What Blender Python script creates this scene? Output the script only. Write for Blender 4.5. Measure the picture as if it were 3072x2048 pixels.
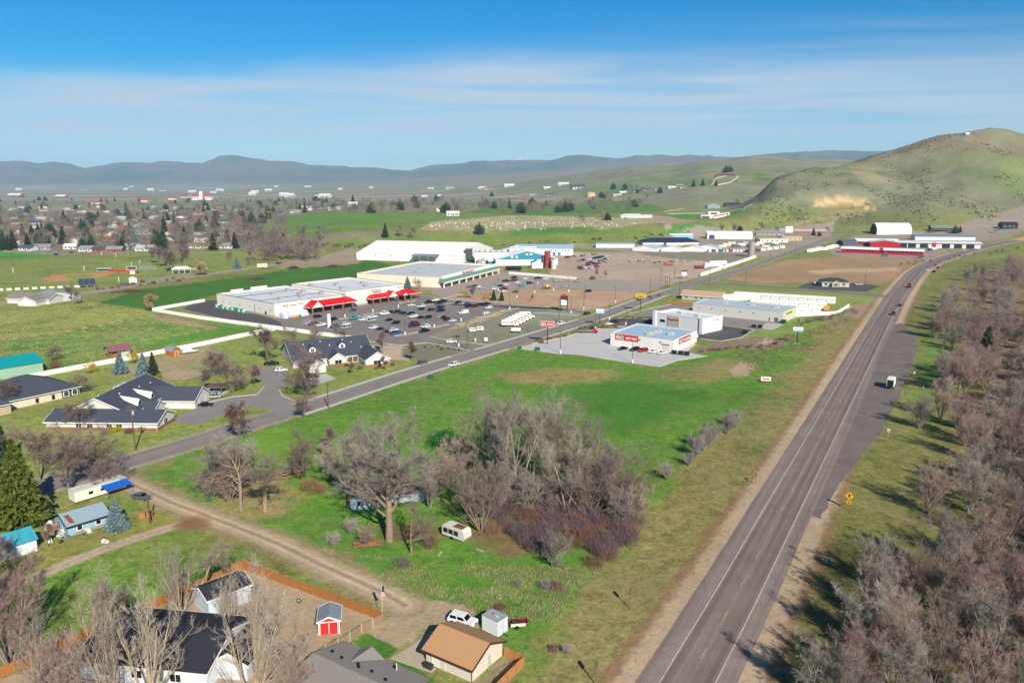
import bpy, bmesh, math, random
import numpy as np
from mathutils import Vector, Matrix
R = math.radians
sc = bpy.context.scene
for o in list(bpy.data.objects): bpy.data.objects.remove(o)
C = sc.collection
# ---------------------------------------------------------------- camera, sky, sun, exposure
F, HY, CH = 2320.0, 548.0, 70.0            # focal length (px of the 3072 px photo), horizon row, drone height (m)
PIT = math.atan((1024-HY)/F)
cam = bpy.data.cameras.new('camera'); camo = bpy.data.objects.new('camera', cam); C.objects.link(camo)
cam.sensor_width = 36.0; cam.lens = 36.0*F/3072; cam.clip_end = 90000; cam.clip_start = 1
camo.location = (0, 0, CH); camo.rotation_euler = (math.pi/2-PIT, 0, 0); sc.camera = camo
SUN_EL, SUN_AZ = 32.5, 160.0               # azimuth clockwise from +Y: behind the camera, a little to the right
w = bpy.data.worlds.new('World'); sc.world = w; w.use_nodes = True
def world():
    nt = w.node_tree; n = nt.nodes; L = nt.links; n.clear()
    out = n.new('ShaderNodeOutputWorld'); bg = n.new('ShaderNodeBackground'); L.new(bg.outputs[0], out.inputs[0])
    sky = n.new('ShaderNodeTexSky'); sky.sky_type = 'NISHITA'; sky.sun_disc = False
    sky.sun_elevation = R(SUN_EL); sky.sun_rotation = R(SUN_AZ); sky.altitude = 700; sky.air_density = 1.0; sky.dust_density = 0.3; sky.ozone_density = 4.0
    hs = n.new('ShaderNodeHueSaturation'); hs.inputs['Saturation'].default_value = SKY_SAT; hs.inputs['Value'].default_value = 1.0; hs.inputs['Hue'].default_value = SKY_HUE
    L.new(sky.outputs[0], hs.inputs['Color'])
    tc = n.new('ShaderNodeTexCoord'); sep = n.new('ShaderNodeSeparateXYZ'); L.new(tc.outputs['Generated'], sep.inputs[0])
    # deeper blue with height
    rp = n.new('ShaderNodeValToRGB'); L.new(sep.outputs['Z'], rp.inputs[0])
    e = rp.color_ramp.elements; e[0].position = 0.0; e[0].color = SKY_R[0]; e[1].position = 0.21; e[1].color = SKY_R[3]
    for pos, c in ((0.07, SKY_R[1]), (0.14, SKY_R[2]), (.6, SKY_R[4])):
        q = e.new(pos); q.color = c
    mul = n.new('ShaderNodeMix'); mul.data_type = 'RGBA'; mul.blend_type = 'MULTIPLY'; mul.inputs[0].default_value = 1
    L.new(hs.outputs[0], mul.inputs[6]); L.new(rp.outputs[0], mul.inputs[7])
    # cirrus sheet: the view direction cast on a plane high above
    mx = n.new('ShaderNodeMath'); mx.operation = 'MAXIMUM'; L.new(sep.outputs['Z'], mx.inputs[0]); mx.inputs[1].default_value = 0.012
    dv = n.new('ShaderNodeVectorMath'); dv.operation = 'DIVIDE'; L.new(tc.outputs['Generated'], dv.inputs[0])
    cb = n.new('ShaderNodeCombineXYZ'); [L.new(mx.outputs[0], cb.inputs[i]) for i in range(3)]; L.new(cb.outputs[0], dv.inputs[1])
    def noise(scale, det, rot, sx, sy, dist=0.6, off=(0,0,0)):
        mp = n.new('ShaderNodeMapping'); mp.inputs['Rotation'].default_value = (0, 0, R(rot)); mp.inputs['Scale'].default_value = (sx, sy, 0); mp.inputs['Location'].default_value = off
        L.new(dv.outputs[0], mp.inputs[0])
        t = n.new('ShaderNodeTexNoise'); t.inputs['Scale'].default_value = scale; t.inputs['Detail'].default_value = det; t.inputs['Roughness'].default_value = .55; t.inputs['Distortion'].default_value = dist
        L.new(mp.outputs[0], t.inputs[0]); return t.outputs[0]
    def ramp(src, a, b):
        m = n.new('ShaderNodeMapRange'); m.interpolation_type = 'SMOOTHSTEP'; m.inputs[1].default_value = a; m.inputs[2].default_value = b; L.new(src, m.inputs[0]); return m.outputs[0]
    def math2(op, a, b):
        m = n.new('ShaderNodeMath'); m.operation = op
        for i, v in enumerate((a, b)):
            if isinstance(v, (int, float)): m.inputs[i].default_value = v
            else: L.new(v, m.inputs[i])
        return m.outputs[0]
    # the big veil starts some way out: in front of an irregular edge across the sky
    dist = n.new('ShaderNodeVectorMath'); dist.operation = 'DOT_PRODUCT'; L.new(dv.outputs[0], dist.inputs[0]); dist.inputs[1].default_value = (0.22, 1.0, 0)
    big = noise(.16, 5, 8, 1.0, 1.0, 1.0)
    edge = math2('ADD', dist.outputs['Value'], math2('MULTIPLY', math2('SUBTRACT', big, .5), 5.0))
    veil = math2('MULTIPLY', ramp(edge, 5.2, 8.6), math2('SUBTRACT', 1.0, math2('MULTIPLY', ramp(edge, 12.0, 26.0), .5)))
    str1 = ramp(noise(.42, 9, 12, .5, 1.0, .9), .26, .74)
    wisps = math2('MULTIPLY', math2('MULTIPLY', ramp(noise(.9, 9, 20, .16, 1.0, 1.2, (3, 1, 0)), .56, .80), ramp(noise(.22, 3, 0, 1, 1, .4, (7, 0, 0)), .45, .65)), .55)
    amt = math2('MINIMUM', math2('ADD', math2('MULTIPLY', veil, math2('ADD', math2('MULTIPLY', str1, .66), .36)), wisps), .85)
    cm = n.new('ShaderNodeMix'); cm.data_type = 'RGBA'; L.new(amt, cm.inputs[0]); L.new(mul.outputs[2], cm.inputs[6]); cm.inputs[7].default_value = CLOUD
    L.new(cm.outputs[2], bg.inputs[0]); bg.inputs[1].default_value = SKY_STR
SKY_STR, SKY_SAT, SKY_HUE = 0.080, 1.12, 0.5
SKY_R = [(1.02, 1.06, 1.08, 1), (.46, .88, 1.0, 1), (.08, .74, 1.0, 1), (.0, .73, 1.03, 1), (.22, .52, .70, 1)]
CLOUD = (5.7, 6.5, 7.5, 1)
HAZE_C, HAZE_D = (.43, .72, 1.0), 5.0e-5
world()
sl = bpy.data.lights.new('sun', 'SUN'); sl.energy = 5.0; sl.angle = R(.53); sl.color = (1, .93, .81)
so = bpy.data.objects.new('sun', sl); C.objects.link(so)
sd = Vector((math.sin(R(SUN_AZ))*math.cos(R(SUN_EL)), math.cos(R(SUN_AZ))*math.cos(R(SUN_EL)), math.sin(R(SUN_EL))))
so.rotation_euler = sd.to_track_quat('Z', 'Y').to_euler(); so.location = sd*300
vs = sc.view_settings; vs.view_transform = 'Standard'; vs.look = 'None'; vs.exposure = 0.36; vs.gamma = 1.0; vs.use_curve_mapping = False
sc.cycles.max_bounces = 5; sc.cycles.volume_bounces = 1; sc.cycles.transparent_max_bounces = 6

# ---------------------------------------------------------------- helpers
def lin(h):
    h = h.lstrip('#'); v = [int(h[i:i+2], 16)/255 for i in (0, 2, 4)]
    return tuple(c/12.92 if c <= .04045 else ((c+.055)/1.055)**2.4 for c in v)
CP, SP = math.cos(PIT), math.sin(PIT)
def ray(px, py):
    x = (px-1536)/F; y = -(py-1024)/F
    return Vector((x, CP+y*SP, -SP+y*CP))
def G(px, py, z=0.0):
    """point of the level z that the photo shows at (px, py)"""
    d = ray(px, py); t = (z-CH)/d.z
    return Vector((d.x*t, d.y*t, z))
def A_(c, x, y): return (c.x-x, c.y-y)

# ---------- value noise (numpy)
def _h(ix, iy, s):
    n = (ix.astype(np.int64)*374761393 + iy.astype(np.int64)*668265263 + s*1442695041) & 0xffffffff
    n = ((n ^ (n >> 13))*1274126177) & 0xffffffff
    return ((n ^ (n >> 16)) & 0xffff)/65535.0
def vn(x, y, s=0):
    xi = np.floor(x); yi = np.floor(y); fx = x-xi; fy = y-yi
    fx = fx*fx*(3-2*fx); fy = fy*fy*(3-2*fy)
    a = _h(xi, yi, s); b = _h(xi+1, yi, s); c = _h(xi, yi+1, s); d = _h(xi+1, yi+1, s)
    return (a*(1-fx)+b*fx)*(1-fy)+(c*(1-fx)+d*fx)*fy
def fbm(x, y, s=0, o=4):
    r = 0; amp = .5; t = 0
    for i in range(o):
        r = r+amp*vn(x, y, s+i*17); t += amp; amp *= .5; x = x*2.03+11.3; y = y*2.03-7.1
    return r/t
def sst(a, b, x):
    t = np.clip((x-a)/(b-a), 0, 1); return t*t*(3-2*t)

# ---------------------------------------------------------------- terrain heights (real distances, metres)
def prof(pts, dist):
    """skyline (photo px) of a ridge that stands at the given distances -> azimuth, crest height, distance"""
    az, zz, rr = [], [], []
    for (px, py) in pts:
        d = ray(px, py); hyp = math.hypot(d.x, d.y); a = math.atan2(d.x, d.y)
        r = np.interp(px, *zip(*dist)); az.append(a); rr.append(r); zz.append(CH+r*d.z/hyp)
    return np.array(az), np.array(zz), np.array(rr)
BIG = prof([(2150, 640), (2230, 618), (2272, 603), (2330, 562), (2408, 539), (2476, 513), (2527, 496), (2612, 469), (2697, 449), (2799, 421), (2901, 399), (2969, 393), (3020, 402), (3072, 414), (3200, 440), (3400, 475), (3800, 515), (4600, 540)],
           [(2150, 1250), (2300, 1450), (2500, 1650), (2700, 1800), (2969, 1900), (3400, 1900), (4600, 2300)])
MID = prof([(600, 575), (1000, 572), (1300, 566), (1500, 556), (1653, 533), (1772, 517), (1901, 496), (2010, 496), (2095, 482), (2248, 472), (2300, 472), (2476, 477), (2561, 481), (2700, 490), (3100, 500)],
           [(600, 5200), (1300, 5200), (1653, 4200), (1901, 3600), (2248, 3300), (3100, 3500)])
FOOT = prof([(700, 560), (900, 552), (1100, 543), (1300, 532), (1420, 522), (1500, 520), (1620, 508), (1750, 512), (1850, 500), (1950, 490), (2100, 492), (2300, 490), (2700, 500)],
            [(700, 9000), (1300, 8000), (2700, 7000)])
FAR = prof([(-900, 490), (-500, 478), (-200, 486), (0, 484), (65, 481), (112, 488), (163, 480), (204, 485), (248, 498), (306, 489), (357, 483), (442, 485), (503, 480), (578, 479), (605, 482), (663, 468), (731, 471), (800, 480), (920, 490), (1056, 499), (1134, 499), (1226, 502), (1294, 490), (1396, 484), (1457, 480), (1498, 485), (1602, 482), (1653, 482), (1701, 461), (1752, 454), (1823, 458), (1847, 464), (1925, 454), (1983, 453), (2044, 460), (2122, 453), (2197, 461), (2300, 462), (2418, 451), (2571, 449), (2636, 445), (2720, 455), (2900, 465), (3100, 460), (3500, 470), (4500, 480)],
           [(-900, 15000), (700, 15000), (1300, 13500), (1800, 12000), (2700, 12500), (4500, 12500)])
SNOW = prof([(1480, 500), (1510, 490), (1540, 479), (1556, 474), (1568, 479), (1600, 488), (1640, 500)], [(0, 19500), (4000, 19500)])
def ridge(p, az, r, toe, back, sharp=1.0):
    z = np.interp(az, p[0], p[1], left=0, right=0); R0 = np.interp(az, p[0], p[2]); z = np.maximum(z, 0)
    t = np.clip((r-toe)/np.maximum(R0-toe, 1), 0, 1); up = (t*t*(3-2*t))*(1-sharp)+sharp*t**1.35
    dn = 1-.75*sst(0, 1, (r-R0)/back)
    return z*np.where(r < R0, up, dn)
QX, QY = 522.0, 1262.0
C_TOE = lambda c: np.interp(c, [600, 900, 1200, 1560, 1750, 1850, 2000, 2150, 2300, 2450, 2600, 3072], [1000, 860, 850, 850, 860, 870, 960, 1080, 1180, 1230, 1250, 1280])
def height(x, y):
    x = np.asarray(x, float); y = np.asarray(y, float)
    r = np.hypot(x, y); az = np.arctan2(x, y); c = 1536+2369*np.tan(np.clip(az, -1.2, 1.2)); c = np.where(np.abs(az) > 1.2, np.sign(az)*9000, c)
    toe = C_TOE(c)
    bench = 15*sst(0, 1, (r-toe)/130)*sst(780, 1050, c)*(1-sst(2300, 2700, c)*.6)
    z = bench
    z = z+ridge(BIG, az, r, np.interp(c, [2150, 2600, 3100, 5000], [1150, 1180, 1150, 1000]), 900, .45)*sst(2140, 2320, c)*1.0
    big = z
    z = z-12*np.exp(-(((x-QX)/48)**2+((y-QY)/24)**2)**2)
    mid = ridge(MID, az, r, np.interp(c, [600, 1300, 1700, 2100, 2600], [4200, 3000, 1750, 1250, 1500]), 1500, .75)
    foot = ridge(FOOT, az, r, 5200.0, 1800, .6)*sst(650, 1000, c)
    far = ridge(FAR, az, r, np.interp(c, [0, 1000, 2000], [10500, 9000, 8000]), 4000, .7)
    snow = ridge(SNOW, az, r, 16500.0, 3000, .8)
    g = fbm(x/420, y/420, 3, 5)-.5; g2 = fbm(x/2200, y/2200, 9, 5)-.5; g3 = fbm(x/130, y/130, 31, 4)-.5
    amp = np.clip((z-16)/60, 0, 1)
    z = z+amp*(g*26+g3*10-np.abs(fbm(x/240, y/240, 61, 4)-.5)*46+4)
    mid = mid*(1+g*.10+g2*.12); foot = foot*(1+g2*.35); far = far*(1+g2*.32+g*.06)-np.abs(fbm(x/1100, y/1100, 77, 5)-.5)*np.clip(far, 0, 300)*.9
    return np.maximum(np.maximum(z, mid), np.maximum(np.maximum(foot, far), snow))
_T = np.concatenate([np.geomspace(60, 26000, 2600)])
def GT(px, py):
    """point of the terrain that the photo shows at (px, py)"""
    d = ray(px, py); hy = math.hypot(d.x, d.y); ux, uy, uz = d.x/hy, d.y/hy, d.z/hy
    zt = height(ux*_T, uy*_T); zr = CH+uz*_T; k = np.nonzero(zr <= zt)[0]
    i = int(k[0]) if len(k) else len(_T)-1
    t = _T[i]
    if i > 0:
        a, b = zr[i-1]-zt[i-1], zr[i]-zt[i]
        t = _T[i-1]+(_T[i]-_T[i-1])*(a/(a-b) if a != b else 1)
    return Vector((ux*t, uy*t, float(height(np.array([ux*t]), np.array([uy*t]))[0])))
def Z(x, y): return float(height(np.array([x]), np.array([y]))[0])
# ---------------------------------------------------------------- material library
MATS = {}
def nodes(name):
    m = bpy.data.materials.new(name); m.use_nodes = True; nt = m.node_tree; b = nt.nodes['Principled BSDF']
    return m, nt, b
def mat(hx, rough=.75, var=.12, scale=1.5, bump=0.0, metal=0.0, spec=.3, emit=None, streak=None, hue=None):
    """plain procedural surface: base colour broken up by noise, optional streaks (sx, sy, sz) and object-to-object hue drift"""
    key = (hx, rough, var, scale, bump, metal, spec, emit, streak, hue)
    if key in MATS: return MATS[key]
    m, nt, b = nodes('surface_'+hx.lstrip('#')); n, L = nt.nodes, nt.links
    c = lin(hx)
    tc = n.new('ShaderNodeTexCoord'); src = tc.outputs['Object']
    if streak:
        mp = n.new('ShaderNodeMapping'); mp.inputs['Scale'].default_value = streak; L.new(src, mp.inputs[0]); src = mp.outputs[0]
    t = n.new('ShaderNodeTexNoise'); t.inputs['Scale'].default_value = scale; t.inputs['Detail'].default_value = 5; t.inputs['Roughness'].default_value = .65; L.new(src, t.inputs[0])
    r = n.new('ShaderNodeValToRGB'); L.new(t.outputs[0], r.inputs[0]); e = r.color_ramp.elements
    e[0].position = .32; e[1].position = .70
    e[0].color = (*[v*(1-var) for v in c], 1); e[1].color = (*[min(1, v*(1+var*.8)) for v in c], 1)
    col = r.outputs[0]
    if hue:
        oi = n.new('ShaderNodeObjectInfo'); hs = n.new('ShaderNodeHueSaturation'); mr = n.new('ShaderNodeMapRange')
        L.new(oi.outputs['Random'], mr.inputs[0]); mr.inputs[3].default_value = 1-hue; mr.inputs[4].default_value = 1+hue; L.new(mr.outputs[0], hs.inputs['Value'])
        m2 = n.new('ShaderNodeMapRange'); m2.inputs[3].default_value = .5-hue*.08; m2.inputs[4].default_value = .5+hue*.08; L.new(oi.outputs['Random'], m2.inputs[0]); L.new(m2.outputs[0], hs.inputs['Hue'])
        L.new(col, hs.inputs['Color']); col = hs.outputs[0]
    L.new(col, b.inputs['Base Color'])
    b.inputs['Roughness'].default_value = rough; b.inputs['Metallic'].default_value = metal; b.inputs['Specular IOR Level'].default_value = spec
    if bump:
        bp = n.new('ShaderNodeBump'); bp.inputs['Strength'].default_value = bump; bp.inputs['Distance'].default_value = .05; L.new(t.outputs[0], bp.inputs['Height']); L.new(bp.outputs[0], b.inputs['Normal'])
    if emit: b.inputs['Emission Color'].default_value = (*lin(emit[0]), 1); b.inputs['Emission Strength'].default_value = emit[1]
    MATS[key] = m; return m
def glass(hx='#1a2026'): return mat(hx, rough=.08, var=.15, spec=.6)
def paint(hx): return mat(hx, rough=.28, var=.03, spec=.55)

def ground_mat():
    m, nt, b = nodes('ground_cover'); n, L = nt.nodes, nt.links
    at = n.new('ShaderNodeAttribute'); at.attribute_name = 'col'
    geo = n.new('ShaderNodeNewGeometry')
    def nz(scale, det, rough=.6, vec=None, dist=0):
        t = n.new('ShaderNodeTexNoise'); t.inputs['Scale'].default_value = scale; t.inputs['Detail'].default_value = det; t.inputs['Roughness'].default_value = rough; t.inputs['Distortion'].default_value = dist
        L.new(vec or geo.outputs['Position'], t.inputs[0]); return t.outputs[0]
    def mr(s, a, b_, c, d):
        q = n.new('ShaderNodeMapRange'); q.inputs[1].default_value = a; q.inputs[2].default_value = b_; q.inputs[3].default_value = c; q.inputs[4].default_value = d; L.new(s, q.inputs[0]); return q.outputs[0]
    def mul(a, f):
        q = n.new('ShaderNodeMix'); q.data_type = 'RGBA'; q.blend_type = 'MULTIPLY'; q.inputs[0].default_value = 1; L.new(a, q.inputs[6])
        cb = n.new('ShaderNodeCombineColor'); [L.new(f, cb.inputs[i]) for i in range(3)]; L.new(cb.outputs[0], q.inputs[7]); return q.outputs[2]
    fine = nz(1.1, 6, .75); tuft = nz(.33, 5, .7, dist=.4); patch = nz(.045, 5, .6)
    sep = n.new('ShaderNodeSeparateColor'); L.new(at.outputs['Color'], sep.inputs[0])
    amp = mr(at.outputs['Alpha'], 0, .7, .3, 1.0)
    def amul(c_, nz_, k):
        q = n.new('ShaderNodeMath'); q.operation = 'MULTIPLY_ADD'; L.new(mr(nz_, .28, .72, -k, k), q.inputs[0]); L.new(amp, q.inputs[1]); q.inputs[2].default_value = 1.0; return mul(c_, q.outputs[0])
    c = amul(amul(at.outputs['Color'], fine, .5), tuft, .4)
    # dry blades in the grass: attribute alpha says how grassy the spot is
    dry = n.new('ShaderNodeMix'); dry.data_type = 'RGBA'; L.new(c, dry.inputs[6]); dry.inputs[7].default_value = (.30, .26, .12, 1)
    f = n.new('ShaderNodeMath'); f.operation = 'MULTIPLY'; L.new(mr(patch, .38, .66, 0, .8), f.inputs[0]); L.new(at.outputs['Alpha'], f.inputs[1])
    f2 = n.new('ShaderNodeMath'); f2.operation = 'MULTIPLY'; L.new(f.outputs[0], f2.inputs[0]); L.new(mr(tuft, .35, .65, .1, 1), f2.inputs[1])
    L.new(f2.outputs[0], dry.inputs[0])
    L.new(dry.outputs[2], b.inputs['Base Color']); b.inputs['Roughness'].default_value = .95; b.inputs['Specular IOR Level'].default_value = .08
    bp = n.new('ShaderNodeBump'); bp.inputs['Strength'].default_value = .7; bp.inputs['Distance'].default_value = .25
    ad = n.new('ShaderNodeMath'); ad.operation = 'ADD'; L.new(fine, ad.inputs[0]); L.new(tuft, ad.inputs[1]); L.new(ad.outputs[0], bp.inputs['Height']); L.new(bp.outputs[0], b.inputs['Normal'])
    return m

# ---------------------------------------------------------------- ground: colours per spot
def sdpoly(x, y, P):
    P = np.asarray(P, float); n = len(P); d = np.full(x.shape, 1e18); ins = np.zeros(x.shape, bool)
    for i in range(n):
        ax, ay = P[i]; bx, by = P[(i+1) % n]; ex, ey = bx-ax, by-ay; wx, wy = x-ax, y-ay
        t = np.clip((wx*ex+wy*ey)/(ex*ex+ey*ey+1e-9), 0, 1); d = np.minimum(d, (wx-ex*t)**2+(wy-ey*t)**2)
        cr = ((ay <= y) != (by <= y)) & (x < ax+(y-ay)/(by-ay+1e-12)*ex); ins ^= cr
    return np.where(ins, np.sqrt(d), -np.sqrt(d))
def sdline(x, y, P):
    P = np.asarray(P, float); d = np.full(x.shape, 1e18)
    for i in range(len(P)-1):
        ax, ay = P[i]; bx, by = P[i+1]; ex, ey = bx-ax, by-ay; wx, wy = x-ax, y-ay
        t = np.clip((wx*ex+wy*ey)/(ex*ex+ey*ey+1e-9), 0, 1); d = np.minimum(d, (wx-ex*t)**2+(wy-ey*t)**2)
    return np.sqrt(d)
def W2(pts, T=False): return [(GT(*p) if T else G(*p)).to_2d()[:] for p in pts]
def smooth_line(pts, k=6):
    """Catmull-Rom through the points"""
    P = [np.array(p, float) for p in pts]; P = [2*P[0]-P[1]]+P+[2*P[-1]-P[-2]]; out = []
    for i in range(1, len(P)-2):
        a, b, c, d = P[i-1:i+3]
        for j in range(k):
            t = j/k; out.append(.5*((2*b)+(c-a)*t+(2*a-5*b+4*c-d)*t*t+(3*b-a-3*c+d)*t**3))
    out.append(P[-2]); return np.array(out)
HWY = smooth_line(W2([(1540, 3300), (1826, 2500), (2062, 2048), (2209, 1784), (2368, 1487), (2514, 1216), (2655, 952), (2704, 872), (2757, 812), (2830, 776), (2920, 749), (2986, 733), (3072, 719), (3250, 702), (3600, 684)]), 10)
STREET = smooth_line(W2([(-500, 1660), (60, 1478), (385, 1383), (555, 1334), (762, 1268), (955, 1209), (1250, 1114), (1500, 1040), (1800, 948), (1967, 888), (2086, 851), (2217, 811), (2365, 759), (2440, 732), (2520, 703)]), 6)
CROSS = smooth_line(W2([(2080, 850), (2180, 853), (2300, 860), (2500, 874), (2690, 893)]), 5)
PARKRD = smooth_line(W2([(-150, 935), (100, 896), (280, 876), (500, 840), (640, 820), (760, 803), (900, 782), (1000, 765), (1060, 748)]), 5)
TOWNRD = smooth_line(W2([(-100, 745), (100, 758), (250, 762), (420, 752), (560, 752), (760, 735), (900, 742), (960, 752)]), 5)
TRACK = smooth_line(W2([(350, 1430), (397, 1452), (509, 1504), (636, 1552), (815, 1622), (975, 1698), (1135, 1770), (1215, 1815)]), 5)
TRACK2 = smooth_line(W2([(540, 1572), (400, 1616), (254, 1668), (102, 1730), (-60, 1776)]), 4)
def rg(hx, k=1.0): return np.array(lin(hx))*k
GRN, LUSH, OLIVE, DRY, DIRT, TAN = '#5c8a2e', '#3f8a2c', '#7f8a45', '#97915a', '#a8927a', '#bfa58a'
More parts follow.
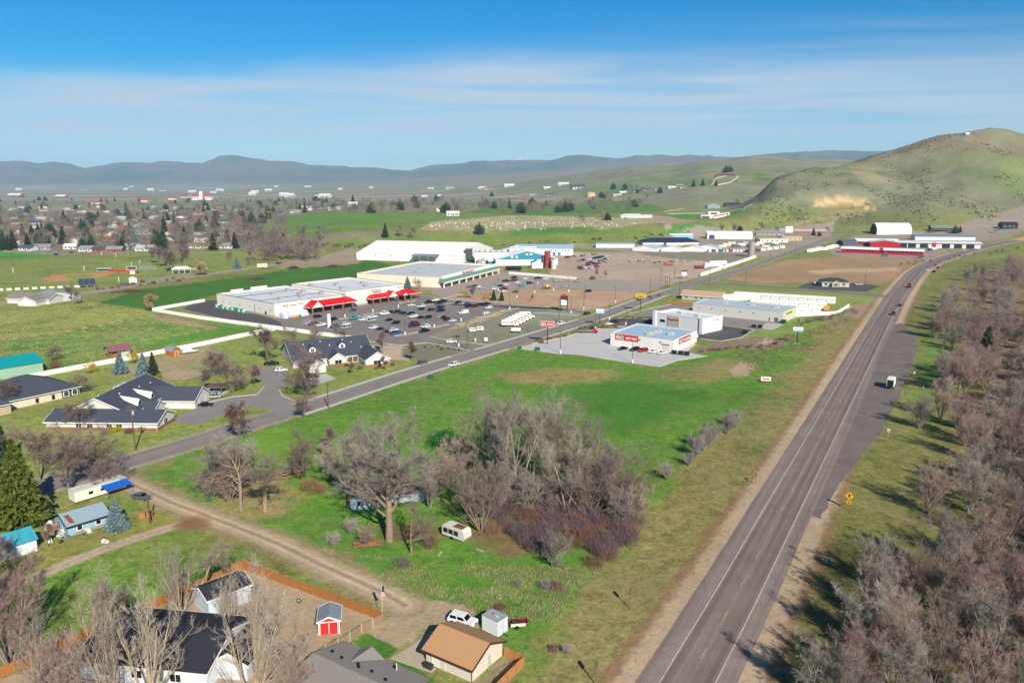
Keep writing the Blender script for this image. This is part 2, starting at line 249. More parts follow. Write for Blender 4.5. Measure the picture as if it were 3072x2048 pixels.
#  (colour, grassiness, px polygon, feather m, wobble m, on terrain?)
ZONES = [
 # far town and fields
 ('#857c68', .5, [(-400, 780), (-400, 640), (700, 625), (1300, 640), (1250, 700), (900, 745), (400, 770)], 30, 25, 1),
 ('#6d8b3f', .6, [(720, 668), (1000, 637), (1300, 640), (1560, 648), (1400, 665), (1250, 690), (1080, 700), (900, 715), (800, 690)], 8, 8, 1),
 ('#cdae82', .05, [(2428, 620), (2450, 606), (2480, 596), (2510, 590), (2545, 587), (2580, 593), (2605, 600), (2630, 628), (2600, 634), (2575, 618), (2540, 614), (2500, 618), (2470, 616)], 5, 3, 1),
 ('#97895f', .3, [(2450, 622), (2480, 616), (2540, 612), (2590, 620), (2600, 636), (2540, 644), (2480, 642)], 8, 6, 1),
 ('#8f7f60', .3, [(2590, 602), (2625, 625), (2610, 632)], 4, 3, 1),
 ('#5f8d37', .5, [(830, 650), (1000, 637), (1180, 643), (1120, 672), (940, 680)], 14, 10, 1),
 ('#a9a07a', .4, [(1260, 690), (1300, 664), (1540, 645), (1900, 655), (2000, 668), (1800, 690), (1500, 697)], 8, 5, 1),
 ('#5a8038', .5, [(1380, 640), (1530, 612), (1800, 600), (1960, 612), (2010, 632), (1880, 640), (1600, 648)], 15, 12, 1),
 ('#6f8a3d', .8, [(960, 725), (1100, 708), (1250, 706), (1500, 704), (1900, 690), (2080, 700), (2070, 722), (1800, 735), (1500, 737), (1000, 742)], 12, 12, 1),
 ('#4f7f35', .5, [(1500, 690), (1640, 682), (1800, 680), (1780, 698), (1620, 705), (1520, 705)], 12, 14, 1),
 ('#4f8a35', .4, [(1960, 652), (2060, 640), (2250, 630), (2240, 640), (2100, 652), (1990, 660)], 5, 4, 1),
 ('#4b8f36', .4, [(1985, 678), (2130, 668), (2150, 690), (2060, 704), (1990, 695)], 6, 6, 1),
 ('#b09a84', .2, [(2010, 650), (1930, 645), (1870, 652), (1960, 662), (2000, 690), (2020, 672), (2100, 662), (2060, 660)], 4, 3, 1),
 # park, ball field and crop field
 ('#86954a', .9, [(-300, 960), (-300, 800), (0, 772), (250, 765), (430, 757), (640, 752), (960, 755), (1000, 760), (700, 812), (500, 840), (280, 876), (0, 905)], 4, 3, 0),
 ('#4e9440', .1, [(-300, 800), (-300, 760), (0, 750), (140, 760), (155, 768), (0, 778)], 4, 2, 0),
 ('#c58a62', .05, [(125, 836), (150, 826), (195, 822), (270, 820), (345, 817), (320, 826), (270, 838), (200, 843), (150, 842)], 1.2, .8, 0),
 ('#7d9a48', .7, [(190, 828), (260, 822), (300, 826), (262, 834), (205, 836)], 1.2, .8, 0),
 ('#9a9a7c', .3, [(425, 838), (560, 820), (600, 826), (470, 845)], 2, 1, 0),
 ('#47762f', .12, [(285, 912), (420, 868), (560, 852), (760, 826), (980, 788), (1105, 776), (1160, 792), (1210, 815), (1130, 845), (990, 852), (830, 858), (640, 885), (480, 935), (430, 932), (310, 925)], 1.5, 1.0, 0),
 ('#8e9a4e', 1.0, [(-300, 985), (0, 938), (130, 915), (280, 906), (400, 922), (470, 938), (460, 948), (300, 975), (0, 1022), (-300, 1075)], 2, 1.5, 0),
 ('#679144', .9, [(-300, 1080), (0, 1026), (300, 978), (470, 948), (640, 980), (650, 996), (420, 1048), (280, 1085), (120, 1115), (-300, 1180)], 2, 2, 0),
 ('#5f9438', .5, [(470, 1000), (640, 968), (800, 985), (790, 1003), (560, 1040), (420, 1052)], 4, 3, 0),
 ('#a08a70', .1, [(460, 945), (560, 960), (660, 985), (640, 990), (540, 972), (455, 955)], 1.5, 1, 0),
 # lawns of the duplexes, back yards
 ('#8d9a4c', .8, [(-300, 1380), (-300, 1230), (120, 1120), (420, 1050), (700, 1000), (830, 1000), (1090, 1035), (1200, 1045), (1400, 1050), (1000, 1175), (700, 1270), (385, 1360), (100, 1440)], 4, 3, 0),
 ('#a69a72', .3, [(330, 1115), (420, 1080), (520, 1060), (640, 1030), (640, 1075), (560, 1110), (470, 1135), (360, 1140)], 5, 5, 0),
 ('#c2ab94', .1, [(1085, 1030), (1200, 1042), (1250, 1052), (1230, 1085), (1150, 1078), (1090, 1060)], 3, 3, 0),
 ('#b59e84', .1, [(480, 1120), (560, 1105), (600, 1120), (540, 1140), (470, 1145)], 3, 3, 0),
 # big green lot
 ('#628e33', .5, [(420, 1420), (560, 1350), (960, 1222), (1250, 1142), (1545, 1046), (1750, 1068), (1975, 1108), (2060, 1070), (2160, 1030), (2380, 985), (2480, 975), (2430, 1040), (2300, 1190), (2130, 1340), (2010, 1440), (1700, 1900), (1500, 2100), (1200, 1830), (950, 1690), (640, 1540)], 4, 4, 0),
 ('#739a38', .2, [(600, 1350), (800, 1290), (900, 1260), (880, 1330), (760, 1400), (620, 1420)], 6, 6, 0),
 ('#a08f5a', .5, [(1500, 1120), (1640, 1098), (1800, 1110), (1760, 1140), (1640, 1150), (1520, 1145)], 10, 9, 0),
 ('#50822f', .15, [(1650, 1190), (1900, 1150), (2080, 1190), (2000, 1260), (1800, 1260)], 14, 12, 0),
 ('#8f8a52', .8, [(1980, 1110), (2110, 1075), (2240, 1070), (2260, 1110), (2130, 1150), (2020, 1140)], 5, 5, 0),
 ('#b09a80', .1, [(2185, 1110), (2225, 1085), (2275, 1090), (2240, 1130), (2205, 1128)], 1, .7, 0),
 ('#8c7a68', .2, [(2085, 1050), (2160, 1020), (2330, 1000), (2370, 1010), (2330, 1045), (2200, 1048), (2100, 1062)], 2.5, 2.5, 0),
 ('#b8a58e', .1, [(2270, 1030), (2310, 1010), (2330, 1012), (2295, 1038)], 1, 1, 0),
 # grass this side of the dirt track
 ('#6f9038', .8, [(-300, 1900), (-300, 1640), (100, 1560), (420, 1480), (640, 1560), (960, 1720), (1180, 1830), (1100, 1870), (735, 1690), (540, 1800), (-300, 2100)], 4, 3, 0),
 ('#8c8c42', .9, [(-300, 1700), (0, 1600), (250, 1560), (480, 1520), (540, 1565), (300, 1650), (0, 1740)], 5, 4, 0),
 ('#8f8446', .9, [(560, 1560), (760, 1620), (1000, 1730), (1080, 1800), (900, 1740), (700, 1660)], 4, 4, 0),
 ('#5a8834', .3, [(780, 1560), (1000, 1520), (1250, 1700), (1560, 1690), (1800, 1650), (1700, 1800), (1560, 1950), (1400, 1830), (1180, 1760), (960, 1660)], 8, 7, 0),
 ('#9a8a5c', .6, [(560, 1430), (700, 1400), (860, 1460), (860, 1540), (760, 1560), (640, 1520)], 6, 5, 0),
 ('#8a7458', .3, [(900, 1640), (1040, 1660), (1120, 1720), (1000, 1700)], 4, 4, 0),
 ('#7a6648', .3, [(1040, 1580), (1200, 1560), (1460, 1560), (1640, 1640), (1560, 1690), (1350, 1640), (1150, 1640)], 6, 5, 0),
 # fenced yard and drive
 ('#ac977c', .02, [(735, 1676), (1156, 1850), (1000, 1915), (890, 2000), (780, 2300), (-300, 2300), (-300, 2130), (100, 2000), (390, 1862), (540, 1785)], .6, .4, 0),
 ('#ad987c', .02, [(1060, 1735), (1200, 1785), (1310, 1800), (1420, 1825), (1420, 1880), (1330, 1880), (1255, 1895), (1190, 1945), (1085, 1905), (1170, 1850), (1180, 1830)], 1.5, 1.5, 0),
 ('#4a7a30', .2, [(1060, 1925), (1100, 1898), (1195, 1945), (1150, 1985)], .3, .2, 0),
 ('#4a7a30', .2, [(1180, 1985), (1200, 1975), (1300, 2035), (1400, 2080), (1400, 2200), (1250, 2200)], .4, .3, 0),
 ('#8f806a', .3, [(1420, 2050), (1510, 1968), (1560, 1975), (1575, 2000), (1500, 2090)], .8, .6, 0),
 # verges of the highway
 ('#8b8452', .9, [(2480, 975), (2600, 905), (2640, 905), (2200, 1585), (1900, 2060), (1560, 2400), (1380, 2300), (1560, 1990), (1650, 1860), (1790, 1720), (1930, 1560), (2010, 1440), (2130, 1340), (2300, 1190)], 5, 5, 0),
 ('#86885a', .9, [(2360, 905), (2560, 880), (2640, 890), (2600, 940), (2500, 985), (2400, 965)], 4, 4, 0),
 # right of the highway
 ('#75763f', .9, [(2720, 905), (2760, 860), (2900, 790), (3100, 760), (3500, 760), (3500, 2400), (2100, 2400), (2290, 1960), (2500, 1480), (2700, 1200)], 4, 4, 0),
 ('#85705a', .4, [(2880, 960), (2920, 820), (3100, 780), (3600, 780), (3600, 2500), (2600, 2500), (2740, 1900), (2840, 1560), (2860, 1200)], 14, 12, 0),
 ('#55542f', .5, [(2420, 1640), (2620, 1620), (2780, 1700), (2700, 2200), (2280, 2200), (2330, 1900)], 9, 8, 0),  # dark patch: tree shade on the verge put into the ground colour
 ('#628a3a', .4, [(2790, 920), (2830, 900), (2850, 1100), (2800, 1300), (2760, 1180)], 7, 6, 0),
 # commercial side
 ('#8a9a50', .7, [(2020, 905), (2080, 895), (2100, 862), (2350, 872), (2640, 885), (2640, 905), (2560, 930), (2500, 930), (2350, 890), (2120, 880), (2080, 912), (1985, 930), (1920, 930)], 3, 2, 0),
 ('#7f9448', .6, [(2330, 960), (2400, 935), (2480, 955), (2460, 990), (2340, 1015), (2260, 1005)], 3, 3, 0),
 ('#a58f78', .05, [(2520, 930), (2600, 905), (2640, 912), (2590, 960), (2540, 950)], 3, 2, 0),
 ('#a98a6a', .05, [(2172, 838), (2365, 778), (2510, 770), (2760, 778), (2700, 830), (2650, 850), (2560, 852), (2400, 846), (2300, 850)], 2, 1.5, 0),
 ('#c0a486', .02, [(2430, 812), (2560, 806), (2700, 800), (2700, 812), (2560, 818), (2440, 824)], 7, 8, 0),
 ('#b8987c', .02, [(1300, 893), (1480, 879), (1560, 868), (1720, 868), (1900, 876), (1960, 868), (1890, 897), (1770, 929), (1560, 912), (1380, 903)], 2, 2, 0),
 ('#b5a08c', .02, [(1640, 752), (1772, 757), (1874, 757), (2044, 760), (2268, 770), (2102, 832), (1990, 860), (1874, 872), (1700, 862), (1660, 835)], 3, 3, 0),
 ('#a39484', .1, [(1700, 740), (1900, 735), (2090, 700), (2500, 690), (2480, 730), (2360, 765), (2260, 770), (1900, 758)], 4, 4, 0),
 ('#8a8070', .15, [(1900, 755), (2260, 760), (2220, 790), (2000, 775)], 5, 5, 0),
 ('#9c8f80', .1, [(2480, 745), (2560, 705), (2850, 700), (3100, 690), (3100, 705), (2900, 735), (2780, 780), (2500, 768)], 4, 3, 0),
 ('#a29078', .1, [(980, 770), (1060, 745), (1110, 752), (1080, 790), (960, 800), (820, 810), (840, 795)], 3, 3, 0),
 ('#a08c74', .1, [(1230, 812), (1500, 795), (1560, 830), (1300, 870), (1180, 880), (1150, 850)], 3, 3, 0),
 ('#8a8a78', .3, [(1290, 1010), (1350, 985), (1500, 928), (1570, 936), (1700, 924), (1752, 942), (1600, 990), (1462, 1033)], 1.5, 1.5, 0),
 ('#b9a07c', .1, [(1305, 1000), (1500, 930), (1540, 930), (1400, 978)], 2, 2, 0),
 ('#7d7d6c', .3, [(1205, 1046), (1280, 1030), (1410, 1048), (1380, 1068), (1260, 1085), (1210, 1060)], 1.5, 1.5, 0),
 ('#7d7458', .4, [(1715, 990), (1790, 958), (1880, 962), (1870, 985), (1790, 990), (1720, 1003)], 1.5, 1.5, 0),
]
def paint_ground(x, y, z):
    r = np.hypot(x, y); az = np.arctan2(x, y); c = 1536+2369*np.tan(np.clip(az, -1.2, 1.2))
    n1 = fbm(x/60, y/60, 1, 4); n2 = fbm(x/300, y/300, 2, 4); n3 = fbm(x/9, y/9, 5, 3); n4 = fbm(x/900, y/900, 8, 4)
    col = np.empty(x.shape+(4,)); base = rg('#83894c')
    col[..., :3] = base; col[..., 3] = .8
    def blend(m, hx, gr=None, k=1.0):
        cc = rg(hx, k) if isinstance(hx, str) else hx
        col[..., :3] += (cc-col[..., :3])*m[..., None]
        if gr is not None: col[..., 3] += (gr-col[..., 3])*m
    # far valley: strips of fields
    u = (x*.97+y*.24)/330; v = (y*.97-x*.24)/210; cell = _h(np.floor(u+.35*vn(u, v, 4)), np.floor(v), 6)
    pal = [rg(h) for h in ('#9c8e7c', '#8a8870', '#a8988a', '#77865c', '#92867a', '#857a72', '#858a64')]
    fld = np.zeros(x.shape+(3,))
    for i, p in enumerate(pal): fld += p*((cell*7).astype(int) == i)[..., None]
    m = sst(1350, 2000, r)*(1-sst(20, 60, z)); col[..., :3] += (fld-col[..., :3])*m[..., None]; col[..., 3] *= 1-m*.6
    # hills by height
    hm = sst(14, 40, z)*sst(1050, 1250, r)
    hill = rg('#86846a')[None]*(0.86+.34*n1[..., None])+(rg('#6b8249')-rg('#86846a'))*(sst(.46, .66, n2)*(.75-.4*sst(2400, 3500, r)))[..., None]
    hill = hill+(rg('#a08a72')-hill)*(sst(.55, .75, fbm(x/170, y/240, 41, 4))*.45)[..., None]
    col[..., :3] += (hill-col[..., :3])*hm[..., None]; col[..., 3] += (.25-col[..., 3])*hm
    blend(sst(4500, 7000, r)*sst(30, 90, z), '#8c7c68', .1)
    blend(sst(9000, 12000, r)*sst(20, 80, z)*sst(.42, .6, n4), '#6e6058', .1); blend(sst(9000, 12000, r)*sst(20, 80, z)*(1-sst(.42, .6, n4)), '#585d52', .1)
    blend(sst(16000, 18000, r)*sst(560, 700, z+n1*120), '#f2f2f4', 0)
    rb = sst(1100, 1300, r)*(1-sst(2400, 2900, r))*sst(2150, 2300, c)
    blend(rb*sst(.40, .58, fbm(x/230+3, y/330, 12, 4))*sst(2650, 2800, c)*(1-sst(110, 170, z))*.85, '#748642', .3)
    blend(rb*sst(.50, .66, fbm(x/190, y/260, 15, 4))*sst(90, 150, z), '#8c7c66', .2)
    blend(rb*sst(.50, .62, fbm(x/45, y/45, 19, 5))*(1-sst(2650, 2950, c))*.6, '#5f6148', .1)
    for hx, gr, pts, fe, wob, T in ZONES:
        P = np.array(W2(pts, bool(T))); lo = P.min(0)-60; hi = P.max(0)+60
        k = (x > lo[0]) & (x < hi[0]) & (y > lo[1]) & (y < hi[1])
        if not k.any(): continue
        xx, yy = x[k], y[k]; s = max(wob*2.2, 1.2)
        d = sdpoly(xx, yy, P)+(fbm(xx/s, yy/s, int(abs(P[0][0]))+7, 4)-.5)*2*wob*1.6
        q = sst(-fe*.5, fe*.5, d); cc = rg(hx)
        sub = col[k]; vv = (.9+.2*fbm(xx/14, yy/14, 91, 4))[:, None]
        sub[:, :3] += (cc*vv-sub[:, :3])*q[:, None]; sub[:, 3] += (gr-sub[:, 3])*q; col[k] = sub
    near = r < 2500
    def lines(P, hx, w0, fe, wob, gr, k=1.0, vis=1.0, off=0):
        P = np.array(P); lo = P.min(0)-30; hi = P.max(0)+30
        kk = near & (x > lo[0]) & (x < hi[0]) & (y > lo[1]) & (y < hi[1])
        if not kk.any(): return
        xx, yy = x[kk], y[kk]
        d = w0-np.abs(sdline(xx, yy, P)-off)+(fbm(xx/max(wob*2, 1), yy/max(wob*2, 1), 55, 4)-.5)*2*wob
        q = sst(-fe*.5, fe*.5, d)*vis; sub = col[kk]; sub[:, :3] += (rg(hx, k)-sub[:, :3])*q[:, None]; sub[:, 3] += (gr-sub[:, 3])*q; col[kk] = sub
    lines(HWY, '#a0876c', 10.6, 2.2, 1.6, .2); lines(HWY, '#b9a184', 9.2, 1.2, .7, 0); lines(HWY, '#8a6248', .7, 1.2, 1.2, .2, off=10.6, vis=.55)
    lines(STREET, '#a39a86', 6.4, 1.2, .9, .2); lines(PARKRD, '#a3957f', 6.5, 2, 1.5, .2); lines(TOWNRD, '#a39a86', 6, 2, 1, .2); lines(CROSS, '#8f8668', 5.6, 1, .8, .3)
    lines(TRACK, '#9c8a6c', 4.4, 2.2, 1.6, .2, vis=.7); lines(TRACK, '#b09a80', 2.7, 1.2, .7, .02); lines(TRACK, '#c2ab90', .45, .5, .3, 0, off=1.0); lines(TRACK, '#8a7a62', .35, .6, .4, .2, vis=.6)
    lines(TRACK2, '#a8967c', 1.9, 1.0, .5, .05); lines(TRACK2, '#bfa890', .4, .5, .25, 0, off=.8)
    blend(near*sst(3.2, 0, np.hypot(*(np.stack([x, y])-np.array(G(575, 1572).to_2d()).reshape(2, *([1]*x.ndim))))-3.5+n3*3), '#8a6a50', .02)
    lines(W2([(2272, 700), (2400, 668), (2460, 655), (2560, 648)], 1), '#a8967c', 3, 3, 2, 0); lines(W2([(0, 1023), (300, 976), (465, 945)]), '#b8a98c', .6, .6, .3, 0)
    lines(W2([(430, 1020), (560, 1000), (640, 985)]), '#b5b080', .5, .6, .4, .2)
    gm = col[..., 3]*near; q = fbm(x/13, y/13, 71, 4); q2 = fbm(x/4.5, y/4.5, 72, 3)
    blend(gm*sst(.52, .72, q)*.42, '#857f45'); blend(gm*sst(.56, .72, q2)*.3, '#94885a'); blend(gm*sst(.56, .75, fbm(x/22, y/22, 73, 4))*.5, '#4a6a2c')
    k = (.82+.36*n1)*(.9+.2*n3); col[..., :3] *= k[..., None]
    return col
def terrain():
    fa = np.radians(np.arange(-37, 37.001, .1)); ca = np.radians(np.concatenate([np.arange(37, 323, 4.0)]))
    az = np.concatenate([fa, ca[1:]])
    rows = []
    for py in np.arange(2190, 556, -3.2):
        d = ray(1536, py); rows.append(-CH/d.z*d.y)
    rows = [.05, 20, 40, 60]+[q for q in rows if q > 70]; rows = [q for q in rows if q < 1100]+list(np.arange(1100, 2150, 10))+list(np.arange(2150, 4200, 30))+list(np.geomspace(4200, 16500, 110))+list(np.geomspace(16800, 21500, 16))
    rows = np.array(rows); nr, na = len(rows), len(az)
    AZ, RR = np.meshgrid(az, rows); X = RR*np.sin(AZ); Y = RR*np.cos(AZ)
    Zv = height(X.ravel(), Y.ravel()); me = bpy.data.meshes.new('ground')
    co = np.stack([X.ravel(), Y.ravel(), Zv], 1)
    i = np.arange(nr-1)[:, None]*na; j = np.arange(na)[None]; j2 = (j+1) % na
    q = np.stack([i+j, i+j2, i+na+j2, i+na+j], -1).reshape(-1, 4)[:, ::-1]
    me.vertices.add(len(co)); me.vertices.foreach_set('co', co.ravel().astype(np.float32))
    me.loops.add(q.size); me.loops.foreach_set('vertex_index', q.ravel().astype(np.int32))
    me.polygons.add(len(q)); me.polygons.foreach_set('loop_start', np.arange(0, q.size, 4).astype(np.int32)); me.polygons.foreach_set('loop_total', np.full(len(q), 4, np.int32))
    me.update(); me.validate(); global ZTOP; ZTOP = float(Zv.max())
    col = paint_ground(co[:, 0], co[:, 1], co[:, 2])
    at = me.color_attributes.new('col', 'FLOAT_COLOR', 'POINT'); at.data.foreach_set('color', np.clip(col, 0, 1).astype(np.float32).ravel())
    me.polygons.foreach_set('use_smooth', np.ones(len(q), bool))
    me.materials.append(ground_mat()); o = bpy.data.objects.new('ground', me); C.objects.link(o); o['kind'] = 'structure'; o['label'] = 'grass, bare earth and hills reaching to the mountains'
terrain()
# ---------------------------------------------------------------- mesh building
class MB:
    def __init__(s): s.v = []; s.f = []; s.m = []; s.mi = 0
    def add(s, vs, fs):
        b = len(s.v); s.v += [tuple(p) for p in vs]; s.f += [tuple(i+b for i in f) for f in fs]; s.m += [s.mi]*len(fs); return s
    def box(s, x0, x1, y0, y1, z0, z1):
        return s.add([(x0, y0, z0), (x1, y0, z0), (x1, y1, z0), (x0, y1, z0), (x0, y0, z1), (x1, y0, z1), (x1, y1, z1), (x0, y1, z1)],
                     [(3, 2, 1, 0), (4, 5, 6, 7), (0, 1, 5, 4), (1, 2, 6, 5), (2, 3, 7, 6), (3, 0, 4, 7)])
    def frus(s, x0, x1, y0, y1, z0, X0, X1, Y0, Y1, z1):
        return s.add([(x0, y0, z0), (x1, y0, z0), (x1, y1, z0), (x0, y1, z0), (X0, Y0, z1), (X1, Y0, z1), (X1, Y1, z1), (X0, Y1, z1)],
                     [(3, 2, 1, 0), (4, 5, 6, 7), (0, 1, 5, 4), (1, 2, 6, 5), (2, 3, 7, 6), (3, 0, 4, 7)])
    def tube(s, a, b, r0, r1=None, n=6, cap=True):
        a, b = Vector(a), Vector(b); r1 = r0 if r1 is None else r1; d = (b-a)
        if d.length < 1e-6: return s
        q = d.to_track_quat('Z', 'Y'); ux, uy = q @ Vector((1, 0, 0)), q @ Vector((0, 1, 0)); vs = []
        for p, r in ((a, r0), (b, r1)):
            for k in range(n):
                t = 2*math.pi*k/n; vs.append(p+ux*(r*math.cos(t))+uy*(r*math.sin(t)))
        fs = [(k, (k+1) % n, n+(k+1) % n, n+k) for k in range(n)]
        if cap: fs += [tuple(range(n-1, -1, -1)), tuple(range(n, 2*n))]
        return s.add(vs, fs)
    def prism(s, prof, axis, a, b):
        """closed profile (ccw) extruded along axis 'x' or 'y' or 'z' from a to b"""
        n = len(prof); mk = {'x': lambda p, t: (t, p[0], p[1]), 'y': lambda p, t: (p[0], t, p[1]), 'z': lambda p, t: (p[0], p[1], t)}[axis]
        vs = [mk(p, a) for p in prof]+[mk(p, b) for p in prof]
        fs = [(k, (k+1) % n, n+(k+1) % n, n+k) for k in range(n)]+[tuple(range(n-1, -1, -1)), tuple(range(n, 2*n))]
        return s.add(vs, fs)
    def mesh(s, name, mats, fix=True):
        me = bpy.data.meshes.new(name); me.from_pydata(s.v, [], s.f)
        for m in (mats if isinstance(mats, (list, tuple)) else [mats]): me.materials.append(m)
        if any(s.m): me.polygons.foreach_set('material_index', s.m)
        if fix and len(s.f) < 6000:
            bm = bmesh.new(); bm.from_mesh(me); bmesh.ops.recalc_face_normals(bm, faces=bm.faces); bm.to_mesh(me); bm.free()
        me.update(); return me
def link(name, me, parent=None, loc=None, rz=None):
    o = bpy.data.objects.new(name, me); C.objects.link(o)
    if parent: o.parent = parent
    if loc is not None: o.location = loc
    if rz is not None: o.rotation_euler = (0, 0, rz)
    return o
def part(parent, name, mb, m, label=None, loc=None):
    o = link(name, mb.mesh(name, m), parent, loc)
    if label: o['label'] = label
    return o
def tag(o, label, cat, group=None):
    o['label'] = label; o['category'] = cat
    if group: o['group'] = group
    return o
def thing(name, label, cat, loc, rz=0, group=None):
    o = bpy.data.objects.new(name, None); o.empty_display_size = .5; C.objects.link(o); o.location = loc; o.rotation_euler = (0, 0, rz)
    return tag(o, label, cat, group)
def one(name, label, cat, mb, m, loc=(0, 0, 0), rz=0, group=None):
    return tag(link(name, mb.mesh(name, m), None, loc, rz), label, cat, group)
def copy_tree(o, parent=None):
    c = o.copy(); C.objects.link(c); c.parent = parent
    for ch in o.children: copy_tree(ch, c)
    return c
def struct(name, mb, m, z=0, label=None):
    o = link(name, mb.mesh(name, m), None, (0, 0, z)); o['kind'] = 'structure'
    if label: o['label'] = label
    return o
def frame(a, b, z=0.0, T=False):
    """a, b: photo px of the left and right foot of a facade -> origin, heading, length"""
    p, q = (GT(*a), GT(*b)) if T else (G(*a, z), G(*b, z))
    d = q-p; return p, math.atan2(d.y, d.x), d.to_2d().length
def text(parent, body, m, x, y, z, size, rot=(math.pi/2, 0, 0), name='lettering', align='LEFT', width=None, bold=.0, ext=.03, shear=0):
    cu = bpy.data.curves.new(name, 'FONT'); cu.body = body; cu.size = size; cu.align_x = align; cu.extrude = ext; cu.offset = bold; cu.shear = shear
    cu.resolution_u = 2
    tmp = bpy.data.objects.new('tmp', cu); me = bpy.data.meshes.new_from_object(tmp); bpy.data.objects.remove(tmp); me.name = name; me.materials.clear(); me.materials.append(m)
    o = link(name, me, parent, (x, y, z)); o.rotation_euler = rot
    if width and len(me.vertices):
        xs_ = [v.co.x for v in me.vertices]; wd = max(xs_)-min(xs_); o.scale = (width/max(wd, .01), 1, 1)
    return o
# common surfaces
WHITE = mat('#e6e4dc', var=.06); CREAM = mat('#dfd8c6', var=.06); OFFW = mat('#cfcdc4', var=.08); GREY = mat('#9a9a98', var=.1); DGREY = mat('#4c4c50', var=.12)
BLACK = mat('#1b1b1d', rough=.6); DARK = mat('#26282c', rough=.5); CONC = mat('#b9b6ae', var=.08, scale=.6); TYRE = mat('#151515', rough=.9); CHROME = mat('#b5b7ba', rough=.25, metal=.6)
WOOD = mat('#8a6a4c', var=.2); POLE = mat('#6a5240', var=.18, scale=3); STEEL = mat('#5b4f49', rough=.5); VINYL = mat('#eae8e2', var=.03); RED = mat('#c01a22', rough=.45, var=.05)
GLASS = glass(); GLASS2 = glass('#3a4650'); BRICK = mat('#8f6350', var=.2, scale=4); FOIL = mat('#c9ced6', rough=.35, metal=.5, var=.05)
SHINGLE = mat('#474b58', rough=.9, var=.14, scale=5, bump=.3); SHINGLE_B = mat('#2f3039', rough=.9, var=.2, scale=5, bump=.3); SHINGLE_G = mat('#8d8680', rough=.9, var=.12, scale=6, bump=.3); SHINGLE_O = mat('#b88b63', rough=.9, var=.14, scale=9, bump=.3)

# ---------------------------------------------------------------- roads, lots, markings
def asphalt(hx, var=.12, streak=None, name='asphalt'):
    m, nt, b = nodes(name); n, L = nt.nodes, nt.links; c = lin(hx)
    uv = n.new('ShaderNodeUVMap'); geo = n.new('ShaderNodeNewGeometry')
    t1 = n.new('ShaderNodeTexNoise'); t1.inputs['Scale'].default_value = .12; t1.inputs['Detail'].default_value = 7; t1.inputs['Roughness'].default_value = .7; L.new(geo.outputs['Position'], t1.inputs[0])
    t2 = n.new('ShaderNodeTexNoise'); t2.inputs['Scale'].default_value = 2.2; t2.inputs['Detail'].default_value = 5; L.new(geo.outputs['Position'], t2.inputs[0])
    def mr(s, a, b_, c_, d):
        q = n.new('ShaderNodeMapRange'); q.inputs[1].default_value = a; q.inputs[2].default_value = b_; q.inputs[3].default_value = c_; q.inputs[4].default_value = d; L.new(s, q.inputs[0]); return q.outputs[0]
    def mm(a, bb, op='MULTIPLY'):
        q = n.new('ShaderNodeMath'); q.operation = op; L.new(a, q.inputs[0]); L.new(bb, q.inputs[1]); return q.outputs[0]
    f = mm(mr(t1.outputs[0], .3, .7, 1-var, 1+var), mr(t2.outputs[0], .3, .7, .92, 1.08))
    # cracks and patch seams
    vo = n.new('ShaderNodeTexVoronoi'); vo.feature = 'DISTANCE_TO_EDGE'; vo.inputs['Scale'].default_value = .16; L.new(geo.outputs['Position'], vo.inputs[0])
    f = mm(f, mr(vo.outputs['Distance'], 0, .012, .82, 1.0))
    if streak:      # wheel paths along the road: u is metres across
        sp = n.new('ShaderNodeSeparateXYZ'); L.new(uv.outputs[0], sp.inputs[0])
        mp = n.new('ShaderNodeMapping'); mp.inputs['Scale'].default_value = (1.0, .012, 1); L.new(uv.outputs[0], mp.inputs[0])
        t3 = n.new('ShaderNodeTexNoise'); t3.inputs['Scale'].default_value = .9; t3.inputs['Detail'].default_value = 3; L.new(mp.outputs[0], t3.inputs[0])
        r = n.new('ShaderNodeValToRGB'); q = mr(sp.outputs[0], -8, 8, 0, 1); L.new(q, r.inputs[0]); e = r.color_ramp.elements; e[0].position = 0; e[1].position = 1
        e[0].color = (streak[0][1],)*3+(1,); e[1].color = (streak[-1][1],)*3+(1,)
        for p_, v_ in streak[1:-1]:
            k = e.new((p_+8)/16); k.color = (v_, v_, v_, 1)
        f = mm(mm(f, r.outputs[0]), mr(t3.outputs[0], .3, .7, .78, 1.2))
    mx = n.new('ShaderNodeMix'); mx.data_type = 'RGBA'; mx.blend_type = 'MULTIPLY'; mx.inputs[0].default_value = 1; mx.inputs[6].default_value = (*c, 1)
    cb = n.new('ShaderNodeCombineColor'); [L.new(f, cb.inputs[i]) for i in range(3)]; L.new(cb.outputs[0], mx.inputs[7]); L.new(mx.outputs[2], b.inputs['Base Color'])
    b.inputs['Roughness'].default_value = .9; b.inputs['Specular IOR Level'].default_value = .15; return m
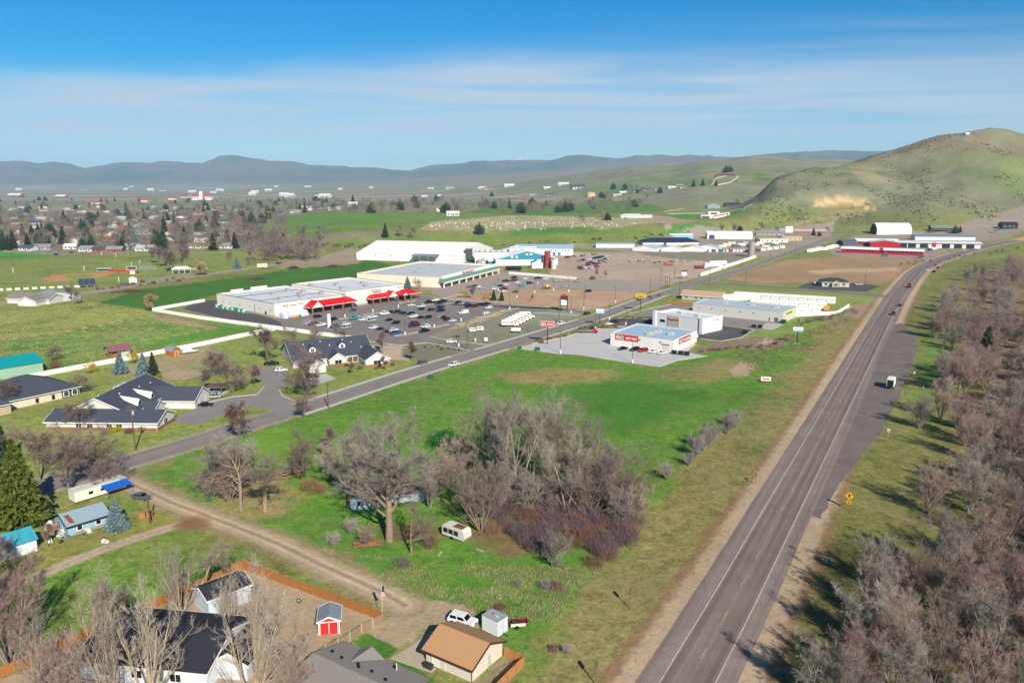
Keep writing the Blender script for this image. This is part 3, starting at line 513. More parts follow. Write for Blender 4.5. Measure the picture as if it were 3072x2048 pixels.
def ribbon(name, line, l, r, m, z, T=False, jag=0.0, seed=1, label=None):
    P = np.array(line); d = np.gradient(P, axis=0); d /= np.linalg.norm(d, axis=1)[:, None]; nrm = np.stack([d[:, 1], -d[:, 0]], 1)   # to the right
    # resample
    s = np.concatenate([[0], np.cumsum(np.linalg.norm(np.diff(P, axis=0), axis=1))])
    ss = np.arange(0, s[-1], 2.5 if jag else 6.0); Q = np.stack([np.interp(ss, s, P[:, i]) for i in (0, 1)], 1); N = np.stack([np.interp(ss, s, nrm[:, i]) for i in (0, 1)], 1)
    jl = (fbm(ss/5, ss*0+seed, seed, 3)-.5)*jag; jr = (fbm(ss/5, ss*0+seed+9, seed+5, 3)-.5)*jag
    lw = np.interp(ss, [q[0] for q in l], [q[1] for q in l]) if isinstance(l, list) else np.full(len(ss), l)
    rw = np.interp(ss, [q[0] for q in r], [q[1] for q in r]) if isinstance(r, list) else np.full(len(ss), r)
    A = Q+N*(lw+jl)[:, None]; B = Q+N*(rw+jr)[:, None]
    zz = [Z(*q) if T else 0 for q in Q]
    vs, fs, uv = [], [], []
    for i in range(len(ss)):
        vs += [(*A[i], zz[i]), (*B[i], zz[i])]; uv += [(lw[i], ss[i]), (rw[i], ss[i])]
        if i: k = 2*i; fs.append((k-2, k-1, k+1, k))
    me = bpy.data.meshes.new(name); me.from_pydata(vs, [], fs); me.materials.append(m)
    ul = me.uv_layers.new(name='UVMap')
    for lp in me.loops: ul.data[lp.index].uv = uv[lp.vertex_index]
    o = link(name, me, None, (0, 0, z)); o['kind'] = 'structure'
    if label: o['label'] = label
    return o
def sheet(name, pts, m, z, T=False, label=None, jag=0.0, thick=0.0):
    P = [G(*p) for p in pts]; Q = []
    for i, a in enumerate(P):
        b = P[(i+1) % len(P)]; k = max(1, int((b-a).length/3)) if jag else 1
        for j in range(k):
            q = a.lerp(b, j/k)
            if j and jag: n = (b-a).normalized(); q = q+Vector((n.y, -n.x, 0))*((random.Random(i*97+j).random()-.5)*jag)
            Q.append(q)
    mb = MB()
    if thick: mb.prism([(q.x, q.y) for q in Q], 'z', -.05, thick)
    else: mb.add([(q.x, q.y, 0) for q in Q], [tuple(range(len(Q)))])
    me = mb.mesh(name, m, fix=bool(thick))
    if not thick and me.polygons[0].normal.z < 0: me.flip_normals()
    o = link(name, me, None, (0, 0, z)); o['kind'] = 'structure'
    if label: o['label'] = label
    return o
HS = [(-8, .95), (-6.6, .92), (-4.2, 1.08), (-3.4, .96), (-2.6, .78), (-1.8, .96), (-1.0, .86), (0, 1.06), (1.0, .80), (1.8, .98), (2.6, .72), (3.4, 1.0), (4.2, 1.1), (5.5, 1.0), (8, 1.0)]
A_HWY = asphalt('#867871', .16, HS, 'highway_asphalt'); A_ST = asphalt('#8d857e', .10, [(-8, .98), (-3, .9), (-2, 1.02), (-1, .9), (0, 1.05), (1, .9), (2, 1.02), (3, .9), (8, 1)], 'street_asphalt')
A_LOT = asphalt('#857d78', .14, None, 'lot_asphalt'); A_NEW = asphalt('#5a5757', .1, None, 'new_asphalt'); A_TAN = asphalt('#a3958a', .10, None, 'worn_lot'); A_OLD = asphalt('#786d68', .2, None, 'pullout_asphalt')
YEL = mat('#c9a049', rough=.8, var=.35, scale=1.2); WPT = mat('#c3bfb8', rough=.8, var=.35, scale=.8)
# highway: left edge line at -3.5, right at +3.5 of the centre line
hl = float(np.sum(np.linalg.norm(np.diff(HWY, axis=0), axis=1)))
ribbon('highway', HWY, -6.6, 6.2, A_HWY, .012, jag=.25, label='two lane asphalt highway running to the hills')
def mark(line, off, wdt, m, z, dash=None, s0=0, s1=1e9, name='lane_marking'):
    P = np.array(line); d = np.gradient(P, axis=0); d /= np.linalg.norm(d, axis=1)[:, None]; nrm = np.stack([d[:, 1], -d[:, 0]], 1); P = P+nrm*off
    s = np.concatenate([[0], np.cumsum(np.linalg.norm(np.diff(P, axis=0), axis=1))]); s1 = min(s1, s[-1]-1); mb = MB()
    at = lambda q: (np.array([np.interp(q, s, P[:, 0]), np.interp(q, s, P[:, 1])]), np.array([np.interp(q, s, nrm[:, 0]), np.interp(q, s, nrm[:, 1])]))
    segs = [(a, min(a+8, s1)) for a in np.arange(s0, s1, 8)] if not dash else [(a, a+dash[0]) for a in np.arange(s0, s1, dash[1])]
    for a, b in segs:
        (p, n_), (q, m_) = at(a), at(b); h = wdt/2
        mb.add([(*(p-n_*h), 0), (*(p+n_*h), 0), (*(q+m_*h), 0), (*(q-m_*h), 0)], [(0, 1, 2, 3)])
    o = link(name, mb.mesh(name, m, fix=False), None, (0, 0, z)); o['kind'] = 'structure'; return o
mark(HWY, -3.5, .16, WPT, .017); mark(HWY, 3.5, .16, WPT, .017); mark(HWY, 0, .13, YEL, .017, dash=(3.0, 12.2), s0=3)
sheet('highway_pullout', [(2462, 1556), (2496, 1490), (2556, 1402), (2640, 1305), (2696, 1195), (2752, 1048), (2745, 1005), (2706, 968), (2668, 978), (2600, 1130), (2520, 1290), (2440, 1500), (2425, 1545)], A_OLD, .008, jag=.9, label='darker asphalt pull-out beside the highway')
ribbon('street', STREET, -4.6, 4.6, A_ST, .010, jag=.15, label='town street running past the store lots'); ribbon('cross_road', CROSS, -3.4, 3.4, asphalt('#75737a', .1, None, 'cross_asphalt'), .009)
ribbon('park_road', PARKRD, -3.0, 3.0, A_TAN, .008, jag=.5); ribbon('town_road', TOWNRD, -3.6, 3.6, A_ST, .0085)
mark(STREET, 0, .12, YEL, .015, dash=(3, 12), s0=330)
def kerb(name, line, off0, off1, s0, s1, h=.13, m=CONC):
    P = np.array(line); d = np.gradient(P, axis=0); d /= np.linalg.norm(d, axis=1)[:, None]; nrm = np.stack([d[:, 1], -d[:, 0]], 1)
    s = np.concatenate([[0], np.cumsum(np.linalg.norm(np.diff(P, axis=0), axis=1))]); mb = MB(); prev = None
    for q in np.arange(s0, min(s1, s[-1]), 6.0):
        p = np.array([np.interp(q, s, P[:, i]) for i in (0, 1)]); n_ = np.array([np.interp(q, s, nrm[:, i]) for i in (0, 1)])
        a, b = p+n_*off0, p+n_*off1
        cur = [(*a, -.02), (*b, -.02), (*b, h), (*a, h)]
        if prev: mb.add(prev+cur, [(0, 1, 5, 4), (1, 2, 6, 5), (2, 3, 7, 6), (3, 0, 4, 7)])
        prev = cur
    o = link(name, mb.mesh(name, m), None); o['kind'] = 'structure'
def arc(line, p):
    P = np.array(line); s = np.concatenate([[0], np.cumsum(np.linalg.norm(np.diff(P, axis=0), axis=1))]); q = np.array(G(*p).to_2d()); return float(s[np.argmin(np.linalg.norm(P-q, axis=1))])
a0, a1, a2, a3, a4, a5 = [arc(STREET, p) for p in ((905, 1225), (1408, 1060), (1465, 1048), (1745, 960), (1960, 885), (1545, 1040))]
kerb('sidewalk', STREET, -6.4, -4.75, a0, a1); kerb('sidewalk', STREET, -6.4, -4.75, a2, a3); kerb('sidewalk', STREET, -6.2, -4.75, a3+22, a4+40)
kerb('sidewalk', STREET, 4.75, 6.4, a1-95, a5); kerb('sidewalk', STREET, 4.75, 6.3, a5+26, a5+72); kerb('sidewalk', STREET, 4.75, 6.3, a5+84, a4+6)
# lots
sheet('supermarket_lot', [(548, 926), (590, 905), (640, 900), (830, 893), (1130, 905), (1220, 893), (1262, 884), (1332, 897), (1569, 915), (1752, 931), (1775, 938), (1745, 943), (1700, 925), (1580, 937), (1502, 928), (1400, 962), (1289, 1009), (1330, 1018), (1459, 1034), (1440, 1049), (1405, 1050), (1280, 1028), (1200, 1035), (1095, 1022), (840, 985), (640, 955)], A_LOT, .006, label='grey asphalt car park of the supermarket')
sheet('store_drive', [(548, 926), (590, 905), (640, 900), (830, 960), (860, 985), (700, 962)], A_NEW, .010)
sheet('discount_store_lot', [(1292, 880), (1305, 860), (1372, 857), (1530, 816), (1735, 836), (1900, 842), (2000, 850), (1975, 868), (1900, 877), (1720, 866), (1560, 866), (1480, 877), (1340, 894)], A_TAN, .006, label='worn tan asphalt car park of the discount store')
sheet('parts_store_lot', [(1545, 1043), (1600, 1030), (1722, 1003), (1800, 985), (1860, 985), (2088, 1032), (2062, 1056), (2121, 1068), (2032, 1080), (1979, 1100), (1900, 1089), (1745, 1065), (1682, 1061)], mat('#bfbcb8', var=.07, scale=.12), .012, label='pale concrete car park of the parts store')
sheet('clinic_lot', [(1815, 966), (1870, 950), (1962, 950), (2140, 972), (2262, 988), (2225, 1012), (2165, 1022), (2095, 1015), (1990, 998), (1880, 985), (1870, 965)], A_NEW, .008)
sheet('dollar_store_lot', [(1885, 940), (2012, 912), (2085, 908), (2350, 968), (2330, 985), (2265, 986), (2120, 968), (1960, 948)], asphalt('#8d8580', .1, None, 'dollar_asphalt'), .007)
sheet('loading_slab', [(2278, 985), (2300, 968), (2352, 973), (2318, 990)], CONC, .012)
sheet('duplex_court', [(505, 1266), (600, 1210), (700, 1189), (770, 1183), (793, 1160), (785, 1140), (738, 1113), (790, 1098), (850, 1104), (862, 1150), (838, 1170), (846, 1185), (890, 1203), (930, 1214), (905, 1230), (830, 1252), (815, 1228), (755, 1220), (690, 1234), (600, 1272)], asphalt('#8b8582', .1, None, 'court_asphalt'), .012, label='asphalt court between the dark roofed duplexes')
sheet('driveway', [(915, 1135), (930, 1126), (979, 1120), (1007, 1136), (955, 1152), (915, 1150)], CONC, .016)
sheet('walkway', [(560, 1192), (590, 1175), (640, 1160), (700, 1150), (735, 1148), (735, 1151), (640, 1166), (590, 1180), (570, 1196)], CONC, .016)
sheet('garage_slab', [(1168, 1975), (1240, 1932), (1290, 1890), (1330, 1888), (1300, 1960), (1280, 1990), (1310, 2005), (1295, 2018)], mat('#b5a892', var=.1, scale=.3), .012, label='concrete slab beside the garage')
sheet('office_lot', [(2390, 862), (2430, 846), (2560, 848), (2640, 858), (2600, 875), (2440, 868)], A_NEW, .007)
# raised kerbed islands and border kerbs of the lots
KERB = mat('#cfcbc2', var=.08)
def kline(pts, wd=.35, h=.14, name='kerb', close=False):
    P = [G(*p) for p in pts]; P = P+[P[0]] if close else P; mb = MB()
    for a, b in zip(P, P[1:]):
        d = (b-a).normalized(); n_ = Vector((d.y, -d.x, 0))*wd/2; e = d*wd*.3
        q = [a-n_-e, a+n_-e, b+n_+e, b-n_+e]; mb.prism([(v.x, v.y) for v in q], 'z', -.02, h+random.random()*.004)
    o = link(name, mb.mesh(name, KERB), None); o['kind'] = 'structure'; return o
kline([(1262, 884), (1332, 897), (1450, 906), (1569, 915), (1752, 931)]); kline([(1289, 1009), (1330, 1018), (1459, 1034)]); kline([(1100, 1023), (1200, 1036), (1280, 1028), (1405, 1050)])
kline([(1330, 896), (1372, 884), (1390, 885)]); kline([(1600, 938), (1680, 942), (1735, 946)])
for i, (cx, cy) in enumerate(((1221, 1001), (1314, 978), (1398, 967), (1456, 948), (1530, 928), (1222, 905), (1275, 915), (1050, 952), (1120, 940))):
    c = G(cx, cy); d = (G(cx+30, cy-5)-c).normalized(); n_ = Vector((-d.y, d.x, 0)); mb = MB(); ring = []
    for k in range(16):
        t = 2*math.pi*k/16; ring.append(c+d*(7.0*max(-1, min(1, 1.25*math.cos(t))))+n_*(1.3*max(-1, min(1, 1.2*math.sin(t)))))
    mb.prism([(q.x, q.y) for q in ring], 'z', -.02, .13); o = link('traffic_island', mb.mesh('traffic_island', [KERB]), None); o['kind'] = 'structure'
    mb = MB(); mb.prism([(c.x+(q.x-c.x)*.86, c.y+(q.y-c.y)*.86) for q in ring], 'z', .1, .136); o2 = link('island_gravel', mb.mesh('island_gravel', mat('#9a8f84', var=.2, scale=4)), o)
kline([(1745, 1065), (1840, 1080), (1979, 1100), (2032, 1081), (2121, 1068)]); kline([(1545, 1044), (1682, 1062)]); kline([(2100, 1016), (2165, 1023), (2225, 1012), (2262, 989), (2140, 973)]); kline([(1598, 1030), (1690, 1012), (1726, 1001), (1800, 986)]); kline([(1855, 953), (1962, 957)]); kline([(1885, 941), (2012, 913)])
kline([(793, 1160), (770, 1183), (700, 1190), (610, 1210)], .3); kline([(838, 1170), (846, 1186), (890, 1204)], .3)
# stall lines
mb = MB()
for (x0, y0, x1, y1, k) in ((1070, 968, 1180, 955, 9), (1125, 1000, 1240, 984, 9), (1250, 925, 1400, 942, 12), (1230, 965, 1360, 948, 10), (1290, 985, 1380, 972, 7), (1160, 930, 1260, 918, 8), (1365, 905, 1480, 925, 10)):
    a, b = G(x0, y0), G(x1, y1); st = G(1400, 1075)-G(1200, 1140); st = Vector((-st.y, st.x, 0)).normalized()
    for i in range(k+1):
        p = a.lerp(b, i/k); q = p+st*5.0; s_ = Vector((st.y, -st.x, 0))*.06; mb.add([p-s_, p+s_, q+s_, q-s_], [(0, 1, 2, 3)])
o = link('stall_marking', mb.mesh('stall_marking', WPT), None, (0, 0, .014)); o['kind'] = 'structure'
ORD = ['first', 'second', 'third', 'fourth', 'fifth', 'sixth', 'seventh', 'eighth', 'ninth', 'tenth', 'eleventh', 'twelfth', 'thirteenth', 'fourteenth', 'fifteenth', 'sixteenth', 'seventeenth', 'eighteenth', 'nineteenth', 'twentieth']
# ---------------------------------------------------------------- buildings
def gable(par, x0, x1, y0, y1, h, rise, axis, wall, roof, over=.5, th=.18, wname='wall', rname='roof', skirt=None):
    mb = MB()
    if axis == 'x':
        ym = (y0+y1)/2; mb.prism([(y0, -.05), (y1, -.05), (y1, h), (ym, h+rise), (y0, h)], 'x', x0, x1)
    else:
        xm = (x0+x1)/2; mb.prism([(x0, -.05), (x1, -.05), (x1, h), (xm, h+rise), (x0, h)], 'y', y0, y1)
    wo = part(par, wname, mb, wall)
    mb = MB(); a, b = (y0, y1) if axis == 'x' else (x0, x1); m_ = (a+b)/2; sl = rise/(m_-a); e = over
    P = [(a-e, h-e*sl+.02), (m_, h+rise+.02), (b+e, h-e*sl+.02), (b+e, h-e*sl+th), (m_, h+rise+th), (a-e, h-e*sl+th)]
    if axis == 'x': mb.prism(P, 'x', x0-over, x1+over)
    else: mb.prism(P, 'y', y0-over, y1+over)
    ro = part(par, rname, mb, roof)
    if skirt:
        mb = MB()
        if axis == 'x':
            for x in (x0-over-.02, x1+over-.06): mb.prism([(a-e, h-e*sl-.12), (m_, h+rise-.12), (b+e, h-e*sl-.12), (b+e, h-e*sl+th+.03), (m_, h+rise+th+.03), (a-e, h-e*sl+th+.03)], 'x', x, x+.08)
            for y in (a-e-.05, b+e-.03): mb.box(x0-over, x1+over, y, y+.08, h-e*sl-.12, h-e*sl+th+.02)
        else:
            for y in (y0-over-.02, y1+over-.06): mb.prism([(a-e, h-e*sl-.12), (m_, h+rise-.12), (b+e, h-e*sl-.12), (b+e, h-e*sl+th+.03), (m_, h+rise+th+.03), (a-e, h-e*sl+th+.03)], 'y', y, y+.08)
            for x in (a-e-.05, b+e-.03): mb.box(x, x+.08, y0-over, y1+over, h-e*sl-.12, h-e*sl+th+.02)
        part(ro, 'fascia', mb, skirt)
    return wo, ro
def hip(par, x0, x1, y0, y1, h, rise, wall, roof, over=.6, inset=None, fascia=None):
    part(par, 'wall', MB().box(x0, x1, y0, y1, -.05, h), wall)
    X0, X1, Y0, Y1 = x0-over, x1+over, y0-over, y1+over; k = inset if inset is not None else min(X1-X0, Y1-Y0)/2*.98
    ym = (Y0+Y1)/2; xm = (X0+X1)/2; mb = MB()
    lo = [(X0, Y0, h), (X1, Y0, h), (X1, Y1, h), (X0, Y1, h)]; up = [(x, y, h+.16) for x, y, _ in lo]
    rd = [(X0+k, ym, h+rise), (X1-k, ym, h+rise)] if X1-X0 >= Y1-Y0 else [(xm, Y0+k, h+rise), (xm, Y1-k, h+rise)]
    if X1-X0 >= Y1-Y0: fs = [(4, 5, 9, 8), (5, 6, 9), (6, 7, 8, 9), (7, 4, 8)]
    else: fs = [(4, 5, 8), (5, 6, 9, 8), (6, 7, 9), (7, 4, 8, 9)]
    mb.add(lo+up+rd, [(3, 2, 1, 0), (0, 1, 5, 4), (1, 2, 6, 5), (2, 3, 7, 6), (3, 0, 4, 7)]+fs)
    ro = part(par, 'roof', mb, roof)
    if fascia:
        mb = MB(); mb.box(X0-.03, X1+.03, Y0-.05, Y0+.02, h-.1, h+.13); mb.box(X1-.02, X1+.05, Y0, Y1, h-.1, h+.13); mb.box(X0-.05, X0+.02, Y0, Y1, h-.1, h+.13); part(ro, 'fascia', mb, fascia)
    return ro
def win(par, face, u, z, wd, hg, x0=0, x1=0, y0=0, y1=0, name='window', fm=WHITE, gm=None, d=.06):
    """window or door on a wall: frame is the part, pane (or leaf) its sub-part"""
    def bx(mb, a, b, c, e, t0, t1):
        if face == 'f': mb.box(a, b, y0-t1, y0-t0, c, e)
        elif face == 'b': mb.box(a, b, y1+t0, y1+t1, c, e)
        elif face == 'l': mb.box(x0-t1, x0-t0, a, b, c, e)
        else: mb.box(x1+t0, x1+t1, a, b, c, e)
    a, b = u-wd/2, u+wd/2; k = .12; mb = MB()
    bx(mb, a-k, a, z-k, z+hg+k, -.02, d+.03); bx(mb, b, b+k, z-k, z+hg+k, -.02, d+.03); bx(mb, a, b, z-k, z, -.02, d+.03); bx(mb, a, b, z+hg, z+hg+k, -.02, d+.03)
    if name == 'window' and wd > 1.0: bx(mb, u-.04, u+.04, z, z+hg, -.02, d+.01)
    f = part(par, name, mb, fm); mb = MB(); bx(mb, a, b, z, z+hg, -.01, d-.02); part(f, 'pane' if name == 'window' else 'door_leaf', mb, gm or GLASS); return f
def vents(ro, pts, m=None, nm='roof_vent'):
    for (x, y, z) in pts:
        mb = MB(); mb.tube((x, y, z-.3), (x, y, z+.35), .16, .16, 8); mb.tube((x, y, z+.35), (x, y, z+.5), .28, .1, 8); part(ro, nm, mb, m or WHITE)
def dormer(par, x, y, z, wd, hg, dep, wall, roof, m_trim=WHITE):
    mb = MB(); r = wd*.32; mb.prism([(x-wd/2, z), (x+wd/2, z), (x+wd/2, z+hg), (x, z+hg+r), (x-wd/2, z+hg)], 'y', y, y+dep); d = part(par, 'dormer', mb, wall)
    mb = MB(); e = .3; q = r/(wd/2); mb.prism([(x-wd/2-e, z+hg-e*q+.01), (x, z+hg+r+.01), (x+wd/2+e, z+hg-e*q+.01), (x+wd/2+e, z+hg-e*q+.14), (x, z+hg+r+.14), (x-wd/2-e, z+hg-e*q+.14)], 'y', y-.35, y+dep+hg*1.6); part(d, 'dormer_roof', mb, roof)
    mb = MB(); mb.box(x-wd*.25, x+wd*.25, y-.05, y+.02, z+.35, z+hg*.95); part(d, 'pane', mb, GLASS)
    mb = MB()
    for a in (-wd*.25-.1, wd*.25): mb.box(x+a, x+a+.1, y-.08, y+.02, z+.25, z+hg)
    for c in (z+.25, z+hg*.95): mb.box(x-wd*.25, x+wd*.25, y-.08, y+.02, c, c+.1)
    mb.box(x-.04, x+.04, y-.07, y+.02, z+.35, z+hg*.95); part(d, 'trim', mb, m_trim)
def flat(par, L, D, h, wall, roof, cap, par_h=.7, th=.3, base=None, x0=0, y0=0, nm='wall'):
    mb = MB(); x1, y1 = x0+L, y0+D
    mb.box(x0, x1, y0, y0+th, -.05, h); mb.box(x0, x1, y1-th, y1, -.05, h); mb.box(x0, x0+th, y0+th, y1-th, -.05, h); mb.box(x1-th, x1, y0+th, y1-th, -.05, h)
    wo = part(par, nm, mb, wall); ro = part(par, 'roof', MB().box(x0+th, x1-th, y0+th, y1-th, h-par_h-.2, h-par_h), roof)
    mb = MB(); k = .12; mb.box(x0-k, x1+k, y0-k, y0+th+k, h, h+.16); mb.box(x0-k, x1+k, y1-th-k, y1+k, h, h+.16); mb.box(x0-k, x0+th+k, y0+th+k, y1-th-k, h, h+.16); mb.box(x1-th-k, x1+k, y0+th+k, y1-th-k, h, h+.16); part(wo, 'parapet_cap', mb, cap)
    if base:
        mb = MB(); mb.box(x0-.05, x1+.05, y0-.06, y0-.01, -.02, 1.0); mb.box(x0-.06, x0-.01, y0, y1, -.02, 1.0); mb.box(x1+.01, x1+.06, y0, y1, -.02, 1.0); part(wo, 'plinth', mb, base)
    return wo, ro
def hvac(ro, x, y, z, a=2.2, b=1.6, c=1.2, m=None, nm='roof_unit'):
    mb = MB(); mb.box(x, x+a, y, y+b, z+.15, z+c); mb.box(x-.1, x+a+.1, y-.1, y+b+.1, z, z+.15); mb.tube((x+a*.5, y+b*.5, z+c), (x+a*.5, y+b*.5, z+c+.12), b*.35, b*.35, 12); return part(ro, nm, mb, m or mat('#b9b6ac', var=.1))
def rollup(par, x, y, z, wd, hg, m, nm='door', face='f'):
    mb = MB(); n = 6
    for i in range(n):
        a, b = z+hg*i/n, z+hg*(i+1)/n-.04
        mb.box(x, x+wd, y-.06, y+.01, a, b) if face == 'f' else mb.box(y-.01, y+.06, x, x+wd, a, b)
    return part(par, nm, mb, m)

# --- supermarket and hardware store
o, rz, L = frame((825, 953), (1211, 896)); t = thing('supermarket_building', 'long white supermarket and hardware store with two red canopies', 'building', o, rz)
STUC = mat('#e4ded2', var=.04, scale=.4); ROOFW = mat('#d6d8db', var=.12, scale=.14, rough=.6); CAPG = mat('#8f8a82', var=.06); REDR = mat('#d01220', rough=.5, var=.08, streak=(6, .3, .3))
D = 59.0; xs = 46.4
wo, ro = flat(t, xs, D, 7.5, STUC, ROOFW, CAPG, .8, .35, mat('#b8a48e', var=.1)); wo2, ro2 = flat(t, L-xs+.3, D-6, 9.1, STUC, ROOFW, CAPG, .9, .35, mat('#b8a48e', var=.1), x0=xs, nm='tall_wall')
part(t, 'rear_parapet', MB().box(9, 17, D+.05, D+.4, 0, 8.6), STUC); part(t, 'rear_parapet', MB().box(22, 33, D+.05, D+.4, 0, 8.9), STUC)
for i, (x, y) in enumerate(((12, 14), (20, 34), (24, 12), (34, 40), (30, 22), (40, 15), (38, 30))): hvac(ro, x, y, 6.72, 2.6, 2.0, 1.5, GREY)
for x, y in ((54, 14), (62, 30), (70, 12), (78, 25), (52, 42)): hvac(ro2, x, y, 8.22, 2.8, 2.0, 1.4, GREY)
for y in (20, 42): part(ro, 'gas_pipe', MB().tube((2, y, 6.85), (44, y+.6, 6.85), .16), DGREY)
def canopy(x0, x1, dep, h, top, peak_x, pw, ph, cols, nm='canopy'):
    """hipped red roof along the front wall with a gabled entrance"""
    mb = MB(); z0 = h
    mb.add([(x0, -dep, z0), (x1, -dep, z0), (x1, -.02, z0), (x0, -.02, z0), (x0+dep*.7, -.9, top), (x1-dep*.7, -.9, top), (x1-dep*.7, -.02, top), (x0+dep*.7, -.02, top)],
           [(0, 1, 5, 4), (1, 2, 6, 5), (3, 0, 4, 7), (4, 5, 6, 7), (3, 2, 1, 0)])
    c = part(t, nm, mb, REDR)
    mb = MB(); g = dep+1.2; mb.prism([(peak_x-pw, h-.15), (peak_x, h+ph), (peak_x+pw, h-.15), (peak_x+pw, h+.1), (peak_x, h+ph+.25), (peak_x-pw, h+.1)], 'y', -g, -.9); part(c, 'entrance_gable', mb, REDR)
    mb = MB(); mb.prism([(peak_x-pw*.85, h-.1), (peak_x+pw*.85, h-.1), (peak_x, h+ph-.15)], 'y', -g+.25, -g+.35); part(c, 'gable_panel', mb, STUC)
    mb = MB(); mb.box(x0-.05, x1+.05, -dep-.08, -dep+.02, h-.12, h+.14); mb.box(x0-.06, x0+.02, -dep, -.02, h-.12, h+.14); mb.box(x1-.02, x1+.06, -dep, -.02, h-.12, h+.14); part(c, 'eaves', mb, WHITE)
    for x in cols:
        y = -g+.5 if abs(x-peak_x) < pw else -dep+.5
        part(c, 'column', MB().box(x-.35, x+.35, y-.35, y+.35, 0, h), BRICK)
    mb = MB(); mb.box(x0+1.5, x1-1.5, -.12, -.02, .15, h-.25); s = part(c, 'shopfront', mb, DARK)
    for i in range(int((x1-x0-4)/3)): part(s, 'pane', MB().box(x0+2.2+i*3, x0+4.7+i*3, -.17, -.12, .4, h-.7), GLASS2)
    return c
canopy(17.5, 51.5, 6.0, 3.6, 6.2, 22.5, 4.6, 3.4, (19.0, 25.9, 33, 40, 47))
canopy(60.5, 81.5, 5.0, 3.4, 5.4, 77.0, 4.2, 3.2, (62.5, 68, 73.2, 80.6)); canopy(83.0, 98.5, 7.5, 3.7, 6.0, 84.5, 2.6, 1.6, (84, 90, 97))
SR = mat('#c4161f', rough=.4, var=.02); text(t, 'ACE', SR, 5.0, -.1, 5.0, 2.0, bold=.03, width=3.6, shear=.15); text(t, 'Hardware', BLACK, 9.4, -.1, 5.1, .95, width=4.2, bold=.02); text(t, 'STIHL', mat('#e2661c', rough=.4, var=.02), 14.6, -.1, 5.3, 1.25, width=3.6, bold=.03)
text(t, "Ridley's", SR, 65.0, -.1, 7.0, 1.7, width=7.5, shear=.2, bold=.015); b = part(t, 'sign_board', MB().box(66.2, 72.6, -.12, -.03, 5.9, 6.7), mat('#1f6a44', var=.03)); text(b, 'family markets', WHITE, 66.6, -.14, 6.08, .7, width=5.6)
b = part(t, 'sign_board', MB().box(44.0, 46.6, -.12, -.03, 6.0, 7.2), mat('#1f7f80', var=.05)); text(b, 'RX', WHITE, 44.5, -.14, 6.25, .9, width=1.6); part(t, 'wall_vent', MB().box(85, 87, -.1, -.02, 7.3, 7.7), DARK); part(t, 'wall_vent', MB().box(88.4, 89.7, -.1, -.02, 7.3, 7.7), DARK)
win(t, 'l', 8.5, 0, 1.4, 2.4, 0, L, 0, D, 'door', DGREY, BLACK)
for y in (3.5, 14, 24, 34, 44, 52): part(t, 'wall_lamp', MB().box(-.35, -.02, y, y+.3, 3.4, 3.8), DARK)
part(t, 'downpipe', MB().tube((-.2, 19, 0), (-.2, 19, 5.6), .14), DGREY)
# hoop greenhouse by the hardware store wall
tr = thing('hoop_greenhouse', 'pale plastic hoop greenhouse against the hardware store front', 'greenhouse', o, rz); mb = MB(); pr = [(-3.0*math.cos(math.pi*k/14)-3.6, 3.0*math.sin(math.pi*k/14)) for k in range(15)]
mb.prism(pr, 'x', 1.5, 16.5); part(tr, 'cover', mb, mat('#d5dcdf', rough=.35, var=.06))
for x in (4.5, 15.4):
    mb = MB(); q = [(p[0]*1.0, p[1]*1.015+.02) for p in pr]; mb.prism([(-3.05*math.cos(math.pi*k/14)-3.6, 3.06*math.sin(math.pi*k/14)) for k in range(15)], 'x', x, x+.25); part(tr, 'hoop_band', mb, mat('#2f6f6a'))
part(tr, 'door', MB().box(1.42, 1.49, -4.2, -3.0, 0, 2.1), mat('#9fb8c8'))
pal = [('#2f9a78', 'green'), ('#d8dde0', 'white'), ('#2f9a78', 'green'), ('#c9cdd0', 'grey'), ('#1f8a5a', 'dark green'), ('#2f9a6a', 'green'), ('#cfd3d6', 'pale')]
for i in range(14):
    y = 24+i*2.4; hx, nm = pal[i % 7]; mb = MB(); mb.box(-2.4, -.9, y, y+1.7, .12, 1.3+.3*(i % 3)); mb.box(-2.45, -.85, y-.02, y+.3, 0, .12); mb.box(-2.45, -.85, y+1.4, y+1.72, 0, .12); mb.box(-2.42, -.88, y+.55, y+.6, .1, 1.2)
    one('stock_crate', f'{nm} pallet of stock against the store side wall, {ORD[i]} from the front corner', 'crate', mb, mat(hx, var=.1), o, rz, 'pallets of stock along the hardware store side wall')
for i, (x, hx, nm) in enumerate(((3.2, '#b89ac8', 'lilac'), (5.4, '#d9b83a', 'yellow'), (7.2, '#d8a428', 'amber'), (9.0, '#3fa05a', 'green'))):
    mb = MB(); mb.tube((x, -8.2, .75), (x+1.5, -8.2, .75), .75, .75, 16); mb.tube((x-.02, -8.2, .75), (x+1.52, -8.2, .75), .5, .5, 12); one('stock_tank', f'{nm} round stock tank standing before the hoop greenhouse', 'tank', mb, mat(hx, var=.06), o, rz)
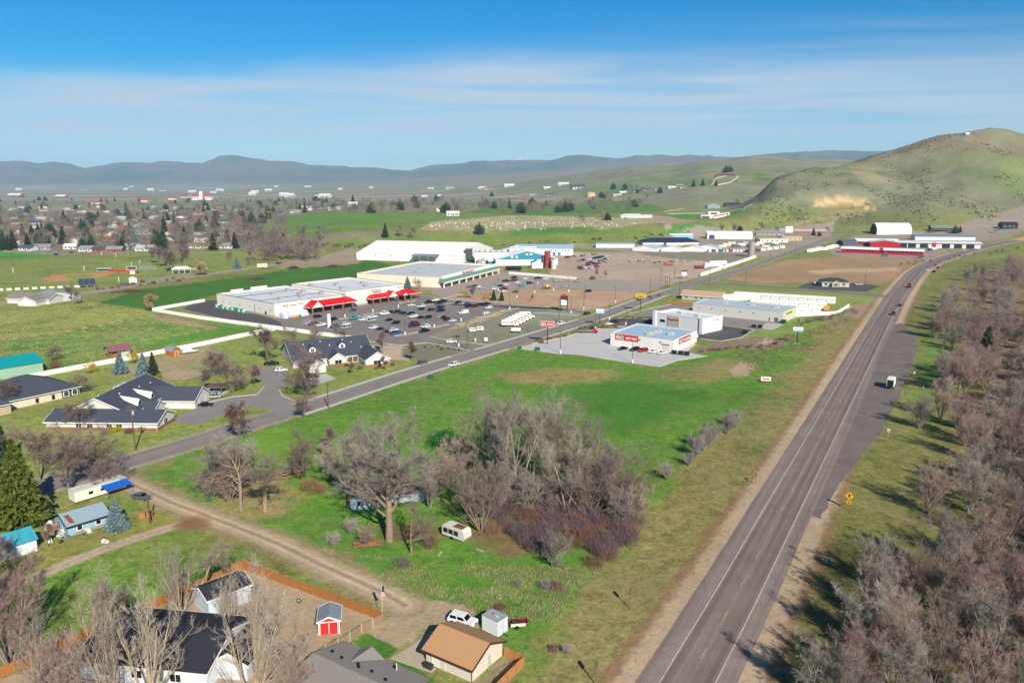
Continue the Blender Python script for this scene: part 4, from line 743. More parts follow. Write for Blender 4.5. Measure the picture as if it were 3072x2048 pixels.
# --- discount store
o, rz, L = frame((1318, 863), (1560, 800)); L = 92.0; D = 66.0; t = thing('discount_store', 'cream discount store with green mansard roof over its front', 'building', o, rz)
BW = mat('#e2d9c4', var=.04, scale=.3); wo, ro = flat(t, L, D, 7.0, BW, mat('#c2c4c6', var=.1, scale=.2, rough=.7), mat('#d8d2c2'), .9, .35)
mb = MB(); mb.add([(-1, -4.2, 3.6), (L+1, -4.2, 3.6), (L+1, 0, 3.6), (-1, 0, 3.6), (-.2, -2.9, 6.0), (L+.2, -2.9, 6.0), (L+.2, -.02, 6.0), (-.2, -.02, 6.0)], [(0, 1, 5, 4), (1, 2, 6, 5), (3, 0, 4, 7), (4, 5, 6, 7), (3, 2, 1, 0)]); c = part(t, 'mansard_roof', mb, mat('#5f8a78', var=.08, streak=(3, .3, .3)))
part(c, 'fascia', MB().box(-1, L+1, -4.3, -4.2, 2.9, 3.9), WHITE); part(t, 'sign_band', MB().box(0, L, -2.6, -2.3, 5.9, 8.2), WHITE)
for i in range(9): part(t, 'column', MB().box(i*L/8-.5, i*L/8+.5, -4.0, -3.3, 0, 3.0), WHITE)
for i in range(8): win(t, 'f', (i+.5)*L/8, .4, 7.0, 2.3, 0, L, 0, D, 'window', DGREY, GLASS)
text(t, 'BI-MART', SR, 30, -2.75, 6.15, 2.2, bold=.05, width=19)
for x, y in ((20, 30), (44, 40), (60, 20), (70, 44)): hvac(ro, x, y, 6.1, 2.6, 2, 1.3, GREY)
# --- big white warehouse of the plant
o, rz, L = frame((1070, 779), (1390, 788)); t = thing('white_warehouse', 'huge windowless white warehouse with a wide low gable roof', 'building', o, rz); WS = mat('#f0efea', var=.03, scale=.2, rough=.5)
WM = mat('#f4f3f0', var=.03, scale=.2, rough=.5)
gable(t, 0, L, 0, 92, 6.0, 8.5, 'x', WS, WM, .4, .2)
b = part(t, 'canopy', MB().add([(58, -9, 5.6), (82, -9, 5.6), (82, 0, 6.6), (58, 0, 6.6), (58, -9, 5.9), (82, -9, 5.9), (82, 0, 6.9), (58, 0, 6.9)], [(3, 2, 1, 0), (4, 5, 6, 7), (0, 1, 5, 4), (1, 2, 6, 5), (3, 0, 4, 7)]), mat('#7d8a98', var=.1))
for x in (58.5, 66, 74, 81.5): part(b, 'post', MB().box(x, x+.35, -8.9, -8.5, 0, 5.7), GREY)
for x in (19, 34): part(t, 'wall_lamp', MB().box(x, x+1, -.4, -.02, 4.2, 4.9), DARK)
# --- processing plant: gabled hall with teal end, sheds, tanks
o, rz, L = frame((1488, 797), (1640, 783)); t = thing('plant_hall', 'white metal hall with a teal gable end and small square windows', 'building', o, math.radians(8)); TEAL = mat('#2f86a0', var=.08)
Lh = 54.0; gable(t, 0, Lh, 0, 60, 5.2, 7.2, 'y', WS, WM, .5, .25)
mb = MB(); mb.prism([(.3, 5.0), (Lh-.3, 5.0), (Lh/2, 12.0)], 'y', -.12, -.03); g = part(t, 'gable_cladding', mb, TEAL)
for x in (14, 18, 27, 30.5, 43, 46.5): part(g, 'window', MB().box(x-1, x+1, -.2, -.12, 6.4 if x in (14, 18, 43, 46.5) else 8.6, 8.2 if x in (14, 18, 43, 46.5) else 10.3), WHITE)
o2 = G(1540, 768); t = thing('plant_rear_hall', 'white metal hall with pale blue roof behind the teal gable', 'building', G(1545, 765), math.radians(-4)); gable(t, 0, 57, 0, 26, 6.5, 3.0, 'x', WS, mat('#9db9c9', var=.05, rough=.5), .5, .2)
for x in (36, 40, 47, 50, 53): win(t, 'f', x, 4, 1.4, 1.4, 0, 57, 0, 26)
for x in (37, 42): rollup(t, x, -.03, 0, 3, 3.2, TEAL)
t = thing('plant_roof_house', 'stepped white plant building with pipes on its roof', 'building', G(1425, 790), math.radians(0)); flat(t, 30, 24, 9.5, WS, ROOFW, GREY, .4, .3); flat(t, 26, 18, 12.5, WS, ROOFW, GREY, .4, .3, x0=30.4, y0=8, nm='upper_wall'); mb = MB()
for i in range(5): mb.tube((4+i*5, 6, 9.6), (4+i*5, 6, 11.4), .9, .9, 10)
part(t, 'roof_fans', mb, GREY); mb = MB(); mb.tube((2, -1.5, 3), (28, -1.5, 3), .3); mb.tube((30, 2, 10.5), (55, 2, 10.5), .35); mb.tube((30, 4, 11.3), (55, 4, 11.3), .25); part(t, 'pipes', mb, GREY)
t = thing('cooling_tower', 'dark louvred cooling tower beside the white warehouse', 'tower', G(1396, 786), 0); part(t, 'casing', MB().box(0, 6, 0, 9, 3, 12), DGREY); part(t, 'top_frame', MB().box(.3, 5.7, .3, 8.7, 12.02, 13), OFFW); part(t, 'legs', MB().box(.4, 1, .4, 1, 0, 3).box(5, 5.6, .4, 1, 0, 3).box(5, 5.6, 8, 8.6, 0, 3), STEEL)
def tank(px, py, r, h, m, lab, nm='silo', cone=.3):
    t = thing(nm, lab, 'silo', G(px, py)); mb = MB(); mb.tube((0, 0, 0), (0, 0, h), r, r, 20); part(t, 'shell', mb, m); mb = MB(); mb.tube((0, 0, h+.01), (0, 0, h+cone), r*1.02, r*.25, 20); part(t, 'cap', mb, m)
    mb = MB()
    for k in range(3): mb.tube((0, 0, h*(k+1)/4), (0, 0, h*(k+1)/4+.12), r*1.02, r*1.02, 20)
    part(t, 'bands', mb, m); mb = MB(); mb.tube((r+.12, -.25, 0), (r+.12, -.25, h), .04, n=4); mb.tube((r+.12, .25, 0), (r+.12, .25, h), .04, n=4); part(t, 'ladder', mb, STEEL)
tank(1642, 803, 2.5, 14.0, mat('#9a4238', var=.12), 'tall rust red steel silo at the plant yard'); tank(1631, 802, 2.1, 10.0, mat('#5f5a58', var=.2), 'short dark grey silo left of the red one'); tank(1653, 804, 1.7, 8.5, mat('#a05a4c', var=.15), 'slim pale red tank right of the red silo'); tank(1661, 806, 2.2, 7.5, mat('#c9c9c4', var=.1), 'squat white tank right of the red silo', 'storage_tank')
tank(2253, 771, 3.1, 14.7, mat('#9d968a', var=.15, scale=.4), 'weathered concrete silo standing alone by the street', cone=.05)
t = thing('pump_house', 'white shed with a teal roof in front of the plant hall', 'shed', G(1596, 805), math.radians(8)); gable(t, 0, 9, 0, 8, 4.6, 2, 'y', WS, TEAL, .4); rollup(t, 2, -.03, 0, 5, 3.8, WHITE)
t = thing('small_teal_shed', 'low white shed with teal lean-to roof at the plant', 'shed', G(1465, 793), math.radians(10)); gable(t, 0, 13, 0, 8, 3, 1.6, 'x', TEAL, WS, .4)
t = thing('dust_drum', 'grey steel drum blower lying beside the white warehouse', 'machine', G(1440, 796), .3); part(t, 'drum', MB().tube((0, 0, 2.2), (0, 6, 2.2), 2.2, 2.2, 18), GREY); part(t, 'duct', MB().tube((0, 3, 4), (6, 3, 6), .7, .7, 10), GREY); part(t, 'stand', MB().box(-1, 1, .5, 5.5, 0, .6), DGREY)
t = thing('tanker_trailer', 'black cylindrical tanker parked behind the white yard fence', 'tanker', G(1517, 811), math.radians(-10)); part(t, 'tank', MB().tube((0, 0, 2.2), (13, 0, 2.2), 1.35, 1.35, 18), DARK); part(t, 'hatch', MB().tube((6, 0, 3.4), (6, 0, 4.0), .5, .5, 10), DARK)
for x in (2, 3.5, 10.5): part(t, 'wheel', MB().tube((x, -1.2, .5), (x, 1.2, .5), .5, .5, 12), TYRE)
part(t, 'chassis', MB().box(.5, 12.5, -.5, .5, .7, .95), DGREY)
# --- auto parts store
o, rz, L = frame((1831, 1034), (2019, 1058)); D = 27.4; t = thing('auto_parts_store', 'low white auto parts store with red sign boards and pale blue roof', 'building', o, rz)
wo, ro = flat(t, L, D, 5.4, mat('#dedad2', var=.04, scale=.4), mat('#a3bccd', rough=.6, var=.06, scale=.3), mat('#b5c6d0'), .35, .25)
for x, y in ((14, 6), (14.5, 10), (15, 14), (22, 11)): hvac(ro, x, y, 5.06, 2.2, 2.0, 1.3)
ORR = mat('#c8101c', rough=.4, var=.03); ORG = mat('#12603a', rough=.5, var=.03)
def oreilly(par, x, z, wd, hg, y=-.1, dr=None):
    b = part(par, 'sign_board', MB().box(x, x+wd, y, y+.08, z, z+hg), ORR); text(b, "O'Reilly", WHITE, x+wd*.05, y-.05, z+hg*.28, hg*.62, width=wd*.36, bold=.09*hg, ext=.02); text(b, "O'Reilly", ORG, x+wd*.06, y-.09, z+hg*.30, hg*.58, width=wd*.34, bold=.0, ext=.02); text(b, 'AUTO PARTS', WHITE, x+wd*.46, y-.05, z+hg*.25, hg*.6, width=wd*.48, bold=.02*hg); return b
oreilly(t, 2.3, 2.7, 11.0, 2.5)
e = bpy.data.objects.new('east_sign', None); C.objects.link(e); e.parent = t; e.location = (L, 6.0, 0); e.rotation_euler = (0, 0, math.pi/2); oreilly(e, 0, 2.5, 13.0, 2.4)
win(t, 'f', 14.2, 0, 1.1, 2.1, 0, L, 0, D, 'door', WHITE, OFFW); win(t, 'f', 23.2, 0, 1.1, 2.1, 0, L, 0, D, 'door', WHITE, OFFW); rollup(t, 24.6, -.05, 0, 2.8, 3.0, OFFW); part(t, 'door_hood', MB().box(24.3, 27.7, -.35, -.02, 3.1, 3.3), DGREY)
for x in (13.9, 23.5): part(t, 'wall_lamp', MB().box(x, x+.5, -.5, -.02, 3.9, 4.2), DARK)
# --- clinic (tall white block)
o, rz, L = frame((1962, 978), (2105, 1002)); t = thing('white_clinic', 'tall white stucco clinic with red lettering and a beige panel', 'building', o, rz); SW = mat('#ebe9e6', var=.03, scale=.5); wo, ro = flat(t, L, 17, 7.0, SW, ROOFW, WHITE, .8, .3)
part(t, 'corner_pier', MB().box(-.6, 1.2, -.5, 1.0, -.02, 7.9), SW); part(t, 'corner_pier', MB().box(L-1.2, L+.6, -.5, 1.0, -.02, 7.6), SW); part(t, 'beige_panel', MB().box(8.2, 15.2, -.25, -.02, 0, 6.5), mat('#c2b7ac', var=.06))
text(t, 'UrgentCare', SR, 8.5, -.35, 4.5, 1.15, width=6.4, bold=.03); part(t, 'window', MB().box(3.6, 6.6, -.1, -.02, 2.8, 4.1), GLASS); b = part(t, 'window_trim', MB().box(3.4, 6.8, -.06, -.02, 2.6, 4.3), WHITE)
for i in range(4): part(t, 'pilaster', MB().box(L+.02, L+.5, 3.0+i*3.6, 3.7+i*3.6, 0, 6.2), SW)
e = bpy.data.objects.new('end_sign', None); C.objects.link(e); e.parent = t; e.location = (L+.1, 9, 0); e.rotation_euler = (0, 0, math.pi/2); text(e, 'Care', SR, 0, -.1, 5.3, 1.3, width=4.5, bold=.04)
hvac(ro, 8, 8, 6.2); hvac(ro, 18, 8, 6.2)
# --- dollar store
o, rz, L = frame((2077, 939), (2348, 968)); D = 21.0; t = thing('dollar_store', 'long pale grey metal store with pale blue roof and yellow sign', 'building', o, rz); wo, ro = flat(t, L, D, 5.6, mat('#c9c7bf', var=.05, streak=(2, .2, .2)), mat('#b3c0c8', rough=.6, var=.06, scale=.3), mat('#b0bec8'), .3, .2)
for x in (12, 27, 40): hvac(ro, x, 12, 5.3, 2.6, 1.6, 1.1)
win(t, 'f', 42.5, 0, 1.0, 2.2, 0, L, 0, D, 'door', WHITE, mat('#8a7868')); win(t, 'f', 46.0, 0, 2.2, 2.4, 0, L, 0, D, 'door', WHITE, mat('#6f6258'))
for x in (4, 11, 19, 27, 34): part(t, 'wall_lamp', MB().box(x, x+.6, -.4, -.02, 3.5, 3.9), GREY)
e = bpy.data.objects.new('end_sign', None); C.objects.link(e); e.parent = t; e.location = (L+.08, 4, 0); e.rotation_euler = (0, 0, math.pi/2); YS = mat('#e8d21a', rough=.45, var=.03); b = part(e, 'sign_board', MB().box(0, 10, -.1, 0, 3.2, 4.9), YS); text(b, 'DOLLAR GENERAL', BLACK, .4, -.12, 3.7, 1.0, width=9.2, bold=.03)
# --- rental storage rows and others along the street
t = thing('tan_roof_house', 'grey house with a tan roof at the storage yard gate', 'house', *frame((2045, 897), (2160, 905))[:2]); gable(t, 0, 24, 0, 11, 2.7, 2.4, 'x', mat('#b3b1ac'), mat('#b79a80', rough=.9, var=.1), .6, skirt=WHITE)
for x in (3, 9, 12, 18): win(t, 'f', x, .9, 1.6, 1.2, 0, 24, 0, 11)
TANR = mat('#e9e7e4', var=.04, scale=.3)
for i, (A, Bq, dp, lab) in enumerate((((2225, 938), (2462, 942), 9, 'front row of white curved storage units with brown door frames'), ((2250, 918), (2480, 926), 9, 'middle row of white curved storage units'), ((2200, 893), (2505, 911), 9, 'back row of white curved storage units by the cross road'))):
    o, rz, L = frame(A, Bq); t = thing('storage_row', lab, 'storage units', o, rz, 'rows of rental storage units'); mb = MB(); pr = [(0, -.05), (dp, -.05), (dp, 2.5), (dp*.85, 3.1), (dp*.5, 3.5), (dp*.15, 3.1), (0, 2.5)]; mb.prism(pr, 'x', 0, L); part(t, 'shell', mb, TANR)
    n = int(L/5)
    for k in range(n): d_ = rollup(t, k*L/n+.6, -.03, 0, L/n-1.2, 2.2, WHITE); part(d_, 'door_frame', MB().box(k*L/n+.35, k*L/n+.55, -.12, 0, 0, 2.4).box(k*L/n+.4, (k+1)*L/n-.4, -.12, 0, 2.3, 2.45), mat('#8a6a5c'))
t = thing('storage_row', 'short white storage block beside the tan roofed house', 'storage units', G(2170, 905), R(20), 'rows of rental storage units'); gable(t, 0, 26, 0, 9, 2.6, 1.0, 'x', WHITE, TANR, .3)
for k in range(6): rollup(t, 1+k*4.2, -.03, 0, 3, 2.2, OFFW)
one('wooden_gate', 'orange timber gate at the end of the front storage row', 'gate', MB().box(0, 4.5, 0, .12, 0, 2.4).box(-.1, .1, -.05, .17, 0, 2.6).box(4.4, 4.6, -.05, .17, 0, 2.6).box(0, 4.5, -.06, 0, .4, .55).box(0, 4.5, -.06, 0, 1.9, 2.05), mat('#c98a3a', var=.15), G(2472, 930), R(30))
t = thing('dark_roof_office', 'small beige office with dark hip roof by the cross road', 'building', *frame((2466, 859), (2548, 861))[:2]); hip(t, 0, 17.5, 0, 13, 3.0, 2.6, mat('#c9bfae'), mat('#3c4149', rough=.9), .7, fascia=WHITE); gable(t, 6, 11, -2.5, 2, 2.8, 1.4, 'y', mat('#a99a86'), mat('#3c4149', rough=.9), .4, wname='porch_wall', rname='porch_roof', skirt=WHITE)
for x in (2.5, 8.5, 14): win(t, 'f', x, .8, 1.8, 1.5, 0, 17, 0 if x != 8.5 else -2.5, 13)
# mini storage across the street
for i, (px, py, Lx, Dp, hd, roof, lab) in enumerate(((1897, 752, 26, 24, 24, '#b5c5cc', 'white storage block with pale blue roof left of the others'), (1983, 754, 20, 14, 30, '#d5d7d6', 'small white storage block second from the left'), (2050, 753, 20, 12, 26, '#d8d9d8', 'small white storage block third from the left'), (2080, 752, 26, 20, 32, '#c2c8ca', 'white storage block with grey roof right of the others'))):
    t = thing('storage_block', lab, 'storage units', G(px, py), R(hd-55), 'white storage blocks across the street'); gable(t, 0, Lx, 0, Dp, 3.2, 2.6, 'y', WHITE, mat(roof, rough=.5), .3)
    for k in range(int(Lx/4.6)): rollup(t, .8+k*4.6, -.03, 0, 3.4, 2.5, mat('#dfe6e8'))
    for k in range(int(Dp/4.6)): rollup(t, .8+k*4.6, Lx, 0, 3.4, 2.5, mat('#dfe6e8'), face='r')
t = thing('long_white_shed', 'long white row of storage units by the green bank', 'storage units', G(1788, 743), R(-3)); gable(t, 0, 42, 0, 12, 4.2, 1.2, 'x', WHITE, FOIL, .3)
for k in range(10): rollup(t, .8+k*4.1, -.03, 0, 3, 3, mat('#dddedd'))
t = thing('navy_roof_house', 'low house with a broad navy roof behind the storage blocks', 'house', G(2010, 734), R(5)); hip(t, -32, 34, 0, 22, 3.0, 4.5, OFFW, mat('#27324e', rough=.6), 1); hip(t, -6, 14, -7, 6, 3.0, 3.2, WHITE, mat('#27324e', rough=.6), .6)
t = thing('turquoise_shed', 'turquoise fronted shed behind the navy roof', 'shed', G(2010, 716), R(4)); gable(t, 0, 30, 0, 10, 4.4, 1.4, 'x', mat('#7fb8b8'), mat('#d8e4e4'), .4)
t = thing('white_metal_shop', 'white metal workshop with blue end wall behind the street', 'building', G(2122, 716), R(-6)); gable(t, 0, 56, 0, 22, 6, 3, 'x', WS, WM, .4); rollup(t, 2, -.03, 0, 7, 5, mat('#3a4a70'))
for i, (px, py, Lx, hd, roof, wallc, lab) in enumerate(((2268, 706, 36, -12, '#8f9498', '#a89a8c', 'low grey roofed building behind the containers'), (2340, 702, 62, -8, '#b9b3ad', '#9a6a50', 'brick building with pale low roof under the trees'), (2280, 728, 34, 4, '#d9d6cf', '#dcd3c0', 'cream flat shed behind the shipping containers'), (2350, 722, 24, 6, '#d5c8b8', '#c9a988', 'tan block building by the blue car lot'))):
    t = thing('yard_building', lab, 'building', G(px, py), R(hd)); gable(t, 0, Lx, 0, 16, 4.2, 2.2 if i < 2 else .6, 'x', mat(wallc), mat(roof, rough=.7), .8)
    for k in range(int(Lx/6)): win(t, 'f', 3+k*6, 1, 2, 1.6, 0, Lx, 0, 16)
t = thing('blue_roof_hall', 'long white hall with slate blue roof at the hill foot', 'building', G(2400, 690), R(-14)); gable(t, 0, 64, 0, 22, 5.5, 4, 'x', WHITE, mat('#6f86a8', rough=.5), .5)
for k in range(8): win(t, 'f', 5+k*7.5, 2, 2.4, 1.6, 0, 64, 0, 22)
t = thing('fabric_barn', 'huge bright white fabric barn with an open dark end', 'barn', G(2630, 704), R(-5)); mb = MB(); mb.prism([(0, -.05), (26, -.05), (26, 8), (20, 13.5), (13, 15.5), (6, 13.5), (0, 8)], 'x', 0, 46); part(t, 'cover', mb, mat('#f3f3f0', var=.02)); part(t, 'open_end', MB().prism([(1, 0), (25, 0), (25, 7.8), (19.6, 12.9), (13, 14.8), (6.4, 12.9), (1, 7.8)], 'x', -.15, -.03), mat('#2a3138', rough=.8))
REDW = mat('#b0202a', var=.1); t = thing('red_storage_barn', 'long red storage building with white roof in two wings', 'building', *frame((2524, 758), (2770, 768))[:2])
gable(t, 0, 34, 0, 9, 4.4, 1.6, 'x', REDW, mat('#e9e9e9', rough=.5), .8); gable(t, 39, 74, 0, 9, 4.4, 1.6, 'x', REDW, mat('#e9e9e9', rough=.5), .8, wname='wing_wall', rname='wing_roof'); part(t, 'link_wall', MB().box(34.2, 38.8, 2, 8, 0, 5.5), REDW)
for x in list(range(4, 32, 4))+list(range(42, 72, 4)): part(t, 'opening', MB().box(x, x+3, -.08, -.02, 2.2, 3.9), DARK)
t = thing('red_shop', 'red workshop with low grey gable behind the red wings', 'building', G(2610, 741), R(-20)); gable(t, 0, 30, 0, 22, 5.2, 2.2, 'y', REDW, mat('#c3c5c8', rough=.5), .5)
t = thing('white_roof_shed', 'low shed with a broad white roof behind the red buildings', 'shed', G(2568, 735), R(-16)); gable(t, 0, 44, 0, 18, 4.5, 2.6, 'x', mat('#8a2a2a'), mat('#e4e2dc', rough=.5), 1)
t = thing('open_front_shop', 'long white roofed shop with dark open bays along the highway', 'building', G(2688, 742), R(-13)); gable(t, 0, 84, 0, 14, 5.5, 1.4, 'x', OFFW, mat('#dadcde', rough=.5), 1.5)
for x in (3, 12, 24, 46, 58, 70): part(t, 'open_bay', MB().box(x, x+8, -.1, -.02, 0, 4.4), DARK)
part(t, 'red_panel', MB().box(36, 40, -.3, -.05, 0, 6.5), RED, 'red upright panel at the shop entrance')
t = thing('blue_roof_shop', 'long low building with blue roof behind the open shop', 'building', G(2745, 720), R(-8)); gable(t, 0, 70, 0, 16, 4.5, 1.8, 'x', WHITE, mat('#6f87a0', rough=.5), .6)
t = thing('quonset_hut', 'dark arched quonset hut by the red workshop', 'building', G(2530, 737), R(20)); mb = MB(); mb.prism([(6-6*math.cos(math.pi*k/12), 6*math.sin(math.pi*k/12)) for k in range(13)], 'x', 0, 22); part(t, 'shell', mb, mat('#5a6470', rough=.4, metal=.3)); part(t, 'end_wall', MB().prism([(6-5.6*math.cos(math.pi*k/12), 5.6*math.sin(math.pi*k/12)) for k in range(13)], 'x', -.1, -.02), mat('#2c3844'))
t = thing('hillside_house', 'brown house with green roof and deck at the hill foot', 'house', GT(2795, 695), R(-6)); gable(t, 0, 26, 0, 12, 5.5, 3.2, 'x', mat('#6b4a3c'), mat('#6f8a74', rough=.6), 1); part(t, 'deck', MB().box(-4, 24, -5, -.05, 2.2, 2.5).box(-3.5, -3, -4.6, -4.2, -1, 2.2).box(23, 23.5, -4.6, -4.2, -1, 2.2), mat('#7a5a44'))
t = thing('dark_hill_house', 'charcoal two storey house with white garage at the right edge', 'house', GT(3005, 688), R(-8)); gable(t, 0, 20, 0, 12, 6, 3.6, 'x', mat('#30343e'), mat('#262a33', rough=.8), .6)
for x in (4, 10, 15): win(t, 'f', x, 3.4, 1.8, 1.8, 0, 20, 0, 12, gm=GLASS2)
# modern house and ranch on the bench
t = thing('modern_house', 'white modern house with slanted red band and dark garage doors', 'house', GT(2103, 655), R(-4)); z0 = 0; mb = MB().box(0, 15, 0, 12, -1, 5); part(t, 'garage_wall', mb, WHITE); rollup(t, 1, -.03, 0, 12, 3.6, mat('#4a545c')); mb = MB(); mb.prism([(15.1, -1), (44, -1), (44, 9), (15.1, 4.5)], 'y', 0, 14); part(t, 'main_wall', mb, WHITE)
mb = MB(); mb.prism([(17, .2), (19, .2), (21, 3.0), (40, 6.0), (40, .2), (42, .2), (42, 8), (20, 4.6)], 'y', -.2, -.05); part(t, 'red_band', mb, mat('#b8474c')); part(t, 'upper_block', MB().box(12, 30, 8, 20, 5.1, 10), WHITE); win(t, 'f', 21, 6, 10, 2.6, 0, 30, 8, 20); part(t, 'roof_slab', MB().box(-.5, 15, -.5, 12.5, 5.02, 5.3), OFFW); rollup(t, 34, -.03, 0, 4, 3, DARK); part(t, 'side_wing', MB().box(44.1, 58, 4, 14, -1, 4.2), WHITE)
t = thing('ranch_house', 'low white ranch house with pale roof on the bench', 'house', GT(1862, 653), R(-3)); hip(t, 0, 36, 0, 12, 3.2, 2.6, WHITE, mat('#d9dad8', rough=.7), 1); gable(t, 36.1, 50, 1, 11, 3, 1.6, 'x', WHITE, OFFW, .5)
t = thing('barn_house', 'grey blue barn with white trim behind the paddock fence', 'barn', GT(2122, 625), R(0)); gable(t, 0, 26, 0, 16, 6, 4, 'y', mat('#8b97a3'), mat('#9aa6b0', rough=.5), .5)
t = thing('dark_barn', 'dark roofed house among trees on the bench', 'house', GT(2175, 621), R(-3)); gable(t, 0, 34, 0, 16, 5, 4, 'x', mat('#4a4a52'), mat('#3c3d46', rough=.8), .6)
t = thing('hilltop_house', 'brown house cut into the middle hill below dark trees', 'house', GT(2150, 531), R(-2)); hip(t, 0, 60, 0, 16, 6, 4, mat('#8a6458'), mat('#6a5048', rough=.8), 2)
mb = MB(); P = [GT(*p) for p in ((2135, 555), (2150, 535), (2200, 524), (2215, 530), (2190, 548), (2150, 556))]; c0 = P[0]
one('retaining_wall', 'pale terrace wall below the hill house', 'wall', (lambda m: [m.tube(a-c0, b-c0, 2.2, 2.2, 5) for a, b in zip(P, P[1:])] and m)(MB()), mat('#c9b8a8'), c0)
t = thing('summit_hut', 'small white hut near the top of the big hill', 'hut', GT(2900, 404), 0); gable(t, -4, 4, -3, 3, 3, 1.5, 'x', OFFW, OFFW, .3); part(t, 'mast', MB().tube((9, 0, -1), (9, 0, 10), .3, .15), WHITE)
t = thing('water_tank_building', 'tan round water tank among the trees', 'tank', GT(1772, 590)); part(t, 'shell', MB().tube((0, 0, -2), (0, 0, 12), 14, 14, 28), mat('#c9ae8a')); part(t, 'roof', MB().tube((0, 0, 12.02), (0, 0, 13.5), 14.3, 2, 28), mat('#d5bf9e'))
# --- duplexes and houses by the court
LAP = mat('#d3d0c8', var=.05, streak=(.2, .2, 7)); o = G(923, 1121); t = thing('gabled_duplex', 'cream duplex with a charcoal roof and two dormers beside the court', 'house', o, R(27))
wo, ro = gable(t, -3, 29, 11, 35, 2.9, 5.2, 'x', LAP, SHINGLE, .6, skirt=WHITE); gable(t, 0, 7, 0, 13, 2.8, 2.2, 'y', LAP, SHINGLE, .5, wname='garage_wall', rname='garage_roof', skirt=WHITE); gable(t, 10.3, 17, 7.8, 16, 2.8, 2.2, 'y', LAP, SHINGLE, .5, wname='bay_wall', rname='bay_roof', skirt=WHITE); gable(t, 22.4, 31.8, .2, 18, 2.8, 2.8, 'y', LAP, SHINGLE, .5, wname='wing_wall', rname='wing_roof', skirt=WHITE)
dormer(ro, 5.5, 15, 4.6, 2.4, 1.7, 3.2, WHITE, SHINGLE); dormer(ro, 17.5, 16, 5.0, 2.4, 1.7, 3.2, WHITE, SHINGLE); vents(ro, ((3, 20, 7), (10, 21, 7.3), (13, 18, 6.2), (19, 21, 7.3), (22, 19, 6.5), (25, 15, 4.9)))
rollup(t, 1.0, -.03, 0, 5.0, 2.3, WHITE, 'garage_door'); part(t, 'recess_shade_panel', MB().box(17.2, 22.2, 10.85, 10.95, .3, 2.6), mat('#6a4a44'))  # dark brown panel stands in for the shade of the porch recess
for x, y, wd in ((13.7, 7.8, 2.6), (27, .2, 2.8)): win(t, 'f', x, .9, wd, 1.4, 0, 0, y, 0)
for x in (17.6, 19.7, 21.8): part(t, 'porch_post', MB().box(x, x+.2, 9.2, 9.4, 0, 2.7), WHITE)
part(t, 'brick_base', MB().box(10.2, 17.1, 7.65, 7.75, 0, .9).box(22.3, 31.9, .05, .15, 0, .9), BRICK)
o = Vector((-134.5, 214.0, 0)); t = thing('broad_duplex', 'cream duplex with broad charcoal roofs and a great front gable', 'house', o, R(-2))
gable(t, 0, 32.5, 0, 10.5, 2.6, 2.2, 'x', LAP, SHINGLE, .6, wname='front_wall', rname='front_roof', skirt=WHITE); wo, ro = gable(t, 2.0, 22, 5.5, 35, 3.4, 4.6, 'y', LAP, SHINGLE, .6, skirt=WHITE); gable(t, 14, 33.5, 22.5, 33.5, 2.7, 3.0, 'x', LAP, SHINGLE, .5, wname='wing_wall', rname='wing_roof', skirt=WHITE); gable(t, 19, 26, 11.5, 18.5, 2.7, 2.0, 'x', LAP, SHINGLE, .4, wname='bay_wall', rname='bay_roof', skirt=WHITE)
for y in (13, 21):
    mb = MB(); mb.add([(16.6, y-1.6, 5.9), (16.6, y+1.6, 5.9), (21.0, y-1.4, 4.0), (21.0, y+1.4, 4.0), (21.0, y, 5.9), (14.5, y, 6.9)], [(0, 2, 4, 5), (1, 5, 4, 3), (2, 3, 4), (0, 1, 3, 2)]); d_ = part(ro, 'dormer', mb, WHITE); part(d_, 'pane', MB().box(21.02, 21.08, y-.6, y+.6, 4.2, 5.2), GLASS)
vents(ro, ((9, 12, 6.6), (8.5, 24, 6.4), (14.5, 14, 6.9), (15.4, 24, 6.4), (10.5, 18, 7.3), (16, 30, 6.1)))
for i in range(3): part(ro, 'skylight', MB().box(5.2+i*1.1, 5.9+i*1.1, 27+i*.9, 28.6+i*.9, 5.55+i*.45, 5.7+i*.45), mat('#c9d6da', rough=.2))
for x in (9.5, 12.8, 18.5, 21.4): win(t, 'f', x, .9, 1.6, 1.3, 0, 32.5, 0, 0)
win(t, 'r', 5.2, .7, 2.2, 1.7, 0, 32.5, 0, 10.5); win(t, 'r', 28, .2, 4.6, 2.3, 0, 33.5, 0, 0, 'garage_door', WHITE, OFFW); win(t, 'f', 27.5, .2, 1.1, 2.1, 0, 0, 22.5, 0, 'door', WHITE, WHITE); part(t, 'brick_base', MB().box(.1, 32.4, -.1, -.02, 0, .9).box(32.52, 32.6, 0, 10.5, 0, .9), BRICK)
o, rz, L = frame((98, 1214), (226, 1186)); t = thing('stucco_house', 'cream stucco house with dark roof and arched windows at the left edge', 'house', o, rz); ro = hip(t, -9, L+1.5, 0, 22, 2.8, 5.0, mat('#d3c9b2'), SHINGLE, .7, fascia=WHITE); vents(ro, ((8, 8, 5.3),))
hip(t, -20, -8, -4, 12, 3.0, 3.6, mat('#b9a68c'), SHINGLE, .6, fascia=WHITE)
for x in (1.5, 6.5):
    win(t, 'f', x, .4, .8, 1.4, 0, 0, 0, 0, fm=BRICK)
for x in (10.6, 13.4):
    mb = MB(); mb.prism([(x-1, .3), (x+1, .3)]+[(x+math.cos(a)*1.0, 1.5+math.sin(a)*1.0) for a in np.linspace(0, math.pi, 9)], 'y', -.12, -.03); w_ = part(t, 'arched_window', mb, WHITE); part(w_, 'pane', MB().prism([(x-.75, .5), (x+.75, .5)]+[(x+math.cos(a)*.75, 1.5+math.sin(a)*.75) for a in np.linspace(0, math.pi, 9)], 'y', -.16, -.12), GLASS2)
